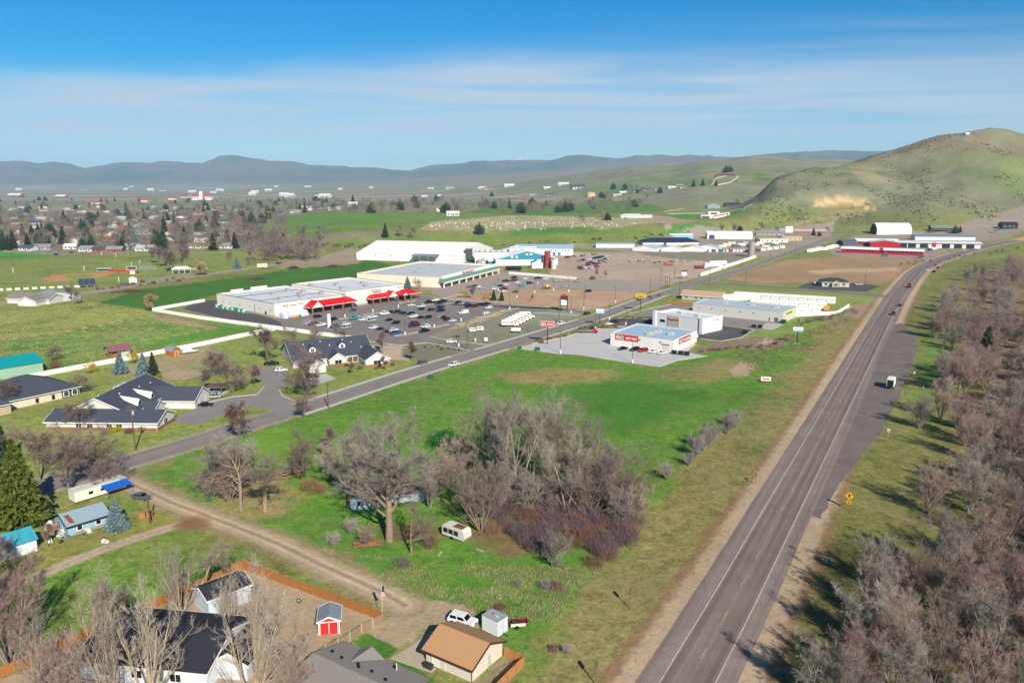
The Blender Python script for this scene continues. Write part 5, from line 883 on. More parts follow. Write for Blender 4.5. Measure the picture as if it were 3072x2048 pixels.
part(t, 'dark_bay_wall', MB().box(9.2, L+1.4, -.02, -.005, 0, 2.75), mat('#4a4038'))
o, rz, L = frame((5, 1138), (131, 1117)); t = thing('teal_roof_shop', 'pale green metal shop with a bright teal roof behind the white fence', 'shed', o, rz); gable(t, -6, L, 0, 17, 4.2, 2.2, 'x', mat('#93b39c', var=.05, streak=(3, .3, .3)), mat('#13959a', rough=.45, var=.05), .5)
o, rz, L = frame((335, 1075), (391, 1066)); t = thing('hay_shelter', 'open timber shelter with a plum red metal roof in the pasture', 'shelter', o, rz); mb = MB()
for x in (0, L/2, L): mb.box(x-.15, x+.15, -.15, .15, 0, 3); mb.box(x-.15, x+.15, 5.85, 6.15, 0, 3)
part(t, 'posts', mb, WOOD); mb = MB(); mb.prism([(-.8, 2.8), (3, 4.6), (6.8, 2.8), (6.8, 2.95), (3, 4.8), (-.8, 2.95)], 'x', -.8, L+.8); part(t, 'roof', mb, mat('#8a5a64', rough=.5)); part(t, 'gable_panel', MB().prism([(0, 2.9), (6, 2.9), (3, 4.5)], 'x', -.1, 0), GREY); part(t, 'hay_stack', MB().box(.6, 4.2, .8, 5.2, 0, 1.9).box(.8, 3.6, 1.2, 5, 1.9, 2.5), mat('#a5682e', var=.3, scale=3)); part(t, 'side_panel', MB().box(L-3.5, L, -.1, -.02, 0, 2.0), mat('#b3c5b0'))
t = thing('cedar_shed', 'orange cedar shed with grey barn roof by the white fence', 'shed', *frame((497, 1066), (530, 1072))[:2]); mb = MB(); mb.prism([(0, 0), (3.4, 0), (3.4, 2.2), (2.8, 3.2), (1.7, 3.7), (.6, 3.2), (0, 2.2)], 'x', 0, 5); part(t, 'wall', mb, mat('#a8672a', var=.15, streak=(4, .3, .3))); mb = MB(); mb.prism([(-.25, 2.1), (.5, 3.3), (1.7, 3.82), (2.9, 3.3), (3.65, 2.1), (3.65, 2.25), (2.95, 3.45), (1.7, 3.98), (.45, 3.45), (-.25, 2.25)], 'x', -.3, 5.3); part(t, 'roof', mb, mat('#8f8f92', rough=.5)); win(t, 'r', 1.7, 0, 1.6, 2, 0, 5, 0, 3.4, 'door', WHITE, mat('#b5732e'))
t = thing('boat_on_trailer', 'white covered boat on a trailer beside the cedar shed', 'boat', G(545, 1063), R(35)); mb = MB(); mb.add([(0, -1.1, 1), (5, -1.1, 1), (7, 0, 1.3), (5, 1.1, 1), (0, 1.1, 1), (.3, -.5, .45), (5, -.4, .45), (6.3, 0, .7), (5, .4, .45), (.3, .5, .45)], [(0, 1, 6, 5), (1, 2, 7, 6), (2, 3, 8, 7), (3, 4, 9, 8), (4, 0, 5, 9), (5, 6, 7, 8, 9)]); part(t, 'hull', mb, WHITE); part(t, 'cover', MB().frus(.1, 5, -1.05, 1.05, 1.0, .5, 4, -.7, .7, 2.2), mat('#c3d0da')); part(t, 'trailer', MB().box(-.5, 6.5, -.08, .08, .35, .45).tube((2, -1, .35), (2, 1, .35), .33, .33, 10), DGREY)
t = thing('picnic_gazebo', 'small brown picnic pavilion by the court', 'pavilion', G(650, 1178), R(-5))
mb = MB(); mb.frus(-3.2, 3.2, -2.4, 2.4, 2.5, -1.2, 1.2, -.1, .1, 3.5); part(t, 'roof', mb, mat('#5a4a42', rough=.9))
for x in (-2.7, 2.7):
    for y in (-2, 2): part(t, 'post', MB().box(x-.12, x+.12, y-.12, y+.12, 0, 2.6), WOOD)
part(t, 'table', MB().box(-1.2, 1.2, -.5, .5, .7, .8).box(-.9, -.7, -.4, .4, 0, .7).box(.7, .9, -.4, .4, 0, .7), GREY); part(t, 'floor', MB().box(-3.4, 3.4, -2.6, 2.6, -.05, .06), CONC)
# park
t = thing('picnic_shelter', 'white roofed picnic shelter in the park', 'shelter', G(545, 818), R(25)); mb = MB(); mb.frus(-7.5, 7.5, -5, 5, 3.2, -4, 4, -.3, .3, 5.2); part(t, 'roof', mb, mat('#dedede', rough=.6))
for x in (-6.5, -2, 2, 6.5):
    for y in (-4.3, 4.3): part(t, 'post', MB().box(x-.15, x+.15, y-.15, y+.15, 0, 3.2), WHITE)
part(t, 'lean_roof', MB().box(8, 19, -3.5, 2.5, 2.7, 2.9), mat('#dedede', rough=.6))
t = thing('press_box', 'two storey red and grey press box behind home plate', 'building', G(382, 822), R(20)); part(t, 'base', MB().box(0, 7, 0, 5, 0, 3), mat('#b03a3a')); part(t, 'upper', MB().box(-.5, 7.5, -.5, 5.5, 3.02, 6), GREY); part(t, 'front', MB().box(2, 5.5, -.7, -.55, 0, 2.4), WHITE); part(t, 'windows', MB().box(.5, 6.5, -.62, -.52, 4, 5.3), GLASS)
t = thing('bleachers', 'grey metal bleachers right of the press box', 'bleachers', G(402, 812), R(8)); mb = MB()
for k in range(5): mb.box(0, 16, k*.8, k*.8+.5, .5+k*.55, .62+k*.55); mb.box(0, .1, k*.8, k*.8+.1, 0, .5+k*.55); mb.box(15.9, 16, k*.8, k*.8+.1, 0, .5+k*.55); mb.box(8, 8.1, k*.8, k*.8+.1, 0, .5+k*.55)
part(t, 'seats', mb, FOIL); part(t, 'back_rail', MB().box(0, 16, 4.2, 4.3, 3.2, 3.3).box(0, .1, 4.2, 4.3, 0, 3.3).box(15.9, 16, 4.2, 4.3, 0, 3.3), FOIL)
for px, py, lab, c in ((292, 815, 'white roofed dugout on the left of the red fence', '#d8d4cc'), (318, 828, 'red padded fence along the infield', None)):
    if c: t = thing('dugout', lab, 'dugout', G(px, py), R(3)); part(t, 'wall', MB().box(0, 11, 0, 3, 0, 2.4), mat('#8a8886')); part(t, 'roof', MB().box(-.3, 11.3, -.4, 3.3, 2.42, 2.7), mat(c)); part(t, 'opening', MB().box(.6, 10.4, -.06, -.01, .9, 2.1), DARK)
one('padded_fence', 'red padded fence between the dugout and the press box', 'fence', MB().box(0, 20, 0, .3, 0, 1.3).box(0, .2, -.1, .4, 0, 1.5).box(19.8, 20, -.1, .4, 0, 1.5), RED, G(327, 815), R(3))
t = thing('scoreboard', 'dark blue grid scoreboard on posts seen from the outfield', 'scoreboard', G(262, 862), R(28)); 
for i in range(3):
    for j in range(4): part(t, 'panel', MB().box(-5+i*3.4, -1.8+i*3.4, -.1, .1, 1.6+j*1.15, 2.65+j*1.15), mat('#2c3a58', var=.1))
part(t, 'posts', MB().box(-4.6, -4.3, .1, .4, 0, 6.2).box(4.3, 4.6, .1, .4, 0, 6.2).box(-.2, .1, .1, .4, 0, 6.2), FOIL)
for i in range(12):
    a = G(-60+i*25.5+4, 876-i*1.15); b = G(-60+i*25.5+20, 876-i*1.2); d = b-a; mb = MB(); Lb = d.length; mb.box(0, Lb*.95, -.05, .05, .35, 1.75); mb.box(0, .1, -.08, .08, 0, 1.9); mb.box(Lb*.95-.1, Lb*.95, -.08, .08, 0, 1.9)
    one('fence_banner', ('yellow' if i == 8 else 'white')+f' advertising banner on the outfield fence, {["first","second","third","fourth","fifth","sixth","seventh","eighth","ninth","tenth","eleventh","last"][i]} from the left', 'banner', mb, mat('#d9d08a') if i == 8 else WHITE, a, math.atan2(d.y, d.x), 'white banners on the outfield fence')
t = thing('white_kiosk', 'small white kiosk by the park road', 'kiosk', G(388, 850), R(30)); gable(t, 0, 5, 0, 5, 3, 1.4, 'y', WHITE, WHITE, .3)
t = thing('yellow_trailer', 'pale yellow caravan parked on the park road', 'trailer', G(772, 804), R(20)); part(t, 'body', MB().box(0, 8, 0, 2.6, .5, 3.2), mat('#e0d9a8')); part(t, 'roof', MB().box(-.1, 8.1, -.1, 2.7, 3.22, 3.4), WHITE); win(t, 'f', 3, 1.7, 1.4, .8, 0, 8, 0, 2.6); win(t, 'f', 6, 1.7, 1.2, .8, 0, 8, 0, 2.6); part(t, 'wheels', MB().tube((4, -.1, .4), (4, 2.7, .4), .4, .4, 10), TYRE)
t = thing('ranch_shop', 'grey metal shop with a pale gable by the pasture', 'shed', *frame((150, 908), (209, 902))[:2]); gable(t, -8, 17, 0, 14, 3.6, 2.4, 'y', mat('#b9bcbd'), mat('#9aa0a6', rough=.5), .4); win(t, 'f', 11, 1.2, 1.5, 1.4, 0, 17, 0, 14)
t = thing('pasture_house', 'pale house with brown roof and attached garage by the pasture', 'house', *frame((-10, 915), (95, 918))[:2]); gable(t, 0, 28, 8, 20, 2.9, 2.4, 'x', LAP, mat('#857c76', rough=.9), .6, skirt=WHITE); gable(t, 14, 26, 0, 14, 2.8, 2.4, 'y', LAP, mat('#857c76', rough=.9), .5, wname='garage_wall', rname='garage_roof', skirt=WHITE); rollup(t, 17, -.03, 0, 6, 2.4, WHITE, 'garage_door')
# --- foreground houses
SID = mat('#d8cabb', var=.04, streak=(.2, .2, 5)); o, rz, L = frame((1279, 1986), (1415, 2045)); t = thing('orange_roof_garage', 'cream garage with an orange brown shingle roof', 'garage', o, rz); D = 7.8
wo, ro = gable(t, 0, L, 0, D, 2.35, 1.75, 'x', SID, SHINGLE_O, .55, skirt=mat('#4a3028')); win(t, 'f', 1.7, 0, .95, 2.05, 0, L, 0, D, 'door', WHITE, WHITE); part(t, 'corner_trim', MB().box(L-.02, L+.06, -.06, .06, 0, 2.3), mat('#5a3a30')); win(t, 'f', 3.0, 0, .9, 2.0, 0, L, 0, D, 'side_door', SID, SID)
t2 = thing('lattice_trellis', 'pale green lattice trellis leaning on the garage end wall', 'trellis', o, rz); mb = MB()
for k in range(5): a = .35*(1-k/4)+.08; mb.box(L+.25, L+.3, 4.2-a, 4.2+a, .3+k*.45, .36+k*.45)
for s_ in (-1, 1): mb.tube((L+.3, 4.2+s_*.45, 0), (L+.25, 4.2+s_*.08, 2.3), .03, n=4)
part(t2, 'lattice', mb, mat('#a9c8b8'))
one('stone_planter', 'dark planter box with pale top beside the garage door', 'planter', MB().box(0, 1.5, 0, .7, 0, .6).box(-.05, 1.55, -.05, .75, .6, .68), [mat('#3a3634')], G(1268, 2000), rz)
o = G(1030, 1927, 0); a, b = G(1034, 1922, 2.5), G(1286, 2033, 2.5); d = b-a; rz = math.atan2(d.y, d.x); L = d.length; t = thing('grey_roof_house', 'house with a low grey shingle roof at the bottom edge', 'house', (a.x, a.y, 0), rz)
wo, ro = gable(t, .5, L-.5, -11.5, -.6, 2.45, 1.3, 'x', SID, SHINGLE_G, .6, skirt=mat('#7a6a60')); mb = MB(); mb.add([(3.2, -.1, 2.5), (8.2, -.1, 2.5), (5.7, -.1, 3.7), (5.7, -4.5, 3.75)], [(0, 1, 2), (0, 2, 3), (1, 3, 2)]); part(ro, 'cross_gable', mb, SHINGLE_G)
for x, y in ((1.5, -4.2), (3.8, -4.6), (6.8, -4.4), (7.4, -4.9), (9.6, -4.6), (11.2, -1.6), (12.5, -5), (5.4, -1.2)): part(ro, 'roof_vent', MB().box(x, x+.35, y, y+.3, 2.9+.9*(1-abs(y+6)/6), 3.2+.9*(1-abs(y+6)/6)), BLACK)
part(ro, 'vent_pipe', MB().tube((11.6, -1.4, 2.8), (11.6, -1.4, 3.9), .07), WHITE)
o, rz, L = frame((956, 1904), (1020, 1898)); t = thing('red_garden_shed', 'small barn red shed with white trim and grey shingle roof', 'shed', o, rz); gable(t, 0, L, 0, 4.2, 2.3, .75, 'y', mat('#c22a26', var=.06), mat('#7f8894', rough=.9, var=.25, scale=4), .25, .1, skirt=WHITE)
d_ = part(t, 'door', MB().box(.3, L-.3, -.05, -.01, .1, 2.0), mat('#c22a26', var=.06)); part(d_, 'trim', MB().box(.2, .32, -.08, 0, 0, 2.15).box(L-.32, L-.2, -.08, 0, 0, 2.15).box(.2, L-.2, -.08, 0, 2.05, 2.2).box(L/2-.06, L/2+.06, -.07, 0, .1, 2.0), WHITE); part(t, 'corner_trim', MB().box(-.03, .12, -.04, .1, 0, 2.2).box(L-.12, L+.03, -.04, .1, 0, 2.2), WHITE)
o, rz, L = frame((628, 1850), (755, 1799)); WSD = mat('#c6d0d8', var=.07, streak=(3, .3, .3)); t = thing('white_backyard_shed', 'white metal shed with a black shingle roof inside the fence', 'shed', o, rz); gable(t, 0, L, 0, 5.6, 3.0, 1.1, 'x', WSD, SHINGLE_B, .35, skirt=WHITE)
o, rz, L = frame((242, 2032), (622, 2072)); t = thing('black_roof_house', 'white house with a black roof behind bare branches at lower left', 'house', o, rz); gable(t, 0, L, 0, 13.5, 3.1, 2.3, 'x', mat('#d6dde4', var=.06), SHINGLE_B, .6, skirt=WHITE); gable(t, L-.5, L+4.5, 3, 11, 2.8, 1.5, 'y', mat('#c9ccd0', var=.06), SHINGLE_B, .5, wname='wing_wall', rname='wing_roof', skirt=WHITE)
for x in (4, 9, 15): win(t, 'f', x, 1.0, 1.6, 1.2, 0, L, 0, 13)
# old cottage, trailer home and shed at lower left
o, rz, L = frame((206, 1608), (330, 1570)); t = thing('blue_cottage', 'run-down pale blue cottage with rusty metal roof', 'house', o, rz); CB = mat('#8fb0c4', var=.12, scale=1.2); gable(t, 0, L, 0, 7.5, 2.1, 1.5, 'x', CB, mat('#8fa3ad', rough=.5, var=.1, streak=(3, .2, .2)), .4, skirt=DARK)
ro = t.children[1]; part(ro, 'rust_patch', MB().add([(.6, .3, 2.52), (1.5, .3, 2.52), (1.2, 2.8, 3.45), (.3, 2.8, 3.45)], [(0, 1, 2, 3)]), mat('#8a4a30', var=.3, scale=3)); win(t, 'f', 2.2, .7, .9, .9, 0, L, 0, 0); win(t, 'f', 5.8, .7, .9, .9, 0, L, 0, 0); win(t, 'l', 4.8, 0, .9, 1.9, 0, L, 0, 0, 'door', CB, DARK)
part(t, 'porch_deck', MB().box(1.2, L, -1.3, -.1, .3, .45), mat('#a39a90')); t2 = thing('white_step_ladder', 'white wooden steps at the cottage end', 'steps', G(188, 1612), rz); mb = MB()
for k in range(5): mb.box(-.5, .5, k*.3, k*.3+.25, k*.22, k*.22+.06)
part(t2, 'treads', mb, WHITE); part(t2, 'rails', MB().tube((-.5, 0, .8), (-.5, 1.4, 1.9), .04).tube((.5, 0, .8), (.5, 1.4, 1.9), .04), WHITE)
o, rz, L = frame((226, 1512), (380, 1465)); t = thing('trailer_home', 'long cream trailer home behind the blue cottage', 'trailer', o, rz); part(t, 'body', MB().box(0, L, 0, 3, .4, 2.7), mat('#e0dccb')); part(t, 'roof', MB().box(-.1, L+.1, -.1, 3.1, 2.72, 2.9), mat('#cfccc4', var=.15)); win(t, 'f', 3.5, 1.3, 1, .7, 0, L, 0, 3); win(t, 'f', 6, 1.3, .8, .7, 0, L, 0, 3)
one('blue_tarp_cover', 'bright blue tarpaulin roof over the trailer porch', 'tarpaulin', MB().add([(L*.5, -3, 2.1), (L, -3, 2.15), (L+.1, -.05, 2.6), (L*.5, -.05, 2.55), (L*.5, -3, 2.0), (L, -3, 2.05), (L+.1, -.05, 2.5), (L*.5, -.05, 2.45)], [(0, 1, 2, 3), (4, 7, 6, 5), (0, 4, 5, 1), (1, 5, 6, 2)]).tube((L*.52, -2.9, 0), (L*.52, -2.9, 2.1), .06).tube((L-.1, -2.9, 0), (L-.1, -2.9, 2.1), .06), mat('#1a63c8', rough=.5, var=.15), o, rz)
o, rz, L = frame((-80, 1712), (113, 1650)); t = thing('turquoise_roof_shed', 'white walled shed with a turquoise ribbed roof at the left edge', 'shed', o, rz); gable(t, 0, L, 0, 6, 2.5, 1.5, 'x', mat('#d5d8dc', var=.1), mat('#3f9cae', rough=.45, var=.3, streak=(5, .25, .25), scale=1), .3)
# derelict house, camper, container in the grove
o, rz, L = frame((1052, 1530), (1120, 1540)); t = thing('derelict_house', 'derelict pale blue house half hidden by bare trees', 'house', o, R(12)); gable(t, 0, 4.2, 0, 5, 2.6, 1.2, 'y', CB, mat('#8a6a54', var=.3), .4); win(t, 'f', 2.2, .8, 1.6, 1.2, 0, 5, 0, 5); gable(t, 5, 16.5, 2, 7.5, 2.2, 1.0, 'x', mat('#a9bac6', var=.2), mat('#7a6a62', var=.35), .4, wname='rear_wall', rname='rear_roof')
t = thing('old_camper', 'dirty white old camper trailer rusting in the grove', 'trailer', *frame((1326, 1607), (1394, 1632))[:2]); mb = MB(); mb.prism([(0, .5), (5.6, .5), (5.9, 1.0), (5.8, 2.2), (5.3, 2.7), (.4, 2.7), (0, 2.2)], 'y', 0, 2.3); part(t, 'body', mb, mat('#d0cdc4', var=.15, scale=2)); part(t, 'roof_rust', MB().box(2.6, 5.0, .3, 2.0, 2.7, 2.74), mat('#7a5238', var=.5, scale=3))
for x in (1.0, 2.4, 3.8): win(t, 'f', x, 1.3, .9, .7, 0, 5, 0, 2.3, fm=DGREY)
part(t, 'wheels', MB().tube((2.6, -.05, .35), (2.6, 2.35, .35), .35, .35, 10), TYRE)
o, rz, L = frame((1446, 1888), (1500, 1915)); t = thing('white_container', 'white cargo container with a grey top beside the garage', 'container', o, rz); part(t, 'body', MB().box(0, 3.4, 0, 2.4, .1, 2.6), mat('#e2e4e6', var=.04)); part(t, 'top', MB().box(-.04, 3.44, -.04, 2.44, 2.61, 2.68), mat('#9aa0a8', var=.1)); part(t, 'doors', MB().box(3.42, 3.5, .15, 1.15, .2, 2.4).box(3.42, 3.5, 1.25, 2.25, .2, 2.4), mat('#c9ccd0')); part(t, 'top_mark', MB().box(.9, 1.4, 1.2, 1.6, 2.69, 2.7), mat('#a0504a')); part(t, 'top_mark', MB().box(2.0, 2.5, 1.0, 1.4, 2.69, 2.7), mat('#d8d0a0')); part(t, 'jockey', MB().box(3.5, 4.6, 1.0, 1.3, .2, .35), STEEL)
t = thing('red_utility_trailer', 'small rusty red utility trailer loaded with scrap', 'trailer', G(1532, 1888), R(8)); part(t, 'bed', MB().box(0, 2.8, 0, 1.6, .5, .6).box(0, 2.8, 0, .06, .6, 1.0).box(0, 2.8, 1.54, 1.6, .6, 1.0).box(2.74, 2.8, 0, 1.6, .6, 1.2), mat('#9a3a30', var=.3)); part(t, 'side_board', MB().box(0, 2.4, -.08, -.02, .5, 1.0), mat('#d8cfae')); part(t, 'wheel', MB().tube((1.0, -.12, .33), (1.0, .02, .33), .33, .33, 12), TYRE); part(t, 'scrap', MB().box(.3, 1.2, .4, 1.2, .62, 1.1).box(1.3, 2.4, .3, 1.3, .62, .95), mat('#4a3a38', var=.4))
# ---------------------------------------------------------------- fences
def fence(name, lab, pts, h, step, pm, m, postm, T=False, boards=0, rails=None, postw=.12):
    P = [GT(*p) if T else G(*p) for p in pts]; t = thing(name, lab, 'fence', P[0]); cache = {}
    for a, b in zip(P, P[1:]):
        L = (b-a).to_2d().length; n = max(1, round(L/step)); w_ = L/n; ang = math.atan2(b.y-a.y, b.x-a.x); key = round(w_, 2)
        if key not in cache:
            mb = MB()
            if rails:
                for z in rails: mb.box(0, w_, -.05, .05, z-.08, z+.08)
            elif boards:
                rr = random.Random(int(w_*1000)); k = max(2, int(w_/boards))
                for i in range(k): x = i*w_/k; mb.box(x+.008, x+w_/k-.008, -.02+rr.uniform(-.012, .012), .012+rr.uniform(-.01, .01), .04, h+rr.uniform(-.04, .03))
                mb.box(0, w_, .02, .06, .35, .45); mb.box(0, w_, .02, .06, h-.4, h-.3)
            else:
                mb.box(.04, w_-.04, -.02, .02, .06, h-.08); mb.box(.02, w_-.02, -.045, .045, h-.14, h-.02); mb.box(.02, w_-.02, -.045, .045, .04, .18)
                k = int(w_/.3)
                for i in range(1, k): mb.box(i*w_/k-.012, i*w_/k+.012, -.03, .03, .18, h-.14)
            q = MB().box(-postw/2, postw/2, -postw/2, postw/2, 0, h+.06); cache[key] = (mb.mesh(pm, m), q.mesh('post', postm))
        for i in range(n):
            p = a.lerp(b, i/n)-P[0]; z = (Z(*(a.lerp(b, i/n).to_2d()))-P[0].z) if T else 0
            link(pm, cache[key][0], t, (p.x, p.y, z), ang); link('post', cache[key][1], t, (p.x, p.y, z), ang)
    return t
fence('vinyl_fence', 'white vinyl panel fence around the store, running to the court', [(615, 905), (457, 933), (600, 957), (778, 981), (828, 988), (1000, 1011), (1099, 1025)], 1.9, 2.6, 'panel', VINYL, VINYL)
fence('vinyl_fence', 'white vinyl panel fence between the pasture and the house yards', [(826, 990), (600, 1038), (384, 1080), (150, 1124), (60, 1142)], 1.9, 2.6, 'panel', VINYL, VINYL)
CEDAR = mat('#a8713e', var=.3, scale=2.2, streak=(5, 5, .4)); CED2 = mat('#96806a', var=.3, scale=2.2, streak=(5, 5, .4))
fence('cedar_fence', 'orange brown board fence along the back of the dirt yard', [(1151, 1863), (1113, 1849), (900, 1769), (727, 1706)], 1.8, 2.4, 'board_panel', CEDAR, WOOD, boards=.15)
fence('cedar_fence', 'brown board fence on the left side of the dirt yard', [(727, 1706), (545, 1788), (400, 1852), (250, 1920), (100, 1990), (-60, 2060)], 1.7, 2.4, 'board_panel', CEDAR, WOOD, boards=.15)
fence('cedar_fence', 'weathered board fence between the yard and the grey roofed house', [(940, 1985), (1050, 1923), (1085, 1899), (1151, 1865)], 1.6, 2.4, 'board_panel', CED2, mat('#c9bfae'), boards=.15)
fence('cedar_fence', 'short new cedar fence around the garage corner', [(1512, 1967), (1573, 1996), (1520, 2048), (1460, 2110)], 1.7, 2.0, 'board_panel', mat('#b8804a', var=.3, scale=2.2, streak=(5, 5, .4)), WOOD, boards=.15)
fence('yard_wall', 'white solid fence between the plant and the discount store lot', [(1527, 822), (1620, 829), (1730, 839)], 2.0, 6.0, 'panel', WHITE, WHITE)
fence('yard_wall', 'bright white solid fence along the street by the silo', [(2102, 829), (2190, 799), (2268, 773)], 2.6, 5.0, 'panel', mat('#f0efec', var=.03), WHITE)
fence('yard_wall', 'white solid fence around the storage rows', [(2385, 950), (2510, 943), (2548, 920)], 1.9, 5.0, 'panel', mat('#f0efec', var=.03), WHITE)
fence('timber_screen', 'orange timber screen fence beside the tan roofed house', [(2005, 912), (2075, 917)], 1.7, 2.4, 'board_panel', CEDAR, WOOD, boards=.3)
fence('paddock_fence', 'white rail fence around the upper paddock on the bench', [(1992, 636), (2055, 628), (2100, 630), (2232, 631), (2236, 622), (2260, 612)], 1.5, 8, 'rail_panel', WHITE, WHITE, T=True, rails=(.5, 1.0, 1.45), postw=.3)
fence('paddock_fence', 'white rail fence around the lower paddock by the modern house', [(2004, 643), (2110, 641), (2180, 636), (2230, 633)], 1.5, 8, 'rail_panel', WHITE, WHITE, T=True, rails=(.5, 1.0, 1.45), postw=.3)
fence('white_pipe_fence', 'long white rail line behind the white warehouse', [(1060, 739), (1300, 738), (1560, 738), (1770, 737)], 1.6, 20, 'rail_panel', WHITE, WHITE, rails=(1.0, 1.5), postw=.2)
# ---------------------------------------------------------------- poles, lamps, signs
def pole(px, py, h, lab, arms=1, tr=False, T=False):
    t = thing('utility_pole', lab, 'pole', GT(px, py) if T else G(px, py), R(random.Random(px).uniform(-30, 60)), 'wooden utility poles'); part(t, 'post', MB().tube((0, 0, -.2), (0, 0, h), .22, .14, 8), POLE)
    for k in range(arms):
        z = h-.4-k*.9; c = part(t, 'crossarm', MB().box(-1.2, 1.2, -.06, .06, z-.07, z+.07), POLE); mb = MB(); [mb.tube((x, 0, z+.07), (x, 0, z+.3), .05, .04, 6) for x in (-1.05, -.5, .5, 1.05)]; part(c, 'insulators', mb, GREY)
    if tr: part(t, 'transformer', MB().tube((.35, 0, h-2.6), (.35, 0, h-1.6), .28, .28, 12), mat('#b5b7b8'))
    return t
PL = [(406, 1350, 12.5, 'utility pole with a transformer beside the broad duplex', 2, True), (985, 1222, 8, 'short utility pole by the green lot at the court mouth', 0, False), (926, 1185, 12, 'utility pole behind the tall bare tree at the court', 1, True),
      (1402, 1048, 12, 'utility pole at the supermarket entrance', 1, True), (1677, 962, 12, 'wooden pole beside the supermarket pylon sign', 0, False), (450, 1570, 6.5, 'short pole in the old cottage yard', 0, False), (1950, 879, 9.5, 'pole at the corner of the bare lot', 0, False), (1982, 846, 10, 'tall pole in the tan plant yard', 1, False), (1996, 866, 8.5, 'left pole of the three with transformers', 1, True), (2002, 866, 8, 'middle pole of the three with transformers', 0, True), (2008, 862, 9, 'right pole of the three with transformers', 1, True),
      (2023, 836, 9, 'pole behind the trio in the tan yard', 0, False), (2038, 883, 9, 'pole by the tan roofed house', 0, False), (2127, 858, 12, 'pole at the start of the cross road', 0, False), (2226, 797, 10, 'pole behind the white street wall', 0, False), (2237, 850, 10, 'pole at the edge of the ploughed field', 0, False), (2309, 786, 11, 'pole along the street by the ploughed field', 0, False), (2118, 724, 11, 'pole in front of the white metal shop', 0, False), (1881, 727, 13, 'tall pole on the bank above the long white shed', 0, False), (2386, 760, 10, 'pole beside the trailer sales lot', 0, False), (2343, 754, 9, 'pole behind the cream containers', 0, False), (2560, 700, 10, 'pole beside the fabric barn', 1, False),
      (2594, 868, 13, 'stout pole beside the dark roofed office', 0, True), (1735, 724, 11, 'pole on the green bank above the plant', 0, False), (1064, 768, 11, 'pole at the left corner of the white warehouse', 1, False), (1236, 718, 12, 'pole on the green bank by the cypress', 0, False), (1462, 712, 11, 'pole on the bank right of the big bare tree', 0, False), (945, 700, 12, 'pole beyond the park road', 0, False), (983, 733, 10, 'pole in front of the park grove', 0, False), (1755, 898, 9, 'thin pole on the bare brown lot', 0, False)]
for a in PL: pole(*a)
for i, (px, py, h) in enumerate(((40, 818, 17), (253, 812, 17), (357, 846, 16), (348, 770, 16), (395, 800, 16), (305, 765, 13), (420, 790, 13))):
    t = thing('field_light_pole', f'tall floodlight pole of the ball field, {ORD[i]} of seven from the left outfield', 'light pole', G(px, py), R(20), 'floodlight poles of the ball field'); part(t, 'post', MB().tube((0, 0, -.2), (0, 0, h*.25), .3, .26, 8), OFFW); part(t, 'upper_post', MB().tube((0, 0, h*.25), (0, 0, h), .2, .12, 8), POLE); c = part(t, 'lamp_bar', MB().box(-1.6, 1.6, -.1, .1, h-.5, h-.3), STEEL)
    for k in range(4): part(c, 'lamp', MB().tube((-1.3+k*.87, -.1, h-.4), (-1.3+k*.87, -.5, h-.5), .16, .3, 8), FOIL)
LPS = [(1035, 951, 'first lamp pole before the hardware canopy'), (1119, 936, 'lamp pole before the left end of the supermarket canopy'), (1195, 922, 'lamp pole before the supermarket entrance'), (1215, 1004, 'lamp pole on the island nearest the court'), (1303, 981, 'lamp pole on the second island from the court'), (1383, 963, 'lamp pole on the third island from the court'), (1453, 944, 'lamp pole by the white van'), (1529, 928, 'lamp pole on the far empty island'), (1426, 1024, 'lamp pole at the gravel lot corner'), (1376, 1039, 'lamp pole in the planting at the entrance'), (1713, 939, 'lamp pole beside the pylon sign'), (1751, 929, 'lamp pole at the kerb of the bare lot'), (1681, 1060, 'lamp pole at the front of the parts store lot'), (1786, 990, 'lamp pole behind the red flatbed truck'), (1828, 959, 'lamp pole at the clinic entrance'), (1877, 975, 'lamp pole beside the clinic cars'), (2092, 1012, 'lamp pole between the parts store and the clinic'), (1897, 1089, 'lamp pole in front of the parts store sign'),
       (1604, 878, 'lamp pole at the front of the discount store lot'), (1550, 893, 'lamp pole near the evergreens'), (1613, 852, 'lamp pole in the middle of the discount store lot'), (1660, 871, 'lamp pole beside the tan loader'), (1495, 872, 'lamp pole nearest the discount store front'), (1706, 875, 'lamp pole at the right end of the discount lot'), (1846, 908, 'lamp pole at the street corner of the bare lot')]
def make_lamp():
    t = thing('lamp_pole', 'x', 'lamp pole', (0, 0, 0), 0, 'car park lamp poles'); part(t, 'base', MB().tube((0, 0, 0), (0, 0, 1.6), .36, .36, 12), mat('#dcd8ce')); part(t, 'post', MB().tube((0, 0, 1.6), (0, 0, 9.4), .15, .1, 6), STEEL); part(t, 'arm', MB().box(-.05, 1.1, -.05, .05, 9.3, 9.4), STEEL); part(t, 'lamp_head', MB().box(.7, 1.5, -.2, .2, 9.35, 9.5), STEEL); return t
lp0 = make_lamp()
for i, (px, py, lab) in enumerate(LPS):
    t = lp0 if i == 0 else copy_tree(lp0); t.location = G(px, py); t.rotation_euler = (0, 0, R(140)); t['label'] = lab+(' in the supermarket lot' if i in (3, 4, 5) else '')
def polesign(name, lab, px, py, h, wd, hg, rz, bm, posts=1, build=None):
    t = thing(name, lab, 'sign', G(px, py), R(rz))
    for k in range(posts): x = 0 if posts == 1 else (-wd*.42+k*wd*.84); part(t, 'post', MB().box(x-.16, x+.16, -.16, .16, 0, h-hg+.1), mat('#2a2422'))
    b = part(t, 'board', MB().box(-wd/2, wd/2, -.2, .2, h-hg, h), bm)
    if build: build(b, h, hg, wd)
    return t
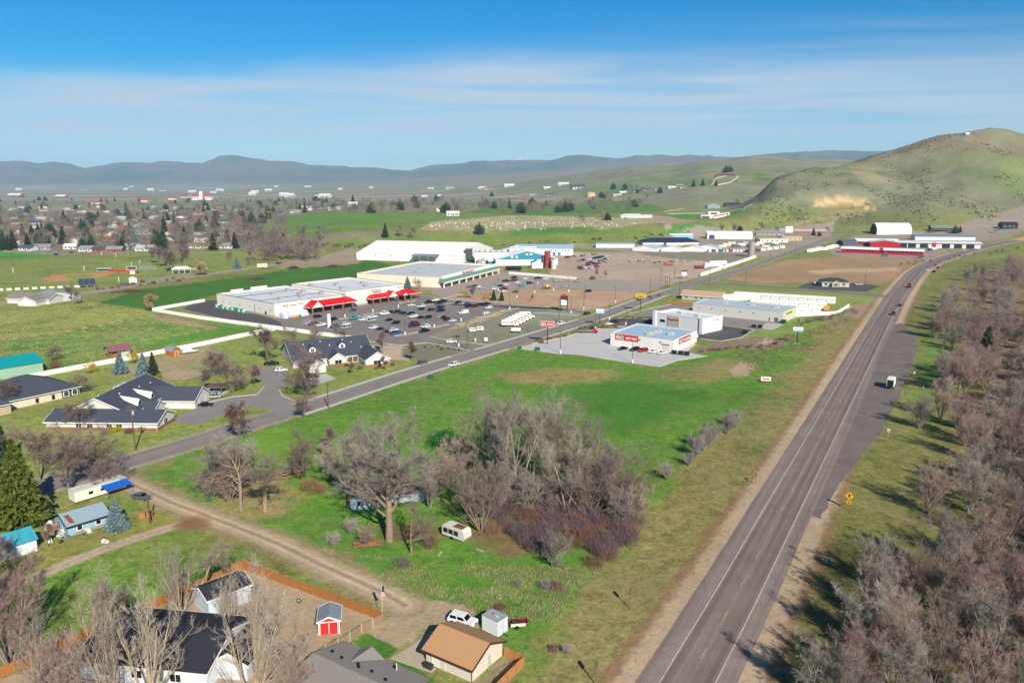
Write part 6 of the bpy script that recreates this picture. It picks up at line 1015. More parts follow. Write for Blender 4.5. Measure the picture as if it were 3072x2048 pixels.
polesign('pole_sign', 'red auto parts sign on a tall dark pole by the street', 1642, 1032, 10.3, 6.0, 2.3, -14, mat('#d8d0cc'), 1, lambda b, h, hg, wd: oreilly(b, -wd/2+.2, h-hg+.2, wd-.4, hg-.4, y=-.3))
polesign('pole_sign', 'yellow dollar store sign on a dark pole', 1921, 934, 9.8, 5.2, 2.2, -12, YS, 1, lambda b, h, hg, wd: (text(b, 'DOLLAR', BLACK, -2.2, -.24, h-1.0, .95, width=4.4, bold=.03), text(b, 'GENERAL', BLACK, -2.2, -.24, h-1.95, .95, width=4.4, bold=.03)))
polesign('pole_sign', 'pale blue and white sign board on a brown pole by the clinic drive', 1799, 977, 8.5, 4.0, 2.2, -8, mat('#dce6ea'), 1, lambda b, h, hg, wd: (part(b, 'blue_band', MB().box(-wd/2+.05, wd/2-.05, -.26, -.2, h-hg+.05, h-hg*.5), mat('#9fc8dc')), part(b, 'grey_line', MB().box(-1.6, 1.6, -.24, -.2, h-.85, h-.55), mat('#8fa0b0'))))
polesign('pole_sign', 'white and blue sign board on a pole in the weeds near the highway', 2391, 1030, 7.4, 4.2, 2.1, -12, WHITE, 1, lambda b, h, hg, wd: (part(b, 'blue_band', MB().box(-wd/2+.05, wd/2-.05, -.26, -.2, h-hg+.05, h-hg*.62), mat('#5fb4d0')), part(b, 'red_line', MB().box(-1.6, 1.6, -.26, -.2, h-.95, h-.7), mat('#b08a90')), part(b, 'footing', MB().box(-1.4, 1.4, -1, 1, 0, .1), CONC)))
def pylon(b, h, hg, wd):
    mb = MB(); mb.prism([(-2.4, h), (2.4, h), (0, h+1.5)], 'y', -.3, .3); part(b, 'red_gable', mb, mat('#b04a44')); text(b, "Ridley's", SR, -1.5, -.25, h-1.1, .8, width=3, shear=.15); part(b, 'panel', MB().box(-1.7, 1.7, -.26, -.2, h-1.9, h-1.35), ORG)
    for k, c in enumerate(('#e4e4e2', '#dfe4e8', '#e8e6e0')): part(b, 'tenant_panel', MB().box(-1.7, 1.7, -.26, -.2, h-3.0-k*1.05, h-2.1-k*1.05), mat(c))
polesign('pylon_sign', 'two post pylon sign with a red gable at the supermarket street', 1692, 934, 8.6, 4.2, 5.6, -18, mat('#3a2e2a'), 2, pylon)
polesign('yard_sign', 'white blank board sign on two posts by the rental trucks', 1548, 999, 2.6, 4.4, 1.5, -2, WHITE, 2); polesign('yard_sign', 'small white board sign at the gravel lot corner', 1458, 1027, 2.2, 1.6, 1.6, -20, WHITE, 2)
polesign('field_sign', 'low white and pink sale sign at the edge of the green lot', 2297, 1146, 2.0, 3.4, 1.5, -8, WHITE, 2, lambda b, h, hg, wd: part(b, 'pink_text_block', MB().box(-1.3, 1.3, -.25, -.2, h-1.1, h-.4), mat('#c97a80'))); polesign('info_kiosk', 'small brown roofed notice board in the tan yard', 2052, 836, 5.5, 3.6, 3.2, -5, WHITE, 2, lambda b, h, hg, wd: part(b, 'roof', MB().box(-2.3, 2.3, -.8, .8, h+.02, h+.7), mat('#6a3a34')))
polesign('billboard', 'tall white advertising board among the street trees', 2366, 712, 14, 9, 8, -6, WHITE, 1)
for i, (px, py) in enumerate(((1888, 1824), (1786, 2052), (2266, 1452))):
    t = thing('road_sign', ['thin sign post seen from behind on the left verge', 'dark sign seen from behind at the bottom edge', 'small sign post far up the left verge'][i], 'sign', G(px, py), R(55)); part(t, 'post', MB().box(-.06, .06, -.06, .06, 0, 3.8 if i < 2 else 2.8), WOOD); part(t, 'plate', MB().box(-.38, .38, -.1, -.07, 2.6 if i < 2 else 1.9, 3.75 if i < 2 else 2.7), mat('#6a5648'))
t = thing('warning_sign', 'yellow diamond warning sign with a plate below beside the highway', 'sign', G(2545, 1528), R(-38)); part(t, 'post', MB().box(-.07, .07, -.07, .07, 0, 4.0), WOOD); YSG = mat('#f0b414', rough=.5, var=.03)
b = part(t, 'diamond', MB().prism([(0, 2.25), (.95, 3.2), (0, 4.15), (-.95, 3.2)], 'y', -.13, -.09), YSG); part(b, 'black_symbol', MB().prism([(-.12, 2.8), (.12, 2.8), (.12, 3.3), (.35, 3.3), (0, 3.7), (-.35, 3.3), (-.12, 3.3)], 'y', -.15, -.13), BLACK); b = part(t, 'plate', MB().box(-.5, .5, -.13, -.09, 1.35, 2.1), YSG); text(b, '45', BLACK, -.3, -.14, 1.5, .5, width=.6)
for px, py, lab, tx in ((2664, 1312, 'white speed limit sign below the tree shadows', '55'), (2742, 1135, 'white sign on a post beyond the parked truck', ''), (2770, 1165, 'thin pale marker post on the right verge', None), (2480, 1690, 'small white marker post beside the right shoulder', None)):
    t = thing('road_sign', lab, 'sign', G(px, py), R(-38)); part(t, 'post', MB().box(-.05, .05, -.05, .05, 0, 2.6 if tx is not None else 1.2), GREY if tx is not None else WHITE)
    if tx is not None:
        b = part(t, 'plate', MB().box(-.4, .4, -.09, -.05, 1.6, 2.6), WHITE)
        if tx: text(b, tx, BLACK, -.3, -.11, 1.8, .5, width=.6)
t = thing('dark_info_board', 'low dark board sign lying in the grass near the parked truck', 'sign', G(2722, 1160), R(-10)); part(t, 'board', MB().box(-1.2, 1.2, -.08, .08, .8, 1.6), mat('#2f2622')); part(t, 'posts', MB().box(-1.1, -.95, -.07, .07, 0, .85).box(.95, 1.1, -.07, .07, 0, .85), WOOD)
t = thing('flagpole', 'white pole with a limp striped flag at the fence corner', 'flagpole', G(1148, 1862), 0); part(t, 'pole', MB().tube((0, 0, 0), (0, 0, 6.6), .05, .035, 8), OFFW); part(t, 'finial', MB().tube((0, 0, 6.6), (0, 0, 6.75), .08, .03, 8), FOIL); f = MB()
fl = bpy.data.objects.new('flag', None); C.objects.link(fl); fl.parent = t
for k in range(7): part(fl, 'stripe', MB().box(.05, .5+.1*math.sin(k), -.03, .03, 4.3+k*.14, 4.43+k*.14), RED if k % 2 == 0 else WHITE)
part(fl, 'canton', MB().box(.05, .42, -.05, .05, 5.3, 6.2), mat('#24305e'))
for i, (px, py, lab) in enumerate(((1559, 1046, 'green utility box at the grass corner'), (1612, 1052, 'large green transformer box at the edge of the concrete lot'), (1291, 1136, 'green utility box beside the sidewalk'))):
    s_ = (1.4, 1.9, 1.6)[i]; one('utility_box', lab, 'utility box', MB().box(-s_/2, s_/2, -.6, .6, 0, s_*.75).box(-s_/2-.08, s_/2+.08, -.7, .7, -.02, .1).box(-s_/2-.03, s_/2+.03, -.65, .65, s_*.75, s_*.8), mat('#2f6450'), G(px, py), R(-20))
DUMP = mat('#23272a', rough=.7)
for i, (px, py) in enumerate(((2022, 1062), (2042, 1064), (2060, 1066), (2261, 983), (2280, 984), (2234, 1001))):
    mb = MB(); mb.frus(-.9, .9, -.6, .6, .12, -1.05, 1.05, -.8, .8, 1.5); mb.box(-1.08, 1.08, -.84, .84, 1.5, 1.58); mb.box(-.8, -.6, -.5, .5, 0, .12); mb.box(.6, .8, -.5, .5, 0, .12)
    one('dumpster', ['left of three black dumpsters by the parts store', 'middle of three black dumpsters by the parts store', 'right of three black dumpsters by the parts store', 'left black dumpster behind the dollar store', 'right black dumpster behind the dollar store', 'lone black dumpster at the clinic drive'][i], 'dumpster', mb, DUMP, G(px, py), R(-30))
one('green_skip', 'dark green skip at the end of the dollar store', 'dumpster', MB().box(0, 3, 0, 1.8, .1, 1.6).box(-.1, 3.1, -.1, 1.9, 1.6, 1.68).box(0, .3, 0, 1.8, 0, .1).box(2.7, 3, 0, 1.8, 0, .1), mat('#1f4a38'), G(2352, 971), R(50))
t = thing('white_tower_sign', 'tall white cylindrical vessel standing among the parked cars', 'tank', G(988, 982)); part(t, 'shell', MB().tube((0, 0, .2), (0, 0, 6.6), .85, .85, 18), mat('#f0f0ee', var=.02)); part(t, 'cap', MB().tube((0, 0, 6.6), (0, 0, 6.9), .86, .3, 18), WHITE); part(t, 'foot', MB().box(-1, 1, -1, 1, 0, .22), CONC)
t = thing('cart_corral', 'grey wire cage of trolleys by the hardware store', 'cart corral', G(915, 974), R(49)); mb = MB()
for k in range(9): mb.box(k*.6, k*.6+.05, 0, .05, 0, 2); mb.box(k*.6, k*.6+.05, 2.6, 2.65, 0, 2)
mb.box(0, 4.85, 0, .05, 1.95, 2.02); mb.box(0, 4.85, 2.6, 2.65, 1.95, 2.02); part(t, 'cage', mb, FOIL); part(t, 'load', MB().box(.4, 2.2, .4, 2.2, 0, 1.2).box(2.6, 4.2, .5, 2.0, 0, 1.6), mat('#9a9aa0', var=.3))
# ---------------------------------------------------------------- vehicles
def car_mesh(kind):
    """side profile swept across the width; x forward"""
    if kind == 'sedan': Lc, W_, belt, roof, prof, cab = 4.6, 1.82, .88, 1.42, [(-2.3, .35), (2.3, .35), (2.3, .62), (2.15, .74), (1.0, .88), (-1.55, .94), (-2.25, .90), (-2.3, .6)], [(-1.7, .92), (1.05, .86), (.25, 1.40), (-.95, 1.42)]
    elif kind == 'suv': Lc, W_, belt, roof, prof, cab = 4.7, 1.92, 1.0, 1.75, [(-2.35, .42), (2.35, .42), (2.35, .8), (2.2, .98), (1.15, 1.06), (-2.3, 1.08), (-2.35, .7)], [(-2.25, 1.06), (1.2, 1.04), (.5, 1.70), (-1.9, 1.76)]
    elif kind == 'pickup': Lc, W_, belt, roof, prof, cab = 5.7, 2.0, 1.1, 1.85, [(-2.85, .55), (2.85, .55), (2.85, 1.0), (2.7, 1.12), (1.35, 1.18), (-2.8, 1.14), (-2.85, .8)], [(-.75, 1.16), (1.4, 1.16), (.75, 1.82), (-.6, 1.86)]
    else: Lc, W_, belt, roof, prof, cab = 5.8, 2.05, 1.2, 2.25, [(-2.9, .45), (2.9, .45), (2.9, .95), (2.75, 1.1), (2.1, 1.3), (-2.85, 1.3), (-2.9, .8)], [(-2.85, 1.28), (2.15, 1.28), (1.35, 2.15), (-2.75, 2.25)]
    h = W_/2; P = {}
    mb = MB(); n = len(prof)
    for s_ in (0,):
        v = [(x, -h+(.06 if z < .5 else 0), z) for x, z in prof]+[(x, h-(.06 if z < .5 else 0), z) for x, z in prof]
        mb.add(v, [tuple(range(n)), tuple(range(2*n-1, n-1, -1))]+[(k, n+k, n+(k+1) % n, (k+1) % n) for k in range(n)])
    t_ = .16; a, b, c, d = cab
    mb.add([(a[0], -h+.04, a[1]), (b[0], -h+.04, b[1]), (c[0], -h+t_, c[1]), (d[0], -h+t_, d[1]), (a[0], h-.04, a[1]), (b[0], h-.04, b[1]), (c[0], h-t_, c[1]), (d[0], h-t_, d[1])], [(0, 1, 2, 3), (7, 6, 5, 4), (0, 4, 5, 1), (1, 5, 6, 2), (2, 6, 7, 3), (3, 7, 4, 0)])
    if kind == 'pickup': mb.box(-2.75, -.85, -h+.02, -h+.1, 1.12, 1.28); mb.box(-2.75, -.85, h-.1, h-.02, 1.12, 1.28); mb.box(-2.84, -2.76, -h+.02, h-.02, 1.1, 1.28)
    P['body'] = mb
    mb = MB(); lp = lambda p, q, t: (p[0]+(q[0]-p[0])*t, p[1]+(q[1]-p[1])*t)
    for s_ in (-1, 1):      # side glass: quad a bit inside the cabin side, set proud
        def sp(u, w_):
            lo = lp(a, b, u); hi = lp(d, c, u); q = lp(lo, hi, w_); y = (h-.04)+(h-t_-(h-.04))*w_
            return (q[0], s_*(y+.012), q[1])
        segs = ((.06, .46), (.52, .94)) if kind != 'van' else ((.70, .95),)
        for u0, u1 in segs:
            q = [sp(u0, .12), sp(u1, .12), sp(u1, .86), sp(u0, .86)]; mb.add(q, [(0, 1, 2, 3) if s_ < 0 else (3, 2, 1, 0)])
    def fr(p0, p1, off):
        q0, q1 = lp(p0, p1, .1), lp(p0, p1, .9); y0, y1 = h-.16, h-.26; nx, nz = (p1[1]-p0[1]), -(p1[0]-p0[0]); l = math.hypot(nx, nz); nx, nz = nx/l*off, nz/l*off
        return [(q0[0]+nx, -y0, q0[1]+nz), (q0[0]+nx, y0, q0[1]+nz), (q1[0]+nx, y1, q1[1]+nz), (q1[0]+nx, -y1, q1[1]+nz)]
    mb.add(fr(b, c, .015), [(0, 1, 2, 3)])
    if kind != 'van': mb.add(fr(a, d, -.015), [(3, 2, 1, 0)])
    P['windows'] = mb; wx = Lc*.31; r = .34 if kind in ('sedan',) else .38
    P['wheel'] = MB().tube((0, -.13, 0), (0, .13, 0), r, r, 14); P['rim'] = MB().tube((0, -.14, 0), (0, .14, 0), r*.58, r*.58, 10)
    P['headlight'] = MB().box(Lc/2-.05, Lc/2+.02, -.2, .2, 0, .16); P['tail'] = MB().box(-Lc/2-.02, -Lc/2+.05, -.12, .12, 0, .3); P['grille'] = MB().box(Lc/2-.02, Lc/2+.012, -h*.5, h*.5, prof[1][1]+.08, prof[2][1]-.05)
    P['dims'] = (Lc, W_, wx, r, prof[2][1]-.2, prof[-1][1]); return P
CARM = {}
for k in ('sedan', 'suv', 'pickup', 'van'):
    P = car_mesh(k); d = P['dims']; CARM[k] = dict(dims=d, body=P['body'].mesh(k+'_body', paint('#ffffff')), windows=P['windows'].mesh('windows', glass('#0e1216'), fix=False), wheel=P['wheel'].mesh('wheel', TYRE), rim=P['rim'].mesh('rim', CHROME), headlight=P['headlight'].mesh('headlight', mat('#dfe3e6', rough=.15)), tail=P['tail'].mesh('tail_light', mat('#7a1418', rough=.3)), grille=P['grille'].mesh('grille', DARK))
COL = {'white': '#e3e4e4', 'black': '#16171a', 'silver': '#a3a7ab', 'grey': '#5e6266', 'navy': '#1b2444', 'blue': '#274d86', 'maroon': '#5a1a20', 'red': '#b01a20', 'tan': '#a8957c', 'teal': '#3f9c9c', 'brown': '#5a463c', 'green': '#2c4a3a'}
def car(kind, colr, loc, rz, lab, group, parts=2):
    m = CARM[kind]; L_, W_, wx, r, hz, tz = m['dims']; name = {'suv': 'suv', 'sedan': 'sedan', 'pickup': 'pickup_truck', 'van': 'van'}[kind]
    t = thing(name, lab, {'suv': 'SUV', 'sedan': 'car', 'pickup': 'pickup', 'van': 'van'}[kind], loc, rz, group)
    b = link('body', m['body'], t); b.material_slots[0].link = 'OBJECT'; b.material_slots[0].material = paint(COL[colr])
    link('windows', m['windows'], t)
    for sx in (-1, 1):
        for sy in (-1, 1):
            w_ = link('wheel', m['wheel'], t, (sx*wx, sy*(W_/2-.1), r))
            if parts > 1: link('rim', m['rim'], w_)
    if parts > 1:
        for sy in (-1, 1): link('headlight', m['headlight'], t, (0, sy*(W_/2-.35), hz)); link('tail_light', m['tail'], t, (0, sy*(W_/2-.25), tz))
        link('grille', m['grille'], t)
    return t
K = {'s': 'sedan', 'u': 'suv', 'p': 'pickup', 'v': 'van'}; KN = {'s': 'car', 'u': 'SUV', 'p': 'pickup', 'v': 'van'}
Z4 = lambda x, y: (850+x*.17, 880+y*.17); Z3 = lambda x, y: (1200+x*.2976, 700+y*.2976); Z6 = lambda x, y: (1400+x*.17, 740+y*.17)
def lot(rows, fn, place, group, hd, parts=2):
    """rows of (x, y, kind, colour); label = look + place of the row + ordinal along it among its like"""
    for lab, cars in rows:
        seen = {}; tot = {}
        for c in cars: tot[(c[2], c[3])] = tot.get((c[2], c[3]), 0)+1
        for i, c in enumerate(sorted(cars, key=lambda q: q[0])):
            key = (c[2], c[3]); seen[key] = seen.get(key, 0)+1
            o_ = f'{ORD[seen[key]-1]} from the left ' if tot[key] > 1 else ''
            px, py = fn(c[0], c[1]); jr = random.Random(int(px*7+py)); h_ = c[4] if len(c) > 4 else hd+(180 if jr.random() < .3 else 0)
            car(K[c[2]], c[3], G(px, py+2), R(h_+jr.uniform(-2, 2)), f'{c[3]} {KN[c[2]]} {o_}{lab}', group, parts)
lot([('parked near the hardware canopy', [(1230, 300, 's', 'blue'), (610, 415, 'u', 'black'), (1255, 445, 'p', 'teal'), (1400, 470, 'u', 'white'), (1570, 425, 'p', 'white'), (1545, 492, 'p', 'silver')]),
     ('in the row beside the white cylinder', [(520, 548, 'u', 'brown'), (670, 568, 'p', 'white'), (865, 468, 'u', 'black'), (885, 520, 's', 'tan'), (920, 592, 'p', 'grey'), (1110, 548, 'u', 'white'), (1105, 612, 'u', 'silver')]),
     ('in the row facing the supermarket entrance', [(1800, 345, 'u', 'white'), (1790, 368, 'p', 'white'), (1885, 335, 's', 'black'), (2000, 335, 'u', 'navy'), (2110, 355, 's', 'navy'), (2250, 210, 's', 'white')]),
     ('in the middle of the supermarket lot', [(1865, 475, 's', 'black'), (1985, 530, 'u', 'black'), (1590, 615, 'u', 'white'), (1700, 635, 's', 'navy'), (2290, 540, 'u', 'maroon'), (2300, 580, 'p', 'maroon')]),
     ('by the island nearest the court', [(1785, 700, 'u', 'maroon'), (1950, 655, 'u', 'white'), (1975, 708, 'p', 'blue')])], Z4, '', 'cars in the supermarket lot', 229)
lot([('in the first row along the bare lot kerb', [(285, 695, 'u', 'black'), (332, 700, 's', 'maroon'), (350, 678, 'p', 'white'), (398, 700, 'u', 'black'), (436, 688, 'p', 'black'), (475, 715, 's', 'silver')]),
     ('in the second row along the bare lot kerb', [(540, 702, 's', 'silver'), (588, 703, 'u', 'black'), (628, 711, 'u', 'silver'), (682, 713, 's', 'blue'), (700, 736, 'p', 'black'), (748, 738, 'u', 'maroon'), (790, 720, 's', 'black'), (832, 722, 'u', 'navy'), (872, 718, 'p', 'black'), (892, 752, 'u', 'white')]),
     ('in the short row behind the white van', [(115, 725, 's', 'white'), (215, 738, 'u', 'white'), (215, 766, 's', 'black'), (320, 773, 'u', 'maroon'), (403, 750, 'p', 'navy'), (410, 782, 'p', 'black'), (865, 805, 's', 'white')]),
     ('standing alone in the supermarket lot aisle', [(637, 805, 'v', 'white', 215)]),
     ('in the row before the second lamp island', [(30, 806, 's', 'navy'), (108, 815, 'u', 'black'), (130, 842, 'p', 'white'), (215, 850, 's', 'black'), (280, 852, 'u', 'navy'), (395, 845, 's', 'silver'), (450, 848, 's', 'black'), (480, 870, 'u', 'maroon'), (532, 882, 's', 'white')]),
     ('in the row nearest the gravel lot', [(150, 907, 'u', 'black'), (152, 932, 'p', 'maroon'), (258, 942, 'u', 'white'), (245, 988, 'p', 'black')]),
     ('turning in at the supermarket entrance', [(520, 1097, 'u', 'white', 10)])], Z3, '', 'cars in the supermarket lot', 229)
lot([('parked by the round bush at the discount store', [(60, 712, 's', 'grey'), (135, 702, 'u', 'black'), (205, 707, 's', 'white'), (275, 732, 's', 'silver')]),
     ('in the near rows of the discount store lot', [(555, 657, 's', 'silver'), (605, 687, 's', 'black'), (690, 607, 'p', 'black'), (695, 667, 's', 'white'), (655, 745, 'p', 'maroon'), (630, 790, 's', 'white'), (490, 747, 'u', 'white'), (860, 797, 's', 'brown')]),
     ('in the middle of the discount store lot', [(830, 548, 'u', 'black'), (835, 597, 'p', 'maroon'), (890, 632, 's', 'white'), (945, 557, 's', 'silver'), (1030, 562, 's', 'white'), (980, 697, 'u', 'teal'), (1115, 645, 'u', 'navy')]),
     ('at the right side of the discount store lot', [(1265, 557, 'p', 'black'), (1390, 567, 's', 'white'), (1405, 682, 's', 'white'), (1600, 602, 'p', 'silver'), (1715, 697, 's', 'silver'), (1970, 607, 'p', 'tan'), (2140, 790, 'u', 'black')])], Z6, '', 'cars in the discount store lot', 205)
rr = random.Random(5); cs = ['black', 'white', 'silver', 'grey', 'navy', 'white', 'black', 'red', 'grey', 'white', 'tan', 'blue']
rows = [('in the back row of the plant car park', (1700, 771), (1785, 762), 9), ('in the second row of the plant car park', (1738, 782), (1822, 767), 12), ('in the third row of the plant car park', (1765, 789), (1826, 775), 10), ('in the front row of the plant car park', (1738, 800), (1812, 787), 10), ('on the near edge of the plant car park', (1742, 806), (1790, 800), 6)]
for lab, a, b, n in rows: lot([(lab, [(a[0]+(b[0]-a[0])*i/(n-1)+rr.uniform(-1.5, 1.5), a[1]+(b[1]-a[1])*i/(n-1)+rr.uniform(-.7, .7), rr.choice('supsu'), cs[rr.randrange(12)]) for i in range(n)])], lambda x, y: (x, y), '', 'cars in the plant car park', 140, 1)
lot([('parked at the parts store wall', [(1868, 1047, 's', 'black', 215), (1904, 1050, 'u', 'black', 215), (1929, 1053, 'u', 'red', 215), (1960, 1056, 's', 'white', 215), (1986, 1060, 's', 'white', 215)]), ('driving on the street beside the green lot', [(1361, 1096, 'u', 'white', 235), (1268, 1090, 'u', 'grey', 55)]), ('driving on the street by the red pole sign', [(1682, 972, 'u', 'white', 230)]), ('driving on the street by the pylon sign', [(1762, 942, 'u', 'green', 52)]),
     ('parked at the court by the gazebo', [(643, 1192, 'u', 'silver', 5), (617, 1216, 's', 'black', 5)]), ('parked in front of the gabled duplex', [(845, 1112, 'u', 'white', 15), (815, 1093, 'p', 'black', 15), (938, 1131, 'u', 'black', 5)]), ('parked at the small clinic planting', [(1826, 972, 's', 'white', 20), (1845, 966, 'u', 'navy', 20), (1862, 981, 's', 'silver', 20), (1950, 965, 'p', 'navy', 20)]),
     ('beside the small dark roofed office', [(2452, 850, 'p', 'white', 10), (2448, 855, 's', 'black', 10), (2575, 854, 'p', 'silver', 10)]), ('parked beside the orange roofed garage', [(1388, 1868, 'u', 'white', -25)]), ('parked at the end of the trailer home', [(425, 1494, 's', 'grey', -20)]), ('on the town road by the ball park', [(170, 763, 'u', 'navy', 3), (215, 757, 's', 'black', 3), (20, 752, 's', 'silver', 3)]), ('standing among the trucks in the tan yard', [(2170, 806, 'p', 'white', 40)])], lambda x, y: (x, y), '', 'other parked and moving cars', 0)
hd = lambda px, py: (lambda s, P: math.degrees(math.atan2(P[s+1][1]-P[s][1], P[s+1][0]-P[s][0])))(int(np.argmin(np.linalg.norm(HWY[:-1]-np.array(G(px, py).to_2d()), axis=1))), HWY)
for px, py, k, c, fl_, lab in ((2680, 944, 'p', 'navy', 1, 'nearest on the highway bend'), (2699, 919, 's', 'black', 1, 'just behind the navy pickup on the highway'), (2782, 814, 'p', 'white', 1, 'in the cluster on the highway bend'), (2802, 817, 'u', 'black', 0, 'in the cluster on the highway bend'), (2814, 805, 's', 'maroon', 0, 'in the cluster on the highway bend'), (2806, 798, 's', 'grey', 1, 'in the cluster on the highway bend'), (2835, 793, 'u', 'silver', 1, 'leading the cluster on the highway bend'), (2879, 769, 's', 'grey', 1, 'alone far up the highway'), (2894, 754, 's', 'white', 0, 'farthest up the highway')):
    car(K[k], c, G(px, py), R(hd(px, py)+(180 if fl_ else 0)), f'{c} {KN[k]} {lab}', 'traffic on the highway')
t = thing('farm_tractor', 'red farm tractor driving on the highway', 'tractor', G(2727, 862), R(hd(2727, 860)+180)); part(t, 'hood', MB().frus(.2, 2.6, -.5, .5, 1.0, .3, 2.5, -.42, .42, 1.8), RED); part(t, 'cab', MB().frus(-1.4, .3, -.85, .85, 1.2, -1.2, .1, -.75, .75, 2.8), GLASS); part(t, 'cab_roof', MB().box(-1.35, .25, -.9, .9, 2.82, 3.0), RED)
for x, r, y in ((-.8, .9, 1.0), (-.8, .9, -1.0), (2.0, .55, .9), (2.0, .55, -.9)): part(t, 'wheel', MB().tube((x, y-.25, r), (x, y+.25, r), r, r, 16), TYRE)
part(t, 'loader', MB().box(2.6, 3.6, -1.1, 1.1, .3, 1.0), DARK)
def truck(name, lab, loc, rz, box, cabm=WHITE, boxm=WHITE, Lb=6.0, hb=3.3, group=None, deco=None):
    t = thing(name, lab, 'truck', loc, rz, group); part(t, 'chassis', MB().box(-Lb/2, Lb/2+2.2, -.45, .45, .55, .8), DARK)
    if box: b = part(t, 'cargo_box', MB().box(-Lb/2, Lb/2, -1.15, 1.15, .95, hb), boxm)
    else: b = part(t, 'flat_bed', MB().box(-Lb/2, Lb/2, -1.1, 1.1, .85, 1.0), boxm)
    mb = MB(); x = Lb/2+.1; mb.prism([(x, .5), (x+2.2, .5), (x+2.2, 1.15), (x+1.5, 1.3), (x+1.0, 2.1), (x, 2.15)], 'y', -1.0, 1.0); c = part(t, 'cab', mb, cabm); part(c, 'windscreen', MB().add([(x+1.5, -.85, 1.34), (x+1.5, .85, 1.34), (x+1.04, .8, 2.06), (x+1.04, -.8, 2.06)], [(0, 1, 2, 3)]), GLASS)
    for y in (-1.01, 1.01): part(c, 'side_window', MB().box(x+.2, x+1.0, y-.01, y+.01, 1.4, 1.95), GLASS)
    for wx in (-Lb/2+1.2, Lb/2+1.4):
        for y in (-.95, .95): part(t, 'wheel', MB().tube((wx, y-.15, .42), (wx, y+.15, .42), .42, .42, 14), TYRE)
    if deco: deco(b, Lb, hb)
    return t
def uh(b, Lb, hb):
    part(b, 'red_stripe', MB().box(-1.4, Lb/2-.1, -1.18, -1.15, hb-1.5, hb-.85), mat('#d0483a')); part(b, 'blue_patch', MB().prism([(-2.6, hb-.9), (-2.0, hb-1.6), (-1.5, hb-.7), (-1.9, hb-.5)], 'y', -1.18, -1.15), mat('#4a6ab0')); text(b, 'U-HAUL', WHITE, -1.1, -1.2, hb-1.38, .45, width=2.6, bold=.015, ext=.005)
for i in range(6):
    truck('rental_truck', f'white box rental truck with red stripe, {ORD[i]} from the near end of the row', G(1523+i*10, 979-i*5.0), R(6), True, Lb=6.2, hb=3.4, group='white rental trucks on the gravel lot', deco=uh)
for i, (px, py) in enumerate(((1418, 996), (1440, 992))):
    t = thing('cargo_trailer', ['left', 'right'][i]+' small white and red cargo trailer on the gravel lot', 'trailer', G(px, py), R(8), 'small cargo trailers'); b = part(t, 'box', MB().box(-1.6, 1.6, -.9, .9, .5, 2.1), WHITE); part(b, 'red_stripe', MB().box(-1.4, 1.0, -.93, -.9, 1.3, 1.8), mat('#d0483a')); part(t, 'wheel', MB().tube((0, -1.0, .33), (0, -.8, .33), .33, .33, 12), TYRE); part(t, 'drawbar', MB().box(-2.8, -1.6, -.06, .06, .4, .52), DARK)
t = thing('tow_dolly', 'dark empty trailer frame at the left of the gravel lot', 'trailer', G(1370, 1011), R(5)); part(t, 'frame', MB().box(-1.8, 1.8, -.9, -.75, .4, .55).box(-1.8, 1.8, .75, .9, .4, .55).box(-1.8, -1.6, -.9, .9, .4, .55).box(1.6, 1.8, -.9, .9, .4, .55), DARK); part(t, 'wheel', MB().tube((0, -1.1, .33), (0, -.9, .33), .33, .33, 12), TYRE); part(t, 'wheel', MB().tube((0, .9, .33), (0, 1.1, .33), .33, .33, 12), TYRE)
truck('flatbed_truck', 'red pickup truck with a long flat bed at the parts store', G(1757, 998), R(-4), False, RED, GREY, Lb=7.0); truck('parked_box_truck', 'white box truck with black tail parked on the highway pull-out', G(2672, 1163), R(58), True, WHITE, mat('#e6e6e2'), Lb=5.2, hb=3.6, deco=lambda b, L_, h_: part(b, 'black_tail', MB().box(-L_/2-.05, -L_/2-.01, -1.0, 1.0, 1.0, h_-.3), BLACK))
truck('semi_truck', 'long white box trailer truck in the tan yard', G(2138, 803), R(20), True, OFFW, WHITE, Lb=17, hb=4.2); truck('semi_truck', 'second long white trailer behind the first in the tan yard', G(2152, 797), R(20), True, OFFW, WHITE, Lb=17, hb=4.2); truck('red_truck', 'red bodied truck in front of the white trailers', G(2098, 806), R(12), True, WHITE, mat('#8a3030'), Lb=8, hb=2.6)
t = thing('wheel_loader', 'tan wheel loader in the discount store lot', 'loader', G(1640, 866), R(200)); part(t, 'body', MB().box(-2, 1.2, -1, 1, .8, 2.0), mat('#c9a25a')); part(t, 'cab', MB().frus(-.8, .8, -.8, .8, 2.0, -.7, .6, -.7, .7, 3.1), mat('#c9a25a')); part(t, 'bucket', MB().box(1.9, 2.8, -1.3, 1.3, .2, 1.1), mat('#a8823a'))
for x in (-1.2, 1.2):
    for y in (-1.1, 1.1): part(t, 'wheel', MB().tube((x, y-.25, .7), (x, y+.25, .7), .7, .7, 14), TYRE)
rr = random.Random(11)
for i in range(9): 
    t = thing('travel_trailer', f'white travel trailer in the sales lot, {ORD[i]} from the left', 'trailer', G(2428+i*9.5+rr.uniform(-2, 2), 757-i*1.6+rr.uniform(-3, 2)), R(15+rr.uniform(-8, 8)), 'white travel trailers for sale'); part(t, 'body', MB().prism([(-4, .5), (4, .5), (4.3, 1.2), (4, 3.2), (-4, 3.2)], 'y', -1.2, 1.2), WHITE); part(t, 'stripe', MB().box(-3.9, 3.9, -1.23, -1.2, 1.2, 1.5), GREY); part(t, 'window', MB().box(-1, 1, -1.24, -1.2, 1.9, 2.6), GLASS)
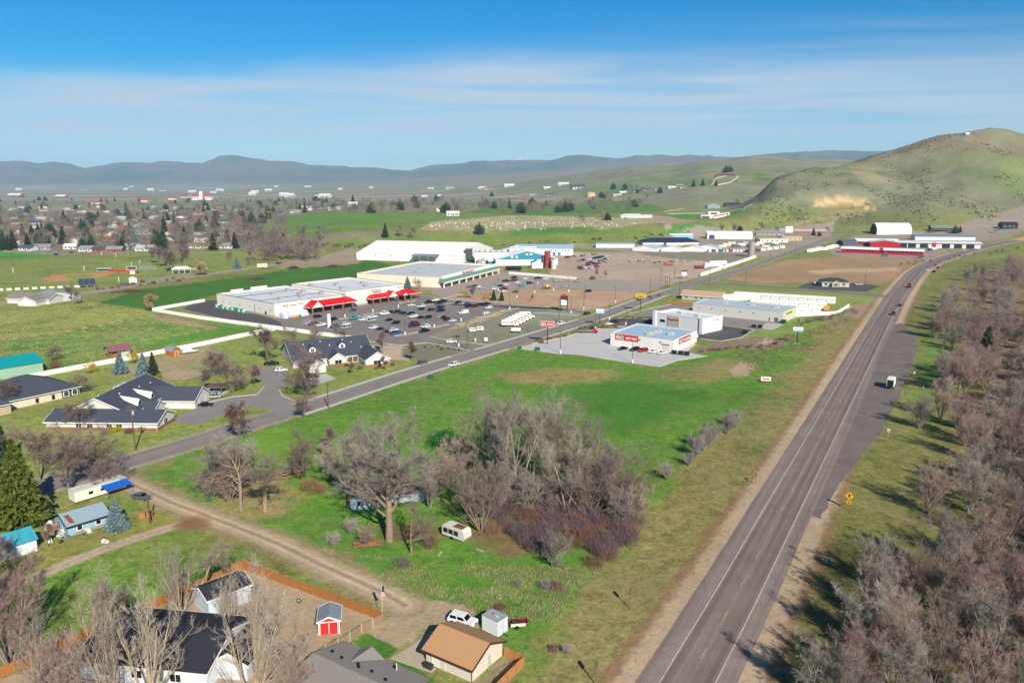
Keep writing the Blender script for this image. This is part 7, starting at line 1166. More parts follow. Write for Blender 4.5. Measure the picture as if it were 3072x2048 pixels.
for i in range(14):
    px, py = 2790+(i % 7)*9, 752-(i % 7)*2.2-(i//7)*6
    t = thing('sale_vehicle', f'sale van before the open shop, {ORD[i % 7]} in the {"front" if i < 7 else "back"} row', 'van', G(px, py), R(20+rr.uniform(-20, 20)), 'white vehicles before the open shop'); part(t, 'body', MB().frus(-2.6, 2.6, -1, 1, .45, -2.5, 2.2, -.9, .9, 2.4), WHITE if i % 4 else mat('#3a3f78')); part(t, 'wheels', MB().tube((-1.6, -1.05, .35), (-1.6, 1.05, .35), .35, .35, 10).tube((1.6, -1.05, .35), (1.6, 1.05, .35), .35, .35, 10), TYRE)
# shipping containers along the street yard
cc = ['#dfe0de', '#4a5a70', '#dcdcd8', '#3f5570', '#8fb0c4', '#d8cdb0', '#c0282a', '#dcdcd8', '#d5d0c4', '#d8d8d8', '#e0e0de', '#4a5a70', '#3a4458', '#e6d9ba', '#e2d5b8', '#e6dcc4', '#dcd4c0']; cn = ['white', 'slate', 'white', 'blue', 'pale blue', 'cream', 'red', 'white', 'cream', 'white', 'white', 'slate', 'navy', 'cream', 'cream', 'cream', 'cream']
for i in range(17):
    px = 2127+i*10.3 if i < 11 else 2245+(i-11)*19; py = 756 if i < 11 else 758-(i-11)*2.6; t = thing('shipping_container', f'{cn[i]} shipping container in the street front row, {ORD[i]} from the left', 'container', G(px, py), R(8 if i < 11 else 24), 'shipping containers behind the silo'); Lc = 2.6 if i < 11 else 7.0; part(t, 'body', MB().box(0, Lc, 0, 6, .05, 2.6), mat(cc[i], var=.08, streak=(5, 5, .3))); part(t, 'door_bars', MB().box(Lc*.25, Lc*.25+.08, -.08, -.01, .2, 2.5).box(Lc*.7, Lc*.7+.08, -.08, -.01, .2, 2.5), GREY)
for i in range(13):
    px, py = 2155+i*14.5, 742-(i % 3)*5; hx = ['#d9ccb0', '#e3dcc8', '#c9bda6', '#3f6a6a', '#d8d4cc', '#8fa8b8', '#6a3040'][i % 7]; nm = ['tan', 'cream', 'beige', 'teal', 'white', 'pale blue', 'wine red'][i % 7]
    one('shipping_container', f'{nm} container stored behind the front row, {ORD[i]} from the left', 'container', MB().box(0, 9, 0, 2.6, .05, 2.7).box(.3, .5, -.05, 0, .1, 2.6).box(8.5, 8.7, -.05, 0, .1, 2.6), mat(hx, var=.1), G(px, py), R(rr.uniform(-4, 14)), 'stored containers and sheds')
for i in range(16):
    px, py = 1885+i*12+rr.uniform(-4, 4), 790-rr.random()*9; s_ = rr.uniform(.8, 1.6); t = thing('farm_implement', f'scrap farm implement in the tan yard, {ORD[i]} from the left', 'implement', G(px, py), R(rr.uniform(0, 180)), 'farm implements in the tan yard'); part(t, 'frame', MB().box(-2*s_, 2*s_, -.15, .15, .7, .95).box(-.15, .15, -1.5*s_, 1.5*s_, .7, .95).box(-1.5*s_, -1.2*s_, -1.2, 1.2, .4, 1.3), mat(rr.choice(['#8fa89a', '#3f6a5a', '#5a6a6a', '#a8b0b0', '#4a3a34']), var=.2)); part(t, 'wheel', MB().tube((0, -1.4*s_, .5), (0, -1.2*s_, .5), .5, .5, 10), TYRE); part(t, 'wheel', MB().tube((0, 1.2*s_, .5), (0, 1.4*s_, .5), .5, .5, 10), TYRE)
one('red_header', 'red harvester header in the tan yard', 'implement', MB().box(0, 8, 0, 1.5, .3, 1.3).box(0, 8, -.5, 0, .2, .4).box(3.6, 4.4, 1.5, 3, .6, 1.1), RED, G(1992, 796), R(0)); one('yellow_plough', 'small yellow implement beside the white trailers', 'implement', MB().box(0, 5, 0, .8, .4, .8).box(.4, .6, -.4, 1.2, 0, .9).box(4.4, 4.6, -.4, 1.2, 0, .9), mat('#d8a838'), G(2048, 796), R(4))
# ---------------------------------------------------------------- trees
def _norm(v): return v/np.maximum(np.linalg.norm(v, axis=-1, keepdims=True), 1e-9)
class Tree:
    """branch levels grown in numpy; every level is an array of polylines"""
    def __init__(s, seed): s.r = np.random.default_rng(seed); s.lv = []
    def grow(s, P, D, L, r0, k, jit, up, taper=.45):
        n = len(P); pts = [P]; d = D.copy(); w = s.r.normal(0, 1, (n, 3))
        for i in range(k):
            w = .6*w+.8*s.r.normal(0, 1, (n, 3)); d = _norm(d+w*jit+np.array([0, 0, up])); pts.append(pts[-1]+d*(L/k)[:, None])
        pts = np.stack(pts, 1); rad = r0[:, None]*np.linspace(1, taper, k+1)[None]; s.lv.append((pts, rad)); return pts, rad
    def kids(s, pts, rad, c, t0, t1, ang, angv, lr, rr, k, jit, up, rmin=.004, lmin=.3, taper=.35, tipf=.5):
        n, m = pts.shape[:2]; c = int(c); t = t0+(t1-t0)*(np.arange(c)[None]+s.r.random((n, c)))/c; f = t*(m-1); i = np.minimum(f.astype(int), m-2); u = (f-i)[..., None]; idx = np.arange(n)[:, None]
        A, B = pts[idx, i], pts[idx, i+1]; P = (A*(1-u)+B*u).reshape(-1, 3); d = _norm(B-A).reshape(-1, 3); R0 = (rad[idx, i]*(1-u[..., 0])+rad[idx, i+1]*u[..., 0]).reshape(-1)
        q = s.r.normal(0, 1, d.shape); q = _norm(q-(q*d).sum(1, keepdims=True)*d); a = np.radians(ang+angv*s.r.normal(0, 1, len(d)))[:, None]
        D = _norm(d*np.cos(a)+q*np.sin(a)); Lp = np.linalg.norm(np.diff(pts, axis=1), axis=2).sum(1)
        L = np.maximum((np.repeat(Lp, c)*lr*(1-tipf*t.reshape(-1))*s.r.uniform(.65, 1.25, len(d))), lmin)
        return s.grow(P, D, L, np.maximum(R0*rr, rmin), k, jit, up, taper)
def tubes(lv, sides):
    V, Fc, b = [], [], 0
    for (pts, rad), ns in zip(lv, sides):
        n, m = pts.shape[:2]; d = _norm(np.gradient(pts, axis=1)); up = np.where(np.abs(d[..., 2:3]) > .9, np.array([1., 0, 0]), np.array([0, 0, 1.]))
        x = _norm(np.cross(d, up)); y = np.cross(d, x); th = 2*np.pi*np.arange(ns)/ns
        ring = pts[:, :, None]+rad[:, :, None, None]*(x[:, :, None]*np.cos(th)[None, None, :, None]+y[:, :, None]*np.sin(th)[None, None, :, None])
        V.append(ring.reshape(-1, 3)); i = np.arange(n)[:, None, None]*m*ns; j = np.arange(m-1)[None, :, None]*ns; k = np.arange(ns)[None, None]; k2 = (k+1) % ns
        Fc.append((np.stack([i+j+k, i+j+k2, i+j+ns+k2, i+j+ns+k], -1)+b).reshape(-1, 4)); b += n*m*ns
    return np.concatenate(V), np.concatenate(Fc)
def slivers(pts, wd, rng):
    """one thin triangle per finest twig"""
    a, b = pts[:, 0], pts[:, -1]; d = _norm(b-a); q = _norm(np.cross(d, rng.normal(0, 1, d.shape))); w = (wd*rng.uniform(.7, 1.3, len(a)))[:, None]
    V = np.stack([a-q*w/2, a+q*w/2, b], 1).reshape(-1, 3); n = len(a); F_ = np.arange(3*n).reshape(n, 3); return V, F_
def np_mesh(name, V, F4, F3, m, smooth=False):
    me = bpy.data.meshes.new(name); n4 = 0 if F4 is None else len(F4); n3 = 0 if F3 is None else len(F3)
    me.vertices.add(len(V)); me.vertices.foreach_set('co', np.asarray(V, np.float32).ravel())
    li = np.concatenate([F4.ravel() if n4 else np.zeros(0, int), F3.ravel() if n3 else np.zeros(0, int)]).astype(np.int32); me.loops.add(len(li)); me.loops.foreach_set('vertex_index', li)
    st = np.concatenate([np.arange(n4)*4, n4*4+np.arange(n3)*3]).astype(np.int32); tt = np.concatenate([np.full(n4, 4), np.full(n3, 3)]).astype(np.int32)
    me.polygons.add(n4+n3); me.polygons.foreach_set('loop_start', st); me.polygons.foreach_set('loop_total', tt)
    if smooth: me.polygons.foreach_set('use_smooth', np.ones(n4+n3, bool))
    me.update(); me.materials.append(m); return me
def two(t, nw, sides, tw, tm, cm, leaves=None):
    """trunk mesh (thick levels) and crown mesh (fine branches + twigs)"""
    lv = t.lv; V, F_ = tubes(lv[:nw], sides[:nw]); trunk = np_mesh('trunk', V, F_, None, tm, True)
    V, F_ = tubes(lv[nw:-1], sides[nw:]); V2, F2 = slivers(lv[-1][0], tw, t.r)
    if leaves: Vl, Fl = leaves(t); F2 = np.concatenate([F2, Fl+len(V2)]); V2 = np.concatenate([V2, Vl])
    crown = np_mesh('crown', np.concatenate([V, V2]), F_, F2+len(V), cm); return trunk, crown
BARK = lambda hx: mat(hx, rough=.9, var=.25, scale=2, hue=.12)
TW = lambda hx: mat(hx, rough=.9, var=.15, scale=.3, hue=.22)
A3 = lambda *p: np.array([p], float)
def bare(seed, H, spread=.5, stems=1, trunk=.25, n1=9, n2=7, n3=8, n4=9, tw=.035, up=.10, jit=.12, tm='#8c8072', cm='#8d837c', ang=42, r0=None, leaves=None, nw=3, droop=0.0):
    t = Tree(seed); r0 = r0 or H*.014
    P = np.zeros((stems, 3)); D = np.tile([0, 0, 1.], (stems, 1))
    if stems > 1:
        a = np.arange(stems)*2*np.pi/stems+t.r.random(stems); e = np.radians(t.r.uniform(6, 24, stems)); P[:, 0] = np.cos(a)*r0*.9; P[:, 1] = np.sin(a)*r0*.9; D = np.stack([np.cos(a)*np.sin(e), np.sin(a)*np.sin(e), np.cos(e)], 1)
    L = H*(.62 if stems == 1 else .72)*t.r.uniform(.8, 1.1, stems); p, r = t.grow(P, D, L, np.full(stems, r0)*(1 if stems == 1 else .6), 6, jit*.5, up*.5, .35)
    p, r = t.kids(p, r, n1, trunk, 1.0, ang, 10, spread, .52, 5, jit, up, lmin=H*.12, tipf=.35)
    p, r = t.kids(p, r, n2, .2, 1.0, 40, 12, .52, .55, 4, jit*1.2, up*.8, lmin=H*.06)
    p, r = t.kids(p, r, n3, .15, 1.0, 34, 12, .66, .5, 3, jit*1.2, up-droop, rmin=.012, lmin=.7)
    p, r = t.kids(p, r, n4, .1, 1.0, 30, 12, .85, .6, 1, .05, up-droop, rmin=.006, lmin=.6)
    return two(t, nw, (7, 5, 4, 3), tw, BARK(tm), TW(cm), leaves)
def leafy(nl, size, z0=0):
    def f(t):
        tips = t.lv[-1][0].reshape(-1, 3); k = t.r.integers(0, len(tips), nl); c = tips[k]+t.r.normal(0, .18, (nl, 3)); a = _norm(t.r.normal(0, 1, (nl, 3))); b = _norm(np.cross(a, t.r.normal(0, 1, (nl, 3)))); s = (size*t.r.uniform(.6, 1.4, nl))[:, None]
        V = np.stack([c-a*s, c+b*s*.6, c+a*s, c-b*s*.6], 1).reshape(-1, 3); i = np.arange(nl)[:, None]*4; return V, np.concatenate([np.concatenate([i, i+1, i+2], 1), np.concatenate([i, i+2, i+3], 1)])
    return f
def conifer(seed, H, rad, cm, nb=1000, dens=10, droop=.35, base=.06, tuft=.5, shape=1.0):
    r = np.random.default_rng(seed); V, F_ = [], []
    z = base+(1-base)*np.sort(r.random(nb))**1.15; az = r.random(nb)*2*np.pi; R_ = rad*(1-z)**shape*(.82+.36*r.random(nb))*(1+.12*np.sin(z*60)); R_ = np.maximum(R_, .25)
    ln = r.uniform(.35, 1, (nb, dens)); ln[:, 0] = 1
    rr_ = (R_[:, None]*ln).ravel(); A = (az[:, None]+r.normal(0, .10, (nb, dens))).ravel(); zz = (z[:, None]*H-R_[:, None]*ln*droop+R_[:, None]*.25*ln**2+r.normal(0, .12, (nb, dens))).ravel()
    c = np.stack([np.cos(A)*rr_, np.sin(A)*rr_, zz], 1); out = np.stack([np.cos(A), np.sin(A), -.25+0*A], 1); n = len(c)
    o = _norm(out+r.normal(0, .45, (n, 3))); sd_ = _norm(np.cross(o, r.normal(0, 1, (n, 3)))); s = (tuft*r.uniform(.6, 1.3, n)*np.clip(.45+.55*np.repeat(R_, dens)/rad, .4, 1))[:, None]
    V = np.stack([c-o*s*.5-sd_*s*.42, c-o*s*.5+sd_*s*.42, c+o*s], 1).reshape(-1, 3); F3 = np.arange(3*n).reshape(n, 3)
    mb = MB(); mb.tube((0, 0, -.1), (0, 0, H*.9), H*.017+.05, .03, 7); trunk = mb.mesh('trunk', BARK('#5a4636'))
    # inner core of foliage, closes the view through the crown
    ns = 12; zs = np.linspace(base+.03, .93, 9); ring = [[(math.cos(2*np.pi*k/ns)*rad*(1-q)**shape*.58*(1+.2*((k*7+i*3) % 5-2)/5), math.sin(2*np.pi*k/ns)*rad*(1-q)**shape*.58*(1+.2*((k*3+i*5) % 5-2)/5), q*H) for k in range(ns)] for i, q in enumerate(zs)]
    Vi = np.array(ring).reshape(-1, 3); i = (np.arange(8)[:, None]*ns+np.arange(ns)[None]); j = (np.arange(8)[:, None]*ns+(np.arange(ns)[None]+1) % ns); F4 = np.stack([i, j, j+ns, i+ns], -1).reshape(-1, 4)
    return trunk, np_mesh('crown', np.concatenate([Vi, V]), F4, F3+len(Vi), cm)
FOL = lambda hx, v=.35: mat(hx, rough=.85, var=v, scale=1.3, hue=.15, spec=.15)
def bush(seed, H, rad, cm, n=2600, tm='#5a4a3c', leaf=.16):
    """leafy round shrub: small leaf faces through a lumpy volume"""
    r = np.random.default_rng(seed); d = _norm(r.normal(0, 1, (n, 3))); d[:, 2] = np.abs(d[:, 2]); q = r.random(n)**.4; lump = 1+.25*np.sin(d[:, 0]*5+seed)*np.cos(d[:, 1]*6)
    c = d*np.array([rad, rad, H])*(q*lump)[:, None]; a = _norm(r.normal(0, 1, (n, 3))); b = _norm(np.cross(a, r.normal(0, 1, (n, 3)))); s = (leaf*r.uniform(.6, 1.5, n))[:, None]
    V = np.stack([c-a*s, c+b*s*.7, c+a*s], 1).reshape(-1, 3); mb = MB()
    for k in range(4): mb.tube((0, 0, -.05), (math.cos(k*1.6)*rad*.4, math.sin(k*1.6)*rad*.4, H*.6), .05, .02, 5)
    return mb.mesh('trunk', BARK(tm)), np_mesh('crown', V, None, np.arange(3*n).reshape(n, 3), cm)
PR = {}
PR['cotton_a'] = bare(1, 26, .45, 4, .28, 8, 6, 7, 10, .026, .2, .12, '#9c9082', '#968e82', 30)
PR['cotton_b'] = bare(2, 24, .48, 5, .3, 7, 6, 7, 10, .026, .22, .12, '#aa9d87', '#948a7c', 28)
PR['cotton_c'] = bare(3, 20, .5, 8, .15, 6, 6, 6, 10, .026, .16, .14, '#8a796a', '#83726a', 32)
PR['giant'] = bare(44, 22, .62, 1, .2, 16, 8, 8, 12, .027, .15, .11, '#8f7c68', '#8a807a', 46, r0=.36)
PR['broken'] = bare(5, 17, .8, 1, .25, 10, 7, 7, 9, .036, .02, .22, '#92806c', '#80726a', 58, r0=.34, droop=.04)
PR['slim'] = bare(6, 15, .34, 1, .5, 8, 6, 6, 8, .03, .16, .2, '#b09a7e', '#978d7e', 36, r0=.26)
PR['round_a'] = bare(7, 13, .7, 1, .2, 12, 8, 7, 9, .034, .09, .14, '#75665c', '#7d6a67', 48, r0=.2)
PR['round_b'] = bare(8, 12, .68, 2, .16, 10, 8, 7, 9, .034, .1, .14, '#73655d', '#82706b', 44, r0=.2)
PR['wood_a'] = bare(9, 13, .5, 7, .1, 7, 5, 6, 9, .024, .17, .11, '#8a8076', '#968a80', 28, r0=.22)
PR['wood_b'] = bare(10, 12, .52, 7, .1, 7, 5, 6, 9, .024, .16, .11, '#8a7c70', '#a0867e', 30, r0=.22)
PR['wood_c'] = bare(11, 13, .55, 6, .12, 7, 6, 6, 9, .025, .14, .15, '#968b82', '#948c82', 34, r0=.26)
PR['yard'] = bare(40, 15, .55, 5, .12, 7, 5, 5, 4, .024, .18, .09, '#a8977f', '#a89c90', 34, r0=.3)
def brush(seed, H, rad, n, tm, cm):
    """clump of upright whips over a disc of ground"""
    t = Tree(seed); r = t.r; a = r.random(n)*6.283; q = rad*np.sqrt(r.random(n)); P = np.stack([np.cos(a)*q, np.sin(a)*q, 0*q], 1); D = _norm(np.stack([np.cos(a)*q/rad*.25, np.sin(a)*q/rad*.25, np.ones(n)], 1)+r.normal(0, .12, (n, 3)))
    L = H*r.uniform(.5, 1, n)*(1-.25*q/rad); p, ra = t.grow(P, D, L, np.full(n, .022), 3, .1, .05, .4); p2, r2 = t.kids(p, ra, 3, .25, .9, 24, 9, .6, .7, 2, .1, .15, rmin=.012, lmin=.7); t.kids(p2, r2, 5, .1, 1, 24, 10, .7, .6, 1, .05, .15, lmin=.5)
    k = n//3; V, F_ = tubes([(p[:k], ra[:k])], (4,)); V3, F3 = tubes([(p[k:], ra[k:]), (p2, r2)], (3, 3)); V2, F2 = slivers(t.lv[-1][0], .028, r)
    return np_mesh('trunk', V, F_, None, BARK(tm)), np_mesh('crown', np.concatenate([V3, V2]), F3, F2+len(V3), TW(cm))
PR['thicket_a'] = brush(12, 4.4, 2.3, 90, '#7a625a', '#7d666a'); PR['thicket_b'] = brush(13, 4.0, 2.3, 90, '#76625c', '#76646c'); PR['thicket_c'] = brush(14, 3.4, 2.0, 80, '#8a6450', '#8a6250')
PR['pale_shrub'] = bare(15, 5.0, .6, 10, .06, 5, 5, 4, 4, .024, .16, .1, '#92887c', '#9e968e', 26, r0=.1, nw=2)
PR['street_tree'] = bare(16, 8.5, .40, 1, .28, 12, 6, 6, 7, .035, .12, .08, '#75665c', '#826e69', 32)
PR['dark_leaf'] = bare(17, 11, .5, 1, .2, 12, 7, 7, 7, .04, .06, .12, '#6a5a50', '#6a544e', 46, leaves=leafy(2600, .13))
PR['tan_tree'] = bare(18, 10, .62, 1, .16, 12, 7, 7, 7, .04, .05, .12, '#8a745e', '#a88e6c', 50, leaves=leafy(7000, .19))
PR['town_bare'] = bare(19, 12, .62, 1, .2, 10, 6, 6, 6, .09, .07, .14, '#6f645c', '#80736e', 44)
PR['town_bare2'] = bare(20, 14, .5, 2, .22, 9, 6, 6, 6, .10, .10, .12, '#756b62', '#8a7d77', 36)
PR['town_tan'] = bare(21, 11, .62, 1, .18, 10, 6, 6, 6, .09, .06, .12, '#7a6654', '#967e66', 46)
PR['spruce'] = conifer(22, 17, 4.6, FOL('#5d6b2c', .45), 620, 12, .25, .05, 1.0, .85)
PR['spruce_dark'] = conifer(23, 13, 3.2, FOL('#3a4a36', .4), 420, 9, .3, .05, .9, .9)
PR['blue_spruce'] = conifer(24, 8, 2.6, FOL('#6f8588', .3), 420, 10, .25, .03, .6, .85)
PR['town_fir'] = conifer(25, 14, 3.4, FOL('#364436', .4), 240, 8, .3, .05, 1.3, .9)
PR['town_blue'] = conifer(26, 11, 3.2, FOL('#5c7378', .3), 240, 8, .3, .05, 1.2, .85)
PR['pine_round'] = bush(27, 9.5, 4.6, FOL('#3c4c38', .4), 3600, leaf=.42)
PR['willow'] = bare(28, 9, .7, 2, .2, 9, 7, 7, 8, .05, .0, .12, '#8a7444', '#b59a3c', 50, droop=.12)
PR['evergreen_bush'] = bush(29, 1.5, 1.3, FOL('#4d6630', .35), 900, leaf=.14)
PR['gold_bush'] = bush(30, 1.2, 1.9, FOL('#a8a02c', .25), 1200, leaf=.14)
PR['brown_bush'] = bush(31, 1.2, 1.2, FOL('#80645a', .35), 800, leaf=.13)
PR['ivy_bush'] = bush(32, 3.0, 3.4, FOL('#2f6a30', .35), 2600, leaf=.2)
PR['cypress'] = conifer(33, 13, 2.2, FOL('#3f5628', .4), 420, 10, .1, .03, .8, .6)
BASEH = {}
for k, (tr, cr) in PR.items():     # true height of each prototype
    BASEH[k] = max(v.co.z for v in cr.vertices)
def tree(kind, loc, H, lab, group=None, rz=None, wide=1.0, name=None, cat=None, lean=0):
    tr, cr = PR[kind]; s = H/BASEH[kind]; jr = random.Random(int(loc[0]*131+loc[1]*17))
    shr = kind in ('thicket_a', 'thicket_b', 'thicket_c', 'pale_shrub', 'evergreen_bush', 'gold_bush', 'brown_bush', 'ivy_bush'); con = kind in ('spruce', 'spruce_dark', 'blue_spruce', 'town_fir', 'town_blue', 'cypress', 'pine_round')
    t = thing(name or ('shrub' if shr else 'conifer' if con else 'bare_tree'), lab, cat or ('shrub' if shr else 'tree'), loc, jr.uniform(0, 6.28) if rz is None else rz, group)
    t.scale = (s*wide, s*wide, s); t.rotation_euler[0] = lean
    link('trunk', tr, t); link('crown', cr, t); return t
# --- the grove in the foreground
for a in [('giant', 1168, 1622, 27, 'huge spreading old cottonwood with a thick tan trunk', 0.4, 1.4), ('broken', 1234, 1660, 12, 'smaller broken tree right of the old cottonwood', 2.0, .9), ('cotton_a', 1545, 1500, 27, 'tallest grey cottonwood at the centre of the grove', .3, 1), ('cotton_b', 1512, 1478, 26, 'grey cottonwood left of the tallest one', 1.2, 1), ('cotton_a', 1600, 1462, 25, 'grey cottonwood behind the tallest one', 2.2, 1), ('cotton_b', 1668, 1478, 24, 'pale stemmed cottonwood in the middle of the grove', 3.1, 1), ('cotton_b', 1700, 1545, 20, 'pale multi stemmed cottonwood above the red thicket', 4.0, 1.1), ('cotton_c', 1765, 1560, 19, 'dense grey tree above the thicket, right of centre', .5, 1.1), ('cotton_c', 1825, 1545, 17, 'dense grey tree near the right end of the grove', 1.5, 1.1), ('cotton_c', 1878, 1530, 14, 'lower grey tree at the right end of the grove', 2.6, 1.15), ('cotton_b', 1760, 1470, 22, 'grey cottonwood at the back right of the grove', 5.0, 1), ('cotton_c', 1440, 1592, 18, 'reddish many stemmed tree right of the derelict house', .9, 1), ('cotton_c', 1405, 1540, 15, 'reddish brown tree behind the old camper', 3.3, 1), ('wood_b', 1350, 1470, 13, 'grey bare tree behind the derelict house roof', 1.1, 1.1), ('wood_c', 1100, 1420, 15, 'grey bare tree left behind the old cottonwood', 2.9, 1.1), ('wood_a', 1000, 1440, 11, 'low grey bare tree beside the log pile', .2, 1.1), ('wood_c', 1490, 1535, 13, 'brown bare tree in the front left of the grove', .3, 1.2), ('wood_c', 1575, 1545, 12, 'brown bare tree below the tallest cottonwood', 1.7, 1.2), ('wood_a', 1640, 1552, 11, 'brown bare tree above the middle of the thicket', 2.7, 1.2), ('wood_c', 1725, 1515, 15, 'brown bare tree in the middle right of the grove', 3.7, 1.2), ('wood_a', 1850, 1585, 10, 'brown bare tree above the right of the thicket', 4.7, 1.2), ('wood_b', 1905, 1560, 9, 'low brown tree at the right tip of the grove', 5.7, 1.2), ('wood_c', 1800, 1490, 15, 'grey brown tree at the rear right of the grove', .7, 1.2), ('slim', 1440, 1440, 19, 'slender pale tree at the back left of the grove', 1, 1.2), ('wood_c', 1660, 1700, 8, 'pale small tree standing in the red thicket', 1.9, 1.2),
          ('wood_c', 640, 1490, 12, 'grey tangled tree at the left of the storm damaged one', 1.3, 1.3), ('wood_c', 690, 1455, 14, 'grey tree behind the storm damaged one', 2.6, 1.3), ('wood_c', 1060, 1490, 14, 'grey tree behind the derelict house end', .3, 1.2), ('wood_a', 1290, 1520, 12, 'brownish tree right of the derelict house', 4.3, 1.2), ('cotton_b', 1470, 1440, 24, 'grey cottonwood at the left end of the tall group', 5.2, 1.1), ('cotton_a', 1640, 1420, 22, 'grey cottonwood at the rear of the grove', .9, 1.1), ('broken', 724, 1530, 19, 'broken storm damaged tree left of the log pile', 4.2, 1.0), ('slim', 795, 1530, 17, 'leaning pale trunk with few branches beside the log pile', 5.4, 1.3), ('wood_b', 690, 1505, 12, 'tangled low tree left of the storm damaged one', 2.2, 1.2), ('round_b', 905, 1440, 13, 'bare tree with reddish brush at the right end of the log pile', .6, .9), ('street_tree', 985, 1378, 9, 'thin bare tree between the green lot and the grove', 2, 1.1)]:
    tree(a[0], G(a[1], a[2]), a[3], a[4], 'trees of the foreground grove', a[5], a[6]*1.12, 'cottonwood')
rr = random.Random(3); pts = [(1560, 1560), (1640, 1540), (1760, 1545), (1860, 1560), (1935, 1555), (1930, 1600), (1880, 1650), (1820, 1700), (1800, 1740), (1770, 1745), (1740, 1680), (1660, 1660), (1580, 1660), (1540, 1630)]
pw = np.array(W2(pts)); n = 0
while n < 62:
    x, y = rr.uniform(pw[:, 0].min(), pw[:, 0].max()), rr.uniform(pw[:, 1].min(), pw[:, 1].max())
    if sdpoly(np.array([x]), np.array([y]), pw)[0] < .8: continue
    k = rr.choice(['thicket_a', 'thicket_b', 'thicket_b', 'thicket_a', 'thicket_c']); n += 1
    tree(k, (x, y, 0), rr.uniform(2.8, 4.6), 'purple red bare shrub in the dense thicket below the grove' if k != 'thicket_c' else 'rust coloured bare shrub in the dense thicket below the grove', 'shrubs of the red thicket', wide=1.1)
uw = np.array(W2([(1400, 1480), (1520, 1440), (1700, 1440), (1850, 1500), (1900, 1560), (1760, 1580), (1600, 1560), (1460, 1600), (1390, 1560)])); n = 0
while n < 40:
    x, y = rr.uniform(uw[:, 0].min(), uw[:, 0].max()), rr.uniform(uw[:, 1].min(), uw[:, 1].max())
    if sdpoly(np.array([x]), np.array([y]), uw)[0] < 0: continue
    n += 1; tree(rr.choice(['thicket_a', 'thicket_c', 'thicket_b', 'pale_shrub']), (x, y, 0), rr.uniform(3, 6.5), 'bare brown undergrowth shrub beneath the grove trees', 'undergrowth of the grove', wide=1.1)
for i, (px, py, k, H, lab) in enumerate([(930, 1470, 'thicket_c', 4, 'rusty brush under the tree at the log pile end'), (960, 1480, 'thicket_c', 3.5, 'rusty brush right of the log pile'), (1290, 1640, 'thicket_c', 3, 'rusty brush between the broken tree and the camper'), (1480, 1600, 'thicket_c', 3, 'rusty brush left of the thicket behind the camper'), (1520, 1590, 'thicket_a', 3.6, 'dark brush at the left end of the thicket'), (1330, 1330, 'ivy_bush', 4.5, 'dark green ivy mass in the back of the grove'), (1385, 1345, 'ivy_bush', 4.0, 'second dark green ivy mass in the back of the grove'), (1100, 1640, 'wood_b', 5, 'fallen grey branches left of the old cottonwood'), (1000, 1640, 'pale_shrub', 3.2, 'fallen pale limb near the dirt track'), (1050, 1600, 'pale_shrub', 3.6, 'heap of grey limbs below the derelict house'), (1210, 1700, 'thicket_b', 2.6, 'tangle of grey stems at the foot of the broken tree'), (1640, 1770, 'pale_shrub', 2.2, 'grey dead bush below the thicket'), (1670, 1765, 'brown_bush', 1.6, 'brown brush heap below the thicket'), (1560, 1760, 'pale_shrub', 1.6, 'small dry weed clump left of the brush heap'), (1700, 1960, 'pale_shrub', 1.8, 'low pale dead bush beside the garage verge'), (1660, 1950, 'brown_bush', 1.0, 'low brown brush beside the garage verge')]):
    tree(k, G(px, py), H, lab, None, wide=1.3 if 'wood' in k or 'pale' in k else 1.0)
for i, (px, py, H) in enumerate([(2002, 1440, 5), (2085, 1372, 7), (2112, 1352, 8), (2128, 1338, 7), (2182, 1302, 7), (2205, 1282, 6), (2068, 1398, 4)]): tree('pale_shrub', G(px, py), H, f'pale grey bare shrub on the fence line of the green lot, {ORD[i]} from the bottom', 'pale shrubs on the fence line')
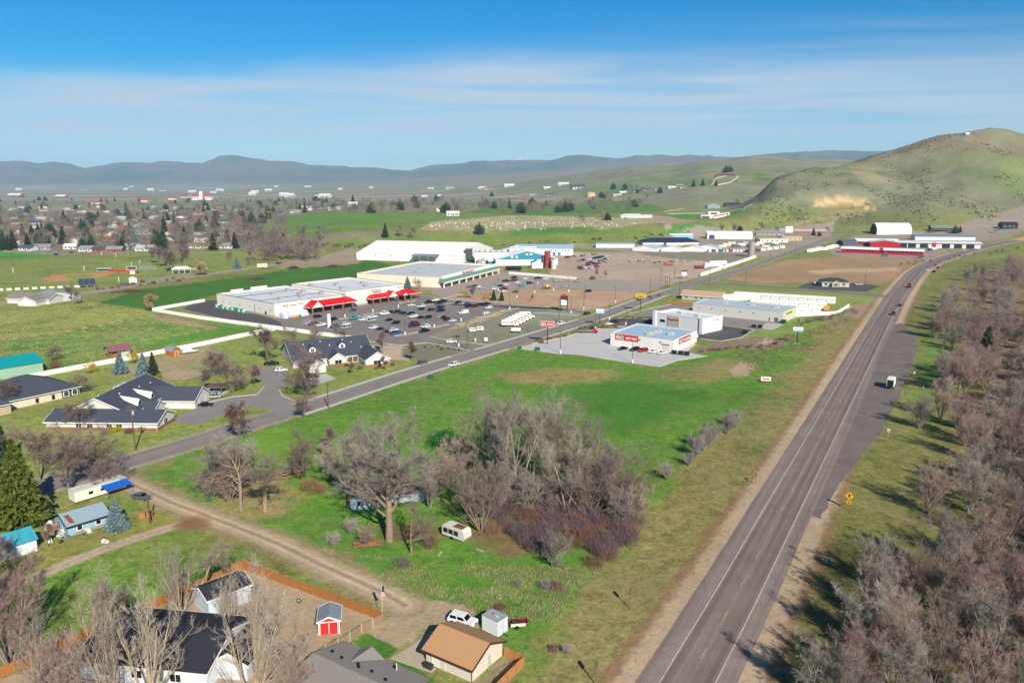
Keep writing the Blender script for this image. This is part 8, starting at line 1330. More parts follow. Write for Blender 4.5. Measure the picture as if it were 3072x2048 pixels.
# --- left side
for a in [('spruce', 66, 1575, 19, 'big yellow green spruce at the left edge'), ('spruce_dark', -20, 1470, 17, 'dark conifer behind the big spruce at the left edge'), ('spruce_dark', 10, 1395, 12, 'dark conifer at the left edge above the big spruce'), ('blue_spruce', 352, 1588, 7, 'blue spruce beside the run-down cottage'), ('round_a', 205, 1482, 15, 'broad purple brown bare tree behind the trailer home'), ('round_b', 280, 1450, 13, 'purple brown bare tree right of the broad one'), ('round_a', 120, 1440, 13, 'purple brown bare tree behind the big spruce'), ('round_b', 330, 1470, 9, 'lower bare tree at the end of the trailer home'), ('round_b', 240, 1290, 9, 'bare shrub tree before the broad duplex gable'), ('round_a', 20, 1225, 9, 'dark bare tree in front of the stucco house'), ('dark_leaf', 737, 1318, 12, 'dark brown leafed tree beside the street'), ('round_a', 912, 1256, 8, 'spreading low bare tree at the court mouth'), ('round_b', 918, 1188, 17, 'tall purple bare tree at the court'), ('round_a', 804, 1088, 15, 'big bare tree left of the gabled duplex'), ('round_b', 700, 1178, 11, 'dense dark bare tree right of the gazebo'), ('street_tree', 612, 1176, 9, 'bare tree left of the gazebo'), ('street_tree', 762, 1160, 9, 'dark bare tree on the court island'), ('round_b', 640, 1130, 10, 'bare tree behind the gazebo'), ('round_b', 665, 1125, 9, 'second bare tree behind the gazebo'), ('round_b', 872, 1040, 9, 'brown bare tree behind the duplex ridge, left'), ('round_b', 948, 1034, 9, 'brown bare tree behind the duplex ridge, middle'), ('round_b', 1022, 1030, 7, 'brown bare tree behind the duplex ridge, right'), ('street_tree', 1148, 1060, 10, 'upright bare tree between the duplex and the car park'), ('street_tree', 1236, 1082, 9, 'upright bare tree beside the car park planting'), ('street_tree', 1156, 1110, 6, 'small pinkish bare tree before the duplex wing'), ('street_tree', 1052, 1122, 5, 'small bare sapling on the duplex lawn'), ('willow', 405, 1092, 6, 'yellow willow behind the white fence'), ('willow', 277, 1120, 5, 'small yellow tree on the lawn behind the duplexes'), ('blue_spruce', 362, 1120, 8.5, 'blue spruce on the back lawn'), ('blue_spruce', 432, 1128, 9, 'slim blue spruce beside the green pine'), ('spruce_dark', 462, 1135, 10, 'green pine on the back lawn'), ('round_b', 165, 1085, 7, 'dark bare tree behind the teal roofed shop'), ('thicket_c', 168, 1108, 5, 'rusty brush behind the teal roofed shop'), ('round_b', 245, 1180, 7, 'brown bare shrub between the two left houses'), ('willow', 480, 1145, 3.5, 'tan ornamental grass clump on the back lawn')]:
    tree(a[0], G(a[1], a[2]), a[3]*(1.15 if 'round' in a[0] else 1), a[4], None, wide=1.3 if 'round' in a[0] or 'street' in a[0] else 1)
for i, (px, py, k, H) in enumerate([(352, 1290, 'gold_bush', 2.0), (290, 1285, 'brown_bush', 1.6), (312, 1288, 'brown_bush', 1.6), (388, 1298, 'brown_bush', 1.7), (512, 1262, 'brown_bush', 1.8), (430, 1155, 'evergreen_bush', 3), (1040, 1098, 'evergreen_bush', 1.4), (1130, 1106, 'brown_bush', 1.3), (1178, 1096, 'brown_bush', 1.3), (1080, 1106, 'brown_bush', 1.6), (70, 1216, 'evergreen_bush', 2.2), (40, 1222, 'brown_bush', 2.4)]): tree(k, G(px, py), H, ['yellow green round bush at the broad duplex wall', 'left brown bush at the broad duplex wall', 'second brown bush at the broad duplex wall', 'third brown bush at the broad duplex wall', 'brown bush at the end of the broad duplex', 'green bush behind the broad duplex roof', 'green bush on the gabled duplex lawn', 'brown bush at the gabled duplex wing', 'brown bush at the far corner of the gabled duplex', 'brown bush at the gabled duplex porch', 'green bush at the stucco house', 'brown bush at the stucco house'][i])
# bottom left bare trees round the yard
for a in [('yard', 770, 2120, 17, 'many stemmed bare tree rising from the bottom edge'), ('yard', 455, 2120, 15, 'bare tree in front of the black roofed house'), ('yard', 330, 2130, 13, 'bare tree before the left end of the black roofed house'), ('yard', 300, 1975, 12, 'pale bare tree at the fence behind the black roofed house'), ('slim', 420, 1905, 10, 'thin pale bare tree behind the yard fence'), ('yard', 545, 1850, 11, 'pale bare tree before the white shed'), ('slim', 600, 1800, 10, 'thin bare tree behind the white shed'), ('yard', 690, 1890, 9, 'bare tree beside the white shed'), ('wood_b', 30, 2000, 15, 'brown bare tree at the lower left edge'), ('yard', 110, 2060, 10, 'grey bare tree at the lower left corner'), ('wood_b', 200, 2150, 10, 'pinkish brush tree at the bottom left corner'), ('wood_b', -60, 1850, 13, 'bare tree at the left edge below the dirt lane'), ('round_b', 20, 1690, 5, 'dark tangled bare bush before the turquoise shed'), ('street_tree', 145, 1640, 4, 'bent bare sapling beside the turquoise shed'), ('wood_b', 880, 2110, 8, 'low bare branches beside the grey roofed house')]: tree(a[0], G(a[1], a[2]), a[3]*1.3, a[4], 'bare trees round the lower left yard')
# --- wood right of the highway
rr = random.Random(8); WD = np.array(W2([(2800, 985), (2830, 900), (2880, 845), (2960, 810), (3100, 790), (3500, 800), (3500, 2300), (2680, 2300), (2730, 2000), (2790, 1800), (2900, 1600), (2870, 1480), (2850, 1350), (2810, 1300), (2830, 1150)])); placed = []; tries = 0
while len(placed) < 178 and tries < 9000:
    tries += 1; px = rr.uniform(2740, 3330); py = 800+(rr.random()**1.25)*1500; g = G(px, py)
    if sdpoly(np.array([g.x]), np.array([g.y]), WD)[0] < 0: continue
    dm = 6.0 if py > 1400 else 5.6
    if any((g.x-q[0])**2+(g.y-q[1])**2 < dm*dm for q in placed): continue
    placed.append((g.x, g.y)); near = py > 1450; mid = 1000 < py <= 1450
    k = rr.choice(['wood_c', 'wood_a', 'wood_b', 'cotton_c'] if near else ['wood_b', 'wood_a', 'wood_b', 'round_b'] if mid else ['wood_c', 'wood_a', 'wood_b']); H = rr.uniform(9.5, 16)
    tree(k, g, H, 'grey brown bare tree in the near part of the wood right of the highway' if near else 'pinkish bare tree in the middle of the wood right of the highway' if mid else 'greyish bare tree in the far part of the wood right of the highway', 'bare trees of the roadside wood', wide=rr.uniform(.85, 1.15), name='woodland_tree')
for a in [('wood_b', 2785, 1540, 12, 'pinkish bare tree standing apart before the roadside wood'), ('cypress', 2955, 1085, 15, 'dark green evergreen in the roadside wood'), ('wood_a', 2760, 1285, 12, 'dark bare tree at the wood edge below the parked truck'), ('wood_c', 2820, 1120, 11, 'bare tree at the wood edge beyond the parked truck'), ('wood_a', 2800, 1010, 9, 'grey bare shrub tree at the wood edge near the pull-out end'), ('wood_b', 2720, 1800, 9, 'grey brush tree at the wood edge above the dark shade'), ('wood_a', 2700, 1930, 11, 'grey bare tree at the lower wood edge'), ('wood_c', 2645, 1775, 12, 'grey bare tree nearest the highway above the dark shade'), ('wood_a', 2625, 1860, 13, 'bare tree in the shaded verge, upper one'), ('wood_c', 2600, 1950, 13, 'bare tree in the shaded verge, lower one'), ('wood_b', 2668, 2000, 12, 'brown bare tree behind the shaded verge'), ('wood_c', 2690, 2090, 12, 'bare tree at the bottom of the wood edge'), ('wood_c', 2450, 2115, 11, 'bare tree at the bottom edge nearest the highway'), ('wood_a', 2520, 2150, 12, 'second bare tree at the bottom edge near the highway'), ('wood_b', 2575, 2075, 11, 'bare tree at the bottom edge right of the shade')]: tree(a[0], G(a[1], a[2]), a[3], a[4], wide=1.1)
for i in range(40):
    px, py = rr.uniform(2830, 3150), rr.uniform(900, 2000); g = G(px, py)
    if sdpoly(np.array([g.x]), np.array([g.y]), WD)[0] > 0: tree(rr.choice(['thicket_a', 'thicket_c', 'pale_shrub']), g, rr.uniform(2, 4), 'low bare brush under the roadside wood', 'brush of the roadside wood', wide=1.2)
for i in range(16): tree('pale_shrub', G(2700+i*24+rr.uniform(-8, 8), 802-i*3.4+rr.uniform(-4, 6)), rr.uniform(3, 6), f'grey brush beside the far highway bend, {ORD[i]} from the left', 'brush along the highway bend')
# --- park, shop side and bench
for a in [('tan_tree', 447, 930, 10, 'tan leafed round tree at the white fence corner'), ('round_b', 232, 912, 10, 'pink brown round tree beside the ranch shop'), ('round_a', 215, 902, 12, 'bare tree behind the ranch shop'), ('round_a', 480, 802, 22, 'purple bare tree, left one of the park clump'), ('round_a', 500, 816, 22, 'purple bare tree, front one of the park clump'), ('round_b', 522, 812, 22, 'purple bare tree, middle one of the park clump'), ('round_a', 548, 808, 22, 'purple bare tree, right one of the park clump'), ('round_a', 455, 790, 18, 'purple bare tree behind the park clump'), ('tan_tree', 608, 826, 13, 'tan leafed tree beside the picnic shelter'), ('blue_spruce', 711, 806, 10, 'blue spruce beside the park road'), ('round_b', 690, 780, 10, 'rusty bare tree behind the park spruce'), ('tan_tree', 838, 792, 11, 'tan leafed tree at the edge of the park grove'), ('round_b', 745, 795, 9, 'bare tree right of the park spruce'), ('round_b', 283, 855, 4, 'brush beside the scoreboard'),
          ('spruce_dark', 1156, 712, 17, 'tall dark cypress on the bench'), ('town_tan', 1200, 712, 20, 'great rust brown bare tree on the bench'), ('town_bare', 1238, 715, 14, 'bare tree right of the great one on the bench'), ('pine_round', 1438, 702, 15, 'round dark pine below the cemetery'), ('blue_spruce', 1223, 868, 9, 'blue spruce beside the discount store corner'), ('round_b', 1252, 870, 9, 'dense grey bare tree beside the blue spruce'), ('round_b', 1078, 838, 8, 'bare bush behind the supermarket roof'), ('round_a', 1420, 896, 9, 'purple round bare tree on the kerb of the bare lot'), ('spruce_dark', 1481, 901, 7, 'left evergreen of the pair at the bare lot'), ('spruce_dark', 1505, 902, 6.5, 'right evergreen of the pair at the bare lot'), ('willow', 1392, 893, 6, 'tan tall grass clump left of the purple tree'), ('willow', 1462, 897, 5, 'tan tall grass clump left of the evergreen pair'), ('street_tree', 1595, 905, 5, 'small rusty sapling on the bare lot'), ('street_tree', 1792, 834, 8, 'bare tree at the plant yard corner'), ('street_tree', 1818, 834, 6, 'small bare tree at the plant yard corner'), ('brown_bush', 1778, 838, 3, 'rust bush at the plant yard corner'), ('town_bare', 1745, 672, 14, 'dark bare tree at the right of the cemetery'), ('town_tan', 1805, 670, 20, 'tall bare tree with pale trunk right of the cemetery'), ('pine_round', 1822, 662, 14, 'dark round pine right of the cemetery'), ('town_tan', 1876, 664, 8, 'dark red bare tree on the bench'), ('town_bare', 2480, 702, 11, 'purple bare tree right of the blue roofed hall'), ('town_bare', 2328, 705, 13, 'purple bare tree behind the grey roofed building'), ('town_bare2', 2165, 700, 15, 'pale bare tree behind the white metal shop'), ('town_bare2', 2200, 699, 15, 'second pale bare tree behind the white metal shop'), ('pine_round', 2220, 694, 10, 'dark pine among the pale bare trees'), ('town_fir', 2440, 706, 11, 'dark fir before the blue roofed hall'), ('pine_round', 2458, 708, 7, 'round dark pine before the blue roofed hall'), ('town_bare2', 2290, 694, 16, 'tall pinkish bare tree below the quarry track'), ('pine_round', 2865, 700, 12, 'dark evergreen beside the hillside house'), ('town_fir', 2880, 697, 9, 'second evergreen beside the hillside house'), ('town_bare', 2800, 700, 9, 'bare tree left of the hillside house'), ('town_bare', 2990, 700, 10, 'bare tree before the charcoal house'), ('thicket_b', 2652, 770, 6, 'bare bush before the red building'), ('thicket_b', 2760, 776, 6, 'bare bush at the corner of the red building')]: tree(a[0], GT(a[1], a[2]), a[3], a[4])
for (xa, ya), (xb, yb), n, ks, H, lab in [((1605, 1028), (1728, 998), 12, ('brown_bush', 'willow'), 1.3, 'dry ornamental grass in the kerb bed before the parts store'), ((1840, 953), (1958, 958), 9, ('brown_bush',), 1.0, 'brown shrub in the planted strip beside the clinic drive'), ((1730, 985), (1870, 975), 12, ('willow', 'brown_bush', 'evergreen_bush'), 1.4, 'shrub in the planted corner below the pale blue sign'), ((290, 868), (560, 838), 16, ('brown_bush', 'thicket_b'), 2.2, 'dark brush in the hedge along the park road'), ((2390, 975), (2570, 935), 16, ('thicket_a', 'thicket_c', 'pale_shrub'), 2.4, 'brown brush on the ditch bank near the highway'), ((2100, 1052), (2330, 1035), 14, ('brown_bush', 'thicket_c'), 1.2, 'low brown weeds in the ditch behind the clinic'), ((1270, 1038), (1390, 1052), 7, ('brown_bush', 'evergreen_bush'), .9, 'small shrub in the gravel bed at the supermarket entrance'), ((1900, 900), (1990, 888), 7, ('brown_bush',), 1.2, 'dark red shrub at the street corner of the bare lot'), ((1500, 738), (2080, 700), 22, ('brown_bush', 'pale_shrub'), 2.6, 'shrub on the green bank behind the plant'), ((960, 738), (1120, 742), 9, ('thicket_b',), 5, 'brush at the foot of the bank left of the warehouse')]:
    for i in range(n): q = (i+.5)/n; tree(rr.choice(ks), GT(xa+(xb-xa)*q+rr.uniform(-6, 6), ya+(yb-ya)*q+rr.uniform(-5, 5)), H*rr.uniform(.7, 1.4), lab, lab+'s')
# ---------------------------------------------------------------- far town: houses and trees
rr = random.Random(21); HM = [('white', '#d9d6cf'), ('cream', '#cfc4ae'), ('grey', '#a5a5a3'), ('brick', '#9a6450'), ('tan', '#b59f86'), ('pale blue', '#a9b7c2')]; RM = [('grey', '#8c8a8a'), ('white', '#cfcfcc'), ('brown', '#7d6658'), ('dark', '#505058'), ('pale', '#b5b0aa'), ('rust', '#9a5a44')]
def hproto(i, wall, roof):
    mb = MB(); L_, D_ = (14, 9) if i % 2 else (17, 10); mb.prism([(0, -.5), (D_, -.5), (D_, 2.9), (D_/2, 5.2), (0, 2.9)], 'x', 0, L_); w_ = mb.mesh('wall', wall); mb = MB(); mb.prism([(-.6, 2.65), (D_/2, 5.25), (D_+.6, 2.65), (D_+.6, 2.85), (D_/2, 5.5), (-.6, 2.85)], 'x', -.5, L_+.5); r_ = mb.mesh('roof', roof)
    mb = MB(); [mb.box(x, x+1.6, -.06, .02, .9, 2.1) for x in (1.5, 5, 9.5, L_-2.6)]; return w_, r_, mb.mesh('window', GLASS2), MB().box(7.2, 8.2, -.07, .02, 0, 2.1).mesh('door', DARK)
HP = {}
def far_house(px, py, hi, ri, hd_, lab, s=1.0, group='houses of the far town'):
    key = (hi, ri)
    if key not in HP: HP[key] = hproto(hi+ri, mat(HM[hi][1], var=.06), mat(RM[ri][1], rough=.8, var=.08))
    t = thing('town_house', lab, 'house', GT(px, py), R(hd_), group); t.scale = (s, s, s)
    for n_, m_ in zip(('wall', 'roof', 'window', 'door'), HP[key]): link(n_, m_, t)
    return t
front = [(55, 752, 0, 3), (95, 750, 2, 0), (190, 748, 0, 1), (235, 755, 0, 0), (275, 756, 3, 3), (318, 757, 3, 0), (362, 748, 0, 0), (405, 753, 0, 4), (560, 745, 1, 2), (610, 745, 4, 2), (650, 745, 0, 0), (20, 738, 0, 1)]
for i, (px, py, h_, r_) in enumerate(front): far_house(px, py, h_, r_, rr.uniform(-12, 12), f'{HM[h_][0]} house with {RM[r_][0]} roof, {ORD[i]} in the row behind the town road', 1.1, 'houses along the town road')
rows = [('second', 727, 12), ('third', 706, 13), ('fourth', 688, 14), ('fifth', 672, 14), ('sixth', 658, 13), ('seventh', 645, 12), ('eighth', 634, 11), ('ninth', 624, 10)]
for nm, py, n in rows:
    tot = {}
    for i in range(n):
        px = -30+i*(800/n)+rr.uniform(-14, 14); h_, r_ = rr.randrange(6), rr.randrange(6)
        far_house(px, py+rr.uniform(-5, 5), h_, r_, rr.choice([0, 90, 8, -8])+rr.uniform(-6, 6), f'{HM[h_][0]} house, {RM[r_][0]} roof, {ORD[i]} from left in {nm} town row', rr.uniform(.9, 1.25))
for i, (px, py, h_, r_) in enumerate([(905, 628, 0, 1), (932, 630, 0, 3), (1010, 622, 1, 3), (1045, 616, 0, 1), (985, 632, 1, 4), (870, 640, 0, 0), (820, 645, 2, 3), (1340, 648, 0, 1), (1560, 604, 2, 5), (1530, 590, 0, 3), (1590, 588, 0, 0), (1640, 588, 1, 3), (1860, 582, 0, 1), (1900, 578, 1, 3), (1930, 573, 2, 3), (1965, 571, 1, 2), (2005, 567, 0, 1), (2030, 562, 1, 0), (1840, 590, 0, 4), (1265, 592, 0, 1), (1310, 590, 0, 1), (2040, 566, 0, 2)]): far_house(px, py, h_, r_, rr.uniform(-15, 15), f'scattered {HM[h_][0]} house with {RM[r_][0]} roof beyond the fields, {(ORD+["twenty-first", "twenty-second"])[i]} from the park', 1.5, 'scattered houses beyond the fields')
for i in range(34):
    px, py = rr.uniform(20, 1750), rr.uniform(561, 596)
    if px > 1200: py = rr.uniform(556, 570)
    far_house(px, py, 0 if rr.random() < .7 else rr.randrange(6), 1 if rr.random() < .6 else rr.randrange(6), rr.uniform(-20, 20), 'tiny pale farmstead on the far valley floor', rr.uniform(2.0, 3.6), 'farmsteads on the far valley floor')
for a in [((290, 612), 36, 12, 5, '#b0483c', 'long low school with a red brick front in the far town'), ((432, 606), 26, 12, 7, '#c0303a', 'building with a bright red roof in the far town'), ((515, 600), 30, 14, 8, '#c03a40', 'large red roofed building left of the courthouse')]:
    t = thing('public_building', a[5], 'building', GT(*a[0]), R(-2)); gable(t, -a[1]/2, a[1]/2, 0, a[2], a[3], 3, 'x', mat('#d5c4b0'), mat(a[4]), 1)
t = thing('courthouse', 'white courthouse with red roofs and a central tower in the far town', 'building', GT(603, 600), R(-2)); gable(t, -42, 42, 0, 22, 14, 6, 'x', WHITE, mat('#c0484a'), 1.5); part(t, 'tower', MB().box(-6, 6, -1, 10, 0, 30), WHITE); part(t, 'tower_cap', MB().frus(-6.5, 6.5, -1.5, 10.5, 30, -3, 3, 2, 7, 35), WHITE)
for k in range(8): win(t, 'f', -36+k*10+(1 if k > 3 else 0), 4, 4, 6, -42, 42, 0, 22)
one('smokestack', 'slim brick smokestack left of the courthouse', 'chimney', MB().tube((0, 0, 0), (0, 0, 32), 1.8, 1.3, 12).tube((0, 0, 32), (0, 0, 33), 1.6, 1.6, 12), mat('#b59a8a'), GT(574, 602)); t = thing('white_church', 'white gabled church at the edge of the green field', 'church', GT(923, 632), R(-10)); gable(t, 0, 12, 0, 18, 5, 6, 'y', WHITE, mat('#b5b5b5'), .5)
t = thing('jet_aircraft_monument', 'white jet aircraft on display at the edge of the cemetery field', 'aircraft', GT(1330, 637), R(0)); part(t, 'fuselage', MB().tube((-12, 0, 2.5), (10, 0, 2.5), 1.3, 1.5, 12).tube((10, 0, 2.5), (18, 0, 2.3), 1.5, .2, 12), WHITE); part(t, 'wing', MB().add([(-5, -10, 2.2), (-1, -10, 2.2), (5, 0, 2.4), (-6, 0, 2.4), (-1, 10, 2.2), (-5, 10, 2.2), (-5, -10, 2.35), (-1, -10, 2.35), (5, 0, 2.6), (-6, 0, 2.6), (-1, 10, 2.35), (-5, 10, 2.35)], [(0, 1, 2, 3), (3, 2, 4, 5), (6, 9, 8, 7), (9, 11, 10, 8), (0, 6, 7, 1), (1, 7, 8, 2), (2, 8, 10, 4)]), WHITE); part(t, 'tail', MB().prism([(-12, 3.5), (-8, 3.5), (-11, 7.5), (-13, 7.5)], 'y', -.2, .2), WHITE); part(t, 'plinth', MB().box(-1, 1, -1, 1, -2, 1.4), CONC)
TT = [('town_bare', 'purple brown bare tree'), ('town_bare2', 'pale brown bare tree'), ('town_tan', 'tan brown bare tree'), ('town_fir', 'dark fir'), ('town_blue', 'blue spruce'), ('pine_round', 'round dark pine')]; wt = [0, 0, 1, 1, 2, 2, 3, 3, 3, 4, 5, 5, 5]
zn = [('in the near streets of the far town', (-40, 800), (690, 752), 70), ('in the middle streets of the far town', (-40, 820), (640, 690), 80), ('at the far side of the town', (-60, 1000), (600, 640), 80)]
for lab, xr, yr, n in zn:
    for i in range(n):
        px, py = rr.uniform(*xr), rr.uniform(*yr); k, l_ = TT[rr.choice(wt)]; tree(k, GT(px, py), rr.uniform(11, 21), f'{l_} {lab}', 'trees of the far town', name='town_tree')
for i in range(30):
    px, py = rr.uniform(745, 965), rr.uniform(715, 785); k, l_ = TT[rr.choice([0, 1, 1, 2, 2, 0])]; tree(k, GT(px, py), rr.uniform(13, 23), f'{l_} in the park grove left of the white warehouse', 'trees of the park grove', name='park_tree')
for i in range(90):
    px = rr.uniform(820, 2000); py = rr.uniform(602, 642) if px < 1800 else rr.uniform(570, 625); k, l_ = TT[rr.choice([0, 0, 1, 1, 0, 2, 3, 5, 5])]; tree(k, GT(px, py), rr.uniform(14, 24), f'{l_} in the belt of trees behind the cemetery', 'trees behind the cemetery', name='belt_tree')
for i, (px, py, k, H) in enumerate([(560, 757, 'town_blue', 10), (640, 750, 'town_fir', 18), (705, 745, 'town_fir', 18), (405, 730, 'blue_spruce', 14), (150, 742, 'spruce_dark', 12), (118, 738, 'spruce_dark', 12), (40, 745, 'spruce_dark', 20), (12, 740, 'spruce_dark', 18), (278, 692, 'town_fir', 20), (310, 678, 'town_blue', 16), (800, 640, 'town_fir', 20), (745, 632, 'pine_round', 16), (700, 640, 'town_tan', 24), (615, 618, 'pine_round', 18), (2178, 518, 'pine_round', 26), (2190, 516, 'pine_round', 24), (2080, 560, 'town_fir', 20), (2108, 558, 'town_fir', 22), (2130, 558, 'town_tan', 18), (2148, 558, 'town_fir', 18), (1840, 568, 'pine_round', 24), (1875, 568, 'pine_round', 20), (1475, 590, 'pine_round', 22), (1240, 620, 'town_bare', 20), (1180, 618, 'pine_round', 16)]): tree(k, GT(px, py), H, f'prominent {"blue" if "blue" in k else "dark"} {"bare tree" if "tan" in k or "bare" in k else "evergreen"} of the middle distance, {ORD[i] if i < 20 else str(i+1)+"th"} by reach', 'landmark trees of the middle distance')
for px, py, hx in ((72, 684, '#b8a82c'), (812, 648, '#a8b040'), (2210, 612, '#a8942c')):
    PRk = PR['willow']; tree('willow', GT(px, py), 13, {72: 'bright yellow willow in the left town', 812: 'yellow green willow by the field corner', 2210: 'yellow willow by the barn on the bench'}[px])
def canopy_mass(name, lab, pos, Hs, hx, k, wd, seed):
    """many distant bare crowns that read as one mass: sprays of slivers on short trunks"""
    r = np.random.default_rng(seed); P = np.array(pos); H = np.array(Hs); n = len(P); c = np.repeat(P, k, 0); h = np.repeat(H, k)[:, None]
    d = _norm(r.normal(0, 1, (n*k, 3))*np.array([1, 1, .8])+np.array([0, 0, .35])); q = r.random((n*k, 1))**.6; a = c+np.array([0, 0, .42])*h+d*h*.40*q*np.array([1.05, 1.05, 1.15]); b = a+_norm(d+r.normal(0, .35, d.shape)+np.array([0, 0, .3]))*h*.17; s_ = _norm(np.cross(b-a, r.normal(0, 1, d.shape)))*wd*h/24
    V = np.stack([a-s_, a+s_, b], 1).reshape(-1, 3); t = r.normal(0, 1, (n*4, 3))*np.array([1, 1, 0]); t = _norm(t)*np.repeat(H, 4)[:, None]*.022; g = np.repeat(P, 4, 0); V2 = np.stack([g-t, g+t, g+np.array([0, 0, .75])*np.repeat(H, 4)[:, None]+r.normal(0, .8, g.shape)*np.array([1, 1, 0])], 1).reshape(-1, 3); V = np.concatenate([V, V2])
    o = link(name, np_mesh(name, V, None, np.arange(len(V)).reshape(-1, 3), mat(hx, rough=.95, var=.3, scale=.03))); o['kind'] = 'stuff'; o['label'] = lab
for j, (hx, n) in enumerate((('#80726c', 430), ('#70655f', 430), ('#8e7c6a', 160))):
    pos, hs = [], []
    for i in range(n):
        u = rr.random(); px, py = (rr.uniform(-60, 860), rr.uniform(606, 745)) if u < .62 else (rr.uniform(700, 1900), rr.uniform(602, 640)) if u < .92 else (rr.uniform(740, 960), rr.uniform(735, 785))
        pos.append(GT(px, py)[:]); hs.append(rr.uniform(10, 18))
    canopy_mass('distant_canopy', ['purple brown', 'dark brown', 'tan'][j]+' mass of bare crowns over the far town', pos, hs, hx, 170, .3, 50+j)
pos, hs = [], []
while len(pos) < 110:
    g = G(rr.uniform(2830, 3300), 795+rr.random()*260)
    if sdpoly(np.array([g.x]), np.array([g.y]), WD)[0] > 0: pos.append(g[:]); hs.append(rr.uniform(6, 11))
canopy_mass('woodland_understory', 'pinkish grey mass of bare twigs filling the roadside wood', pos, hs, '#957f7a', 420, .10, 60)
# ---------------------------------------------------------------- cemetery, brush piles, logs, litter
rr = random.Random(33); gs = []
for k in range(3):
    mb = MB(); a = .9+.3*k; mb.box(-a*.6, a*.6, -.25, .25, 0, .25); mb.prism([(-a*.45, .25), (a*.45, .25), (a*.45, a*1.2), (a*.2, a*1.45), (-a*.2, a*1.45), (-a*.45, a*1.2)], 'y', -.14, .14); gs.append(mb.mesh('gravestone', mat(['#b3aa92', '#a09684', '#c2bba8'][k], var=.1)))
cp = np.array(W2([(1262, 692), (1300, 666), (1560, 648), (1900, 656), (1960, 668), (1800, 688), (1500, 696)], True)); cand = []
while len(cand) < 640:
    x, y = rr.uniform(cp[:, 0].min(), cp[:, 0].max()), rr.uniform(cp[:, 1].min(), cp[:, 1].max())
    x = round(x/4)*4+rr.uniform(-2, 2); y = round(y/11)*11+rr.uniform(-4, 4)
    if vn(np.array([x/25]), np.array([y/40]), 5)[0] < .28: continue
    if sdpoly(np.array([x]), np.array([y]), cp)[0] > 0: cand.append((x, y))
cand.sort(key=lambda q: math.hypot(*q)); zz = height(np.array([c[0] for c in cand]), np.array([c[1] for c in cand])); mb = MB()
for i, (x, y) in enumerate(cand):
    s = rr.uniform(.6, 1.15)
    if i < 300: o = link('gravestone', gs[i % 3], None, (x, y, zz[i]), rr.uniform(-.3, .3)); o.scale = (s, s, s); tag(o, 'small pale gravestone in the cemetery on the bench', 'gravestone', 'gravestones in the cemetery')
    else: mb.box(x-.5*s, x+.5*s, y-.2, y+.2, zz[i]-.2, zz[i]+1.3*s)
o = link('gravestones', mb.mesh('gravestones', mat('#aca28c', var=.1), fix=False)); o['kind'] = 'stuff'; o['label'] = 'rows of pale gravestones at the back of the cemetery'
def twigpile(name, lab, px, py, rx, ry, h, n, m, r0=.05, ln=2.5, ang=None):
    r = random.Random(px); t = thing(name, lab, 'brush pile', G(px, py), R(20)); k = max(1, n//12)
    for j in range(12):
        mb = MB()
        for i in range(k):
            x, y = r.gauss(0, rx*.5), r.gauss(0, ry*.5); z = max(0.05, h*(1-min(1, (x/rx)**2+(y/ry)**2))*r.random()); a = r.uniform(0, 6.28) if ang is None else ang+r.gauss(0, .25); e = r.uniform(-.3, .45); l = ln*r.uniform(.5, 1.2); d = Vector((math.cos(a)*math.cos(e), math.sin(a)*math.cos(e), math.sin(e)))*l*.5; c = Vector((x, y, z)); mb.tube(c-d, c+d, r0*r.uniform(.6, 1.2), r0*.4, 5, False)
        part(t, 'branches', mb, m)
BRN = mat('#6a584c', var=.3); LOGM = mat('#8a715a', var=.3, scale=3)
twigpile('brush_pile', 'dark brush pile on the crop field, nearest the supermarket', 772, 838, 9, 4, 2.0, 400, BRN, .07, 3); twigpile('brush_pile', 'flat dark brush pile at the left of the crop field', 392, 876, 13, 5, 2.0, 420, BRN, .08, 4); twigpile('brush_pile', 'brush pile on the crop field by the park road', 1000, 802, 9, 5, 2.4, 320, BRN, .09, 4); twigpile('brush_pile', 'dark brush heap beside the park road', 880, 806, 6, 4, 2.6, 260, mat('#5a3f3a', var=.3), .08, 3)
for j, (x0, y0, x1, y1) in enumerate(((755, 1448, 905, 1418),)):
    a, b = G(x0, y0), G(x1, y1); d = (b-a); ang = math.atan2(d.y, d.x); t = thing('log_pile', 'long pile of cut limbs and logs at the edge of the green lot', 'log pile', a, ang); r = random.Random(4)
    for i in range(110):
        x = r.uniform(0, d.length); y = r.gauss(0, 1.0); z = r.uniform(.1, 1.9)*(1-min(.9, abs(y)/2.6)); l = r.uniform(1.8, 4.5); e = r.gauss(0, .14); w_ = r.gauss(0, .18); v = Vector((math.cos(e)*math.cos(w_), math.sin(w_), math.sin(e)))*l/2; c = Vector((x, y, z)); ra = r.uniform(.05, .2); part(t, 'log', MB().tube(c-v, c+v, ra, ra*.7, 7), LOGM)
t = thing('log_stack', 'few thick fallen logs at the foot of the old cottonwood', 'logs', G(1105, 1635), R(18)); r = random.Random(9)
for i in range(9): y = r.uniform(-.9, .9); part(t, 'log', MB().tube((r.uniform(-3, -1), y, .25+r.random()*.5), (r.uniform(1, 3), y+r.uniform(-.4, .4), .25+r.random()*.6), .25, .2, 8), mat('#86593e', var=.3))
JM = [mat(h, var=.1) for h in ('#c9c4ba', '#7a4a3a', '#3a3a40', '#b03a34', '#d8d8d4', '#4a6a8a', '#8a7a5a')]
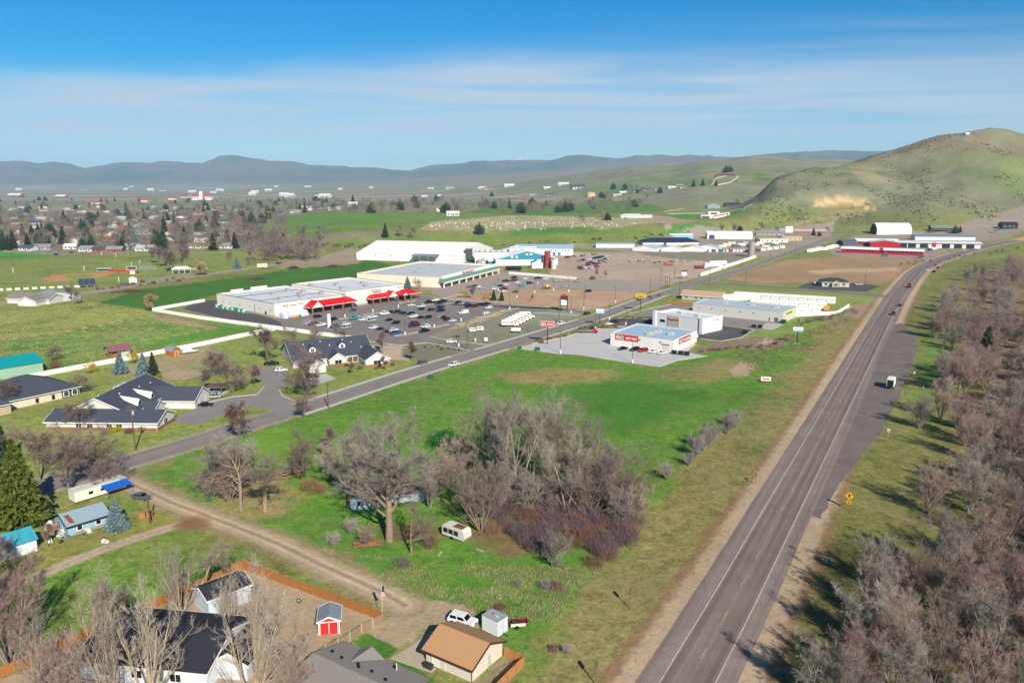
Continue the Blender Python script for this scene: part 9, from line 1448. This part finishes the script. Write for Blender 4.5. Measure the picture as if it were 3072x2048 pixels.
for i in range(34):
    px, py = rr.uniform(130, 330), rr.uniform(1575, 1630)
    if i % 2: px, py = rr.uniform(130, 190), rr.uniform(1570, 1600)
    s = rr.uniform(.2, .7); mb = MB(); mb.frus(-s, s, -s*.6, s*.6, 0, -s*.8, s*.7, -s*.5, s*.5, s*1.1); mb.box(-s*.4, s*.4, -s*.3, s*.3, s*1.1, s*1.4)
    one('yard_junk', 'piece of discarded junk heaped beside the run-down cottage', 'junk', mb, JM[i % 7], G(px, py), rr.uniform(0, 6), 'junk round the cottage')
for i, (px, py, lab) in enumerate([(440, 1555, 'brown cabinet standing in the cottage yard'), (418, 1556, 'orange wooden crate in the cottage yard')]): one('yard_crate', lab, 'crate', MB().box(0, 1.2, 0, .9, .05, 1.3).box(-.05, 1.25, -.05, .95, 1.3, 1.38).box(.55, .65, -.03, 0, .1, 1.2), mat('#a8764e', var=.2), G(px, py), R(10))
t = thing('fire_pit', 'round metal fire pit in the grass above the container', 'fire pit', G(1500, 1828)); part(t, 'bowl', MB().frus(-.5, .5, -.5, .5, .1, -.8, .8, -.8, .8, .5), mat('#8a8f96', rough=.4, metal=.4)); part(t, 'rim', MB().tube((0, 0, .5), (0, 0, .58), .95, .95, 16), mat('#6a4a40'))
one('green_ball', 'dark green garden ball in the dirt yard', 'ornament', (lambda m: (m.tube((0, 0, .1), (0, 0, .5), .25, .4, 12), m.tube((0, 0, .5), (0, 0, .85), .4, .2, 12), m)[2])(MB()), mat('#2f5a48', rough=.3), G(897, 1808))
for i, (px, py) in enumerate(((1395, 1610), (1440, 1650), (1320, 1660), (1500, 1790), (1475, 1770), (1080, 1590))):
    one('scrap_board', f'pale scrap board lying in the grass of the grove, {ORD[i]} of six', 'scrap', MB().box(-.9, .9, -.2, .2, .02, .12).box(-.8, .6, -.14, .1, .12, .18), mat('#b5ab98', var=.2), G(px, py), rr.uniform(0, 3), 'scrap boards in the grove')
# grass tufts, weeds and leaf litter (uncountable)
def tufts(name, pts, n, hx, h, wd, seed, lab):
    r = np.random.default_rng(seed); P = np.array(W2(pts)); lo, hi = P.min(0), P.max(0); q = r.uniform(lo, hi, (n*3, 2)); cl = fbm(q[:, 0]/6, q[:, 1]/6, seed, 3); q = q[(sdpoly(q[:, 0], q[:, 1], P) > 0) & (cl > .42)][:n]; n = len(q)
    c = np.concatenate([q, np.zeros((n, 1))], 1); k = 5; c = np.repeat(c, k, 0)+np.concatenate([r.normal(0, .18, (n*k, 2)), np.zeros((n*k, 1))], 1); d = np.concatenate([r.normal(0, .35, (n*k, 2)), np.ones((n*k, 1))], 1)*(h*r.uniform(.5, 1.3, (n*k, 1))); s = np.concatenate([r.normal(0, 1, (n*k, 2)), np.zeros((n*k, 1))], 1); s = _norm(s)*wd
    V = np.stack([c-s, c+s, c+d], 1).reshape(-1, 3); o = link(name, np_mesh(name, V, None, np.arange(3*n*k).reshape(-1, 3), mat(hx, rough=.95, var=.35, scale=.2))); o['kind'] = 'stuff'; o['label'] = lab
tufts('dry_grass', [(2480, 975), (2600, 905), (2630, 915), (2190, 1585), (1880, 2060), (1500, 2060), (1650, 1860), (1930, 1560), (2130, 1340)], 9000, '#8f8550', .38, .05, 1, 'dry grass on the verge left of the highway')
tufts('green_grass', [(560, 1360), (960, 1235), (1545, 1055), (2000, 1120), (2300, 1180), (2000, 1420), (1700, 1650), (1560, 1950), (1180, 1780), (960, 1660), (640, 1540)], 9000, '#4f8030', .25, .05, 2, 'green grass of the empty lot'); tufts('weeds', [(940, 1640), (1250, 1690), (1600, 1700), (1800, 1700), (1660, 1880), (1420, 1830), (1120, 1720)], 2600, '#9a9468', .5, .05, 3, 'pale weeds below the grove'); tufts('woodland_litter', [(2780, 1000), (3100, 800), (3100, 2060), (2500, 2060), (2620, 1700), (2860, 1500)], 9000, '#80644c', .45, .06, 4, 'dry brush and leaf litter under the wood'); tufts('pasture_grass', [(0, 938), (280, 906), (470, 940), (640, 980), (280, 1085), (0, 1090)], 5000, '#a39a5c', .4, .09, 5, 'rough tussocks of the pasture')
tufts('weedy_bank', [(2100, 1055), (2340, 1010), (2480, 975), (2560, 950), (2430, 1060), (2300, 1190), (2200, 1050)], 3500, '#7d6a58', .7, .07, 6, 'brown weeds of the ditch by the green lot')
# sagebrush on the big hill
r = np.random.default_rng(6); V, F3 = [], []; n = 0; az = np.radians(r.uniform(17.5, 34, 16000)); rd = r.uniform(1180, 2050, 16000); x, y = rd*np.sin(az), rd*np.cos(az); z = height(x, y); m_ = fbm(x/34, y/90, 19, 4)+.1*(np.degrees(az) < 28); k = (m_ > .60) & (z > 10); x, y, z = x[k][:4600], y[k][:4600], z[k][:4600]; n = len(x)
s = r.uniform(.6, 1.9, n); c = np.stack([x, y, z-.3], 1); oct_ = np.array([[1, 0, .3], [0, 1, .35], [-1, 0, .3], [0, -1, .35], [0, 0, 1.0]]); V = c[:, None]+oct_[None]*s[:, None, None]*r.uniform(.7, 1.3, (n, 5, 1)); ff = np.array([[0, 1, 4], [1, 2, 4], [2, 3, 4], [3, 0, 4]]); F3 = (np.arange(n)[:, None, None]*5+ff[None]).reshape(-1, 3)
o = link('sagebrush', np_mesh('sagebrush', V.reshape(-1, 3), None, F3, mat('#595b45', var=.25, scale=.05))); o['kind'] = 'stuff'; o['label'] = 'dark sagebrush scattered over the big hill'
# ---------------------------------------------------------------- air
hz = MB().box(-22500, 22500, -22500, 22500, -3, ZTOP+15); ho = link('haze', hz.mesh('haze', [])); hm, nt, b = nodes('haze_air'); nt.nodes.remove(b); pv = nt.nodes.new('ShaderNodeVolumePrincipled'); pv.inputs['Color'].default_value = (*HAZE_C, 1); pv.inputs['Density'].default_value = HAZE_D; pv.inputs['Anisotropy'].default_value = -.05
nt.links.new(pv.outputs[0], nt.nodes['Material Output'].inputs['Volume']); ho.data.materials.append(hm); ho['kind'] = 'stuff'; ho['label'] = 'thin blue haze over the valley'
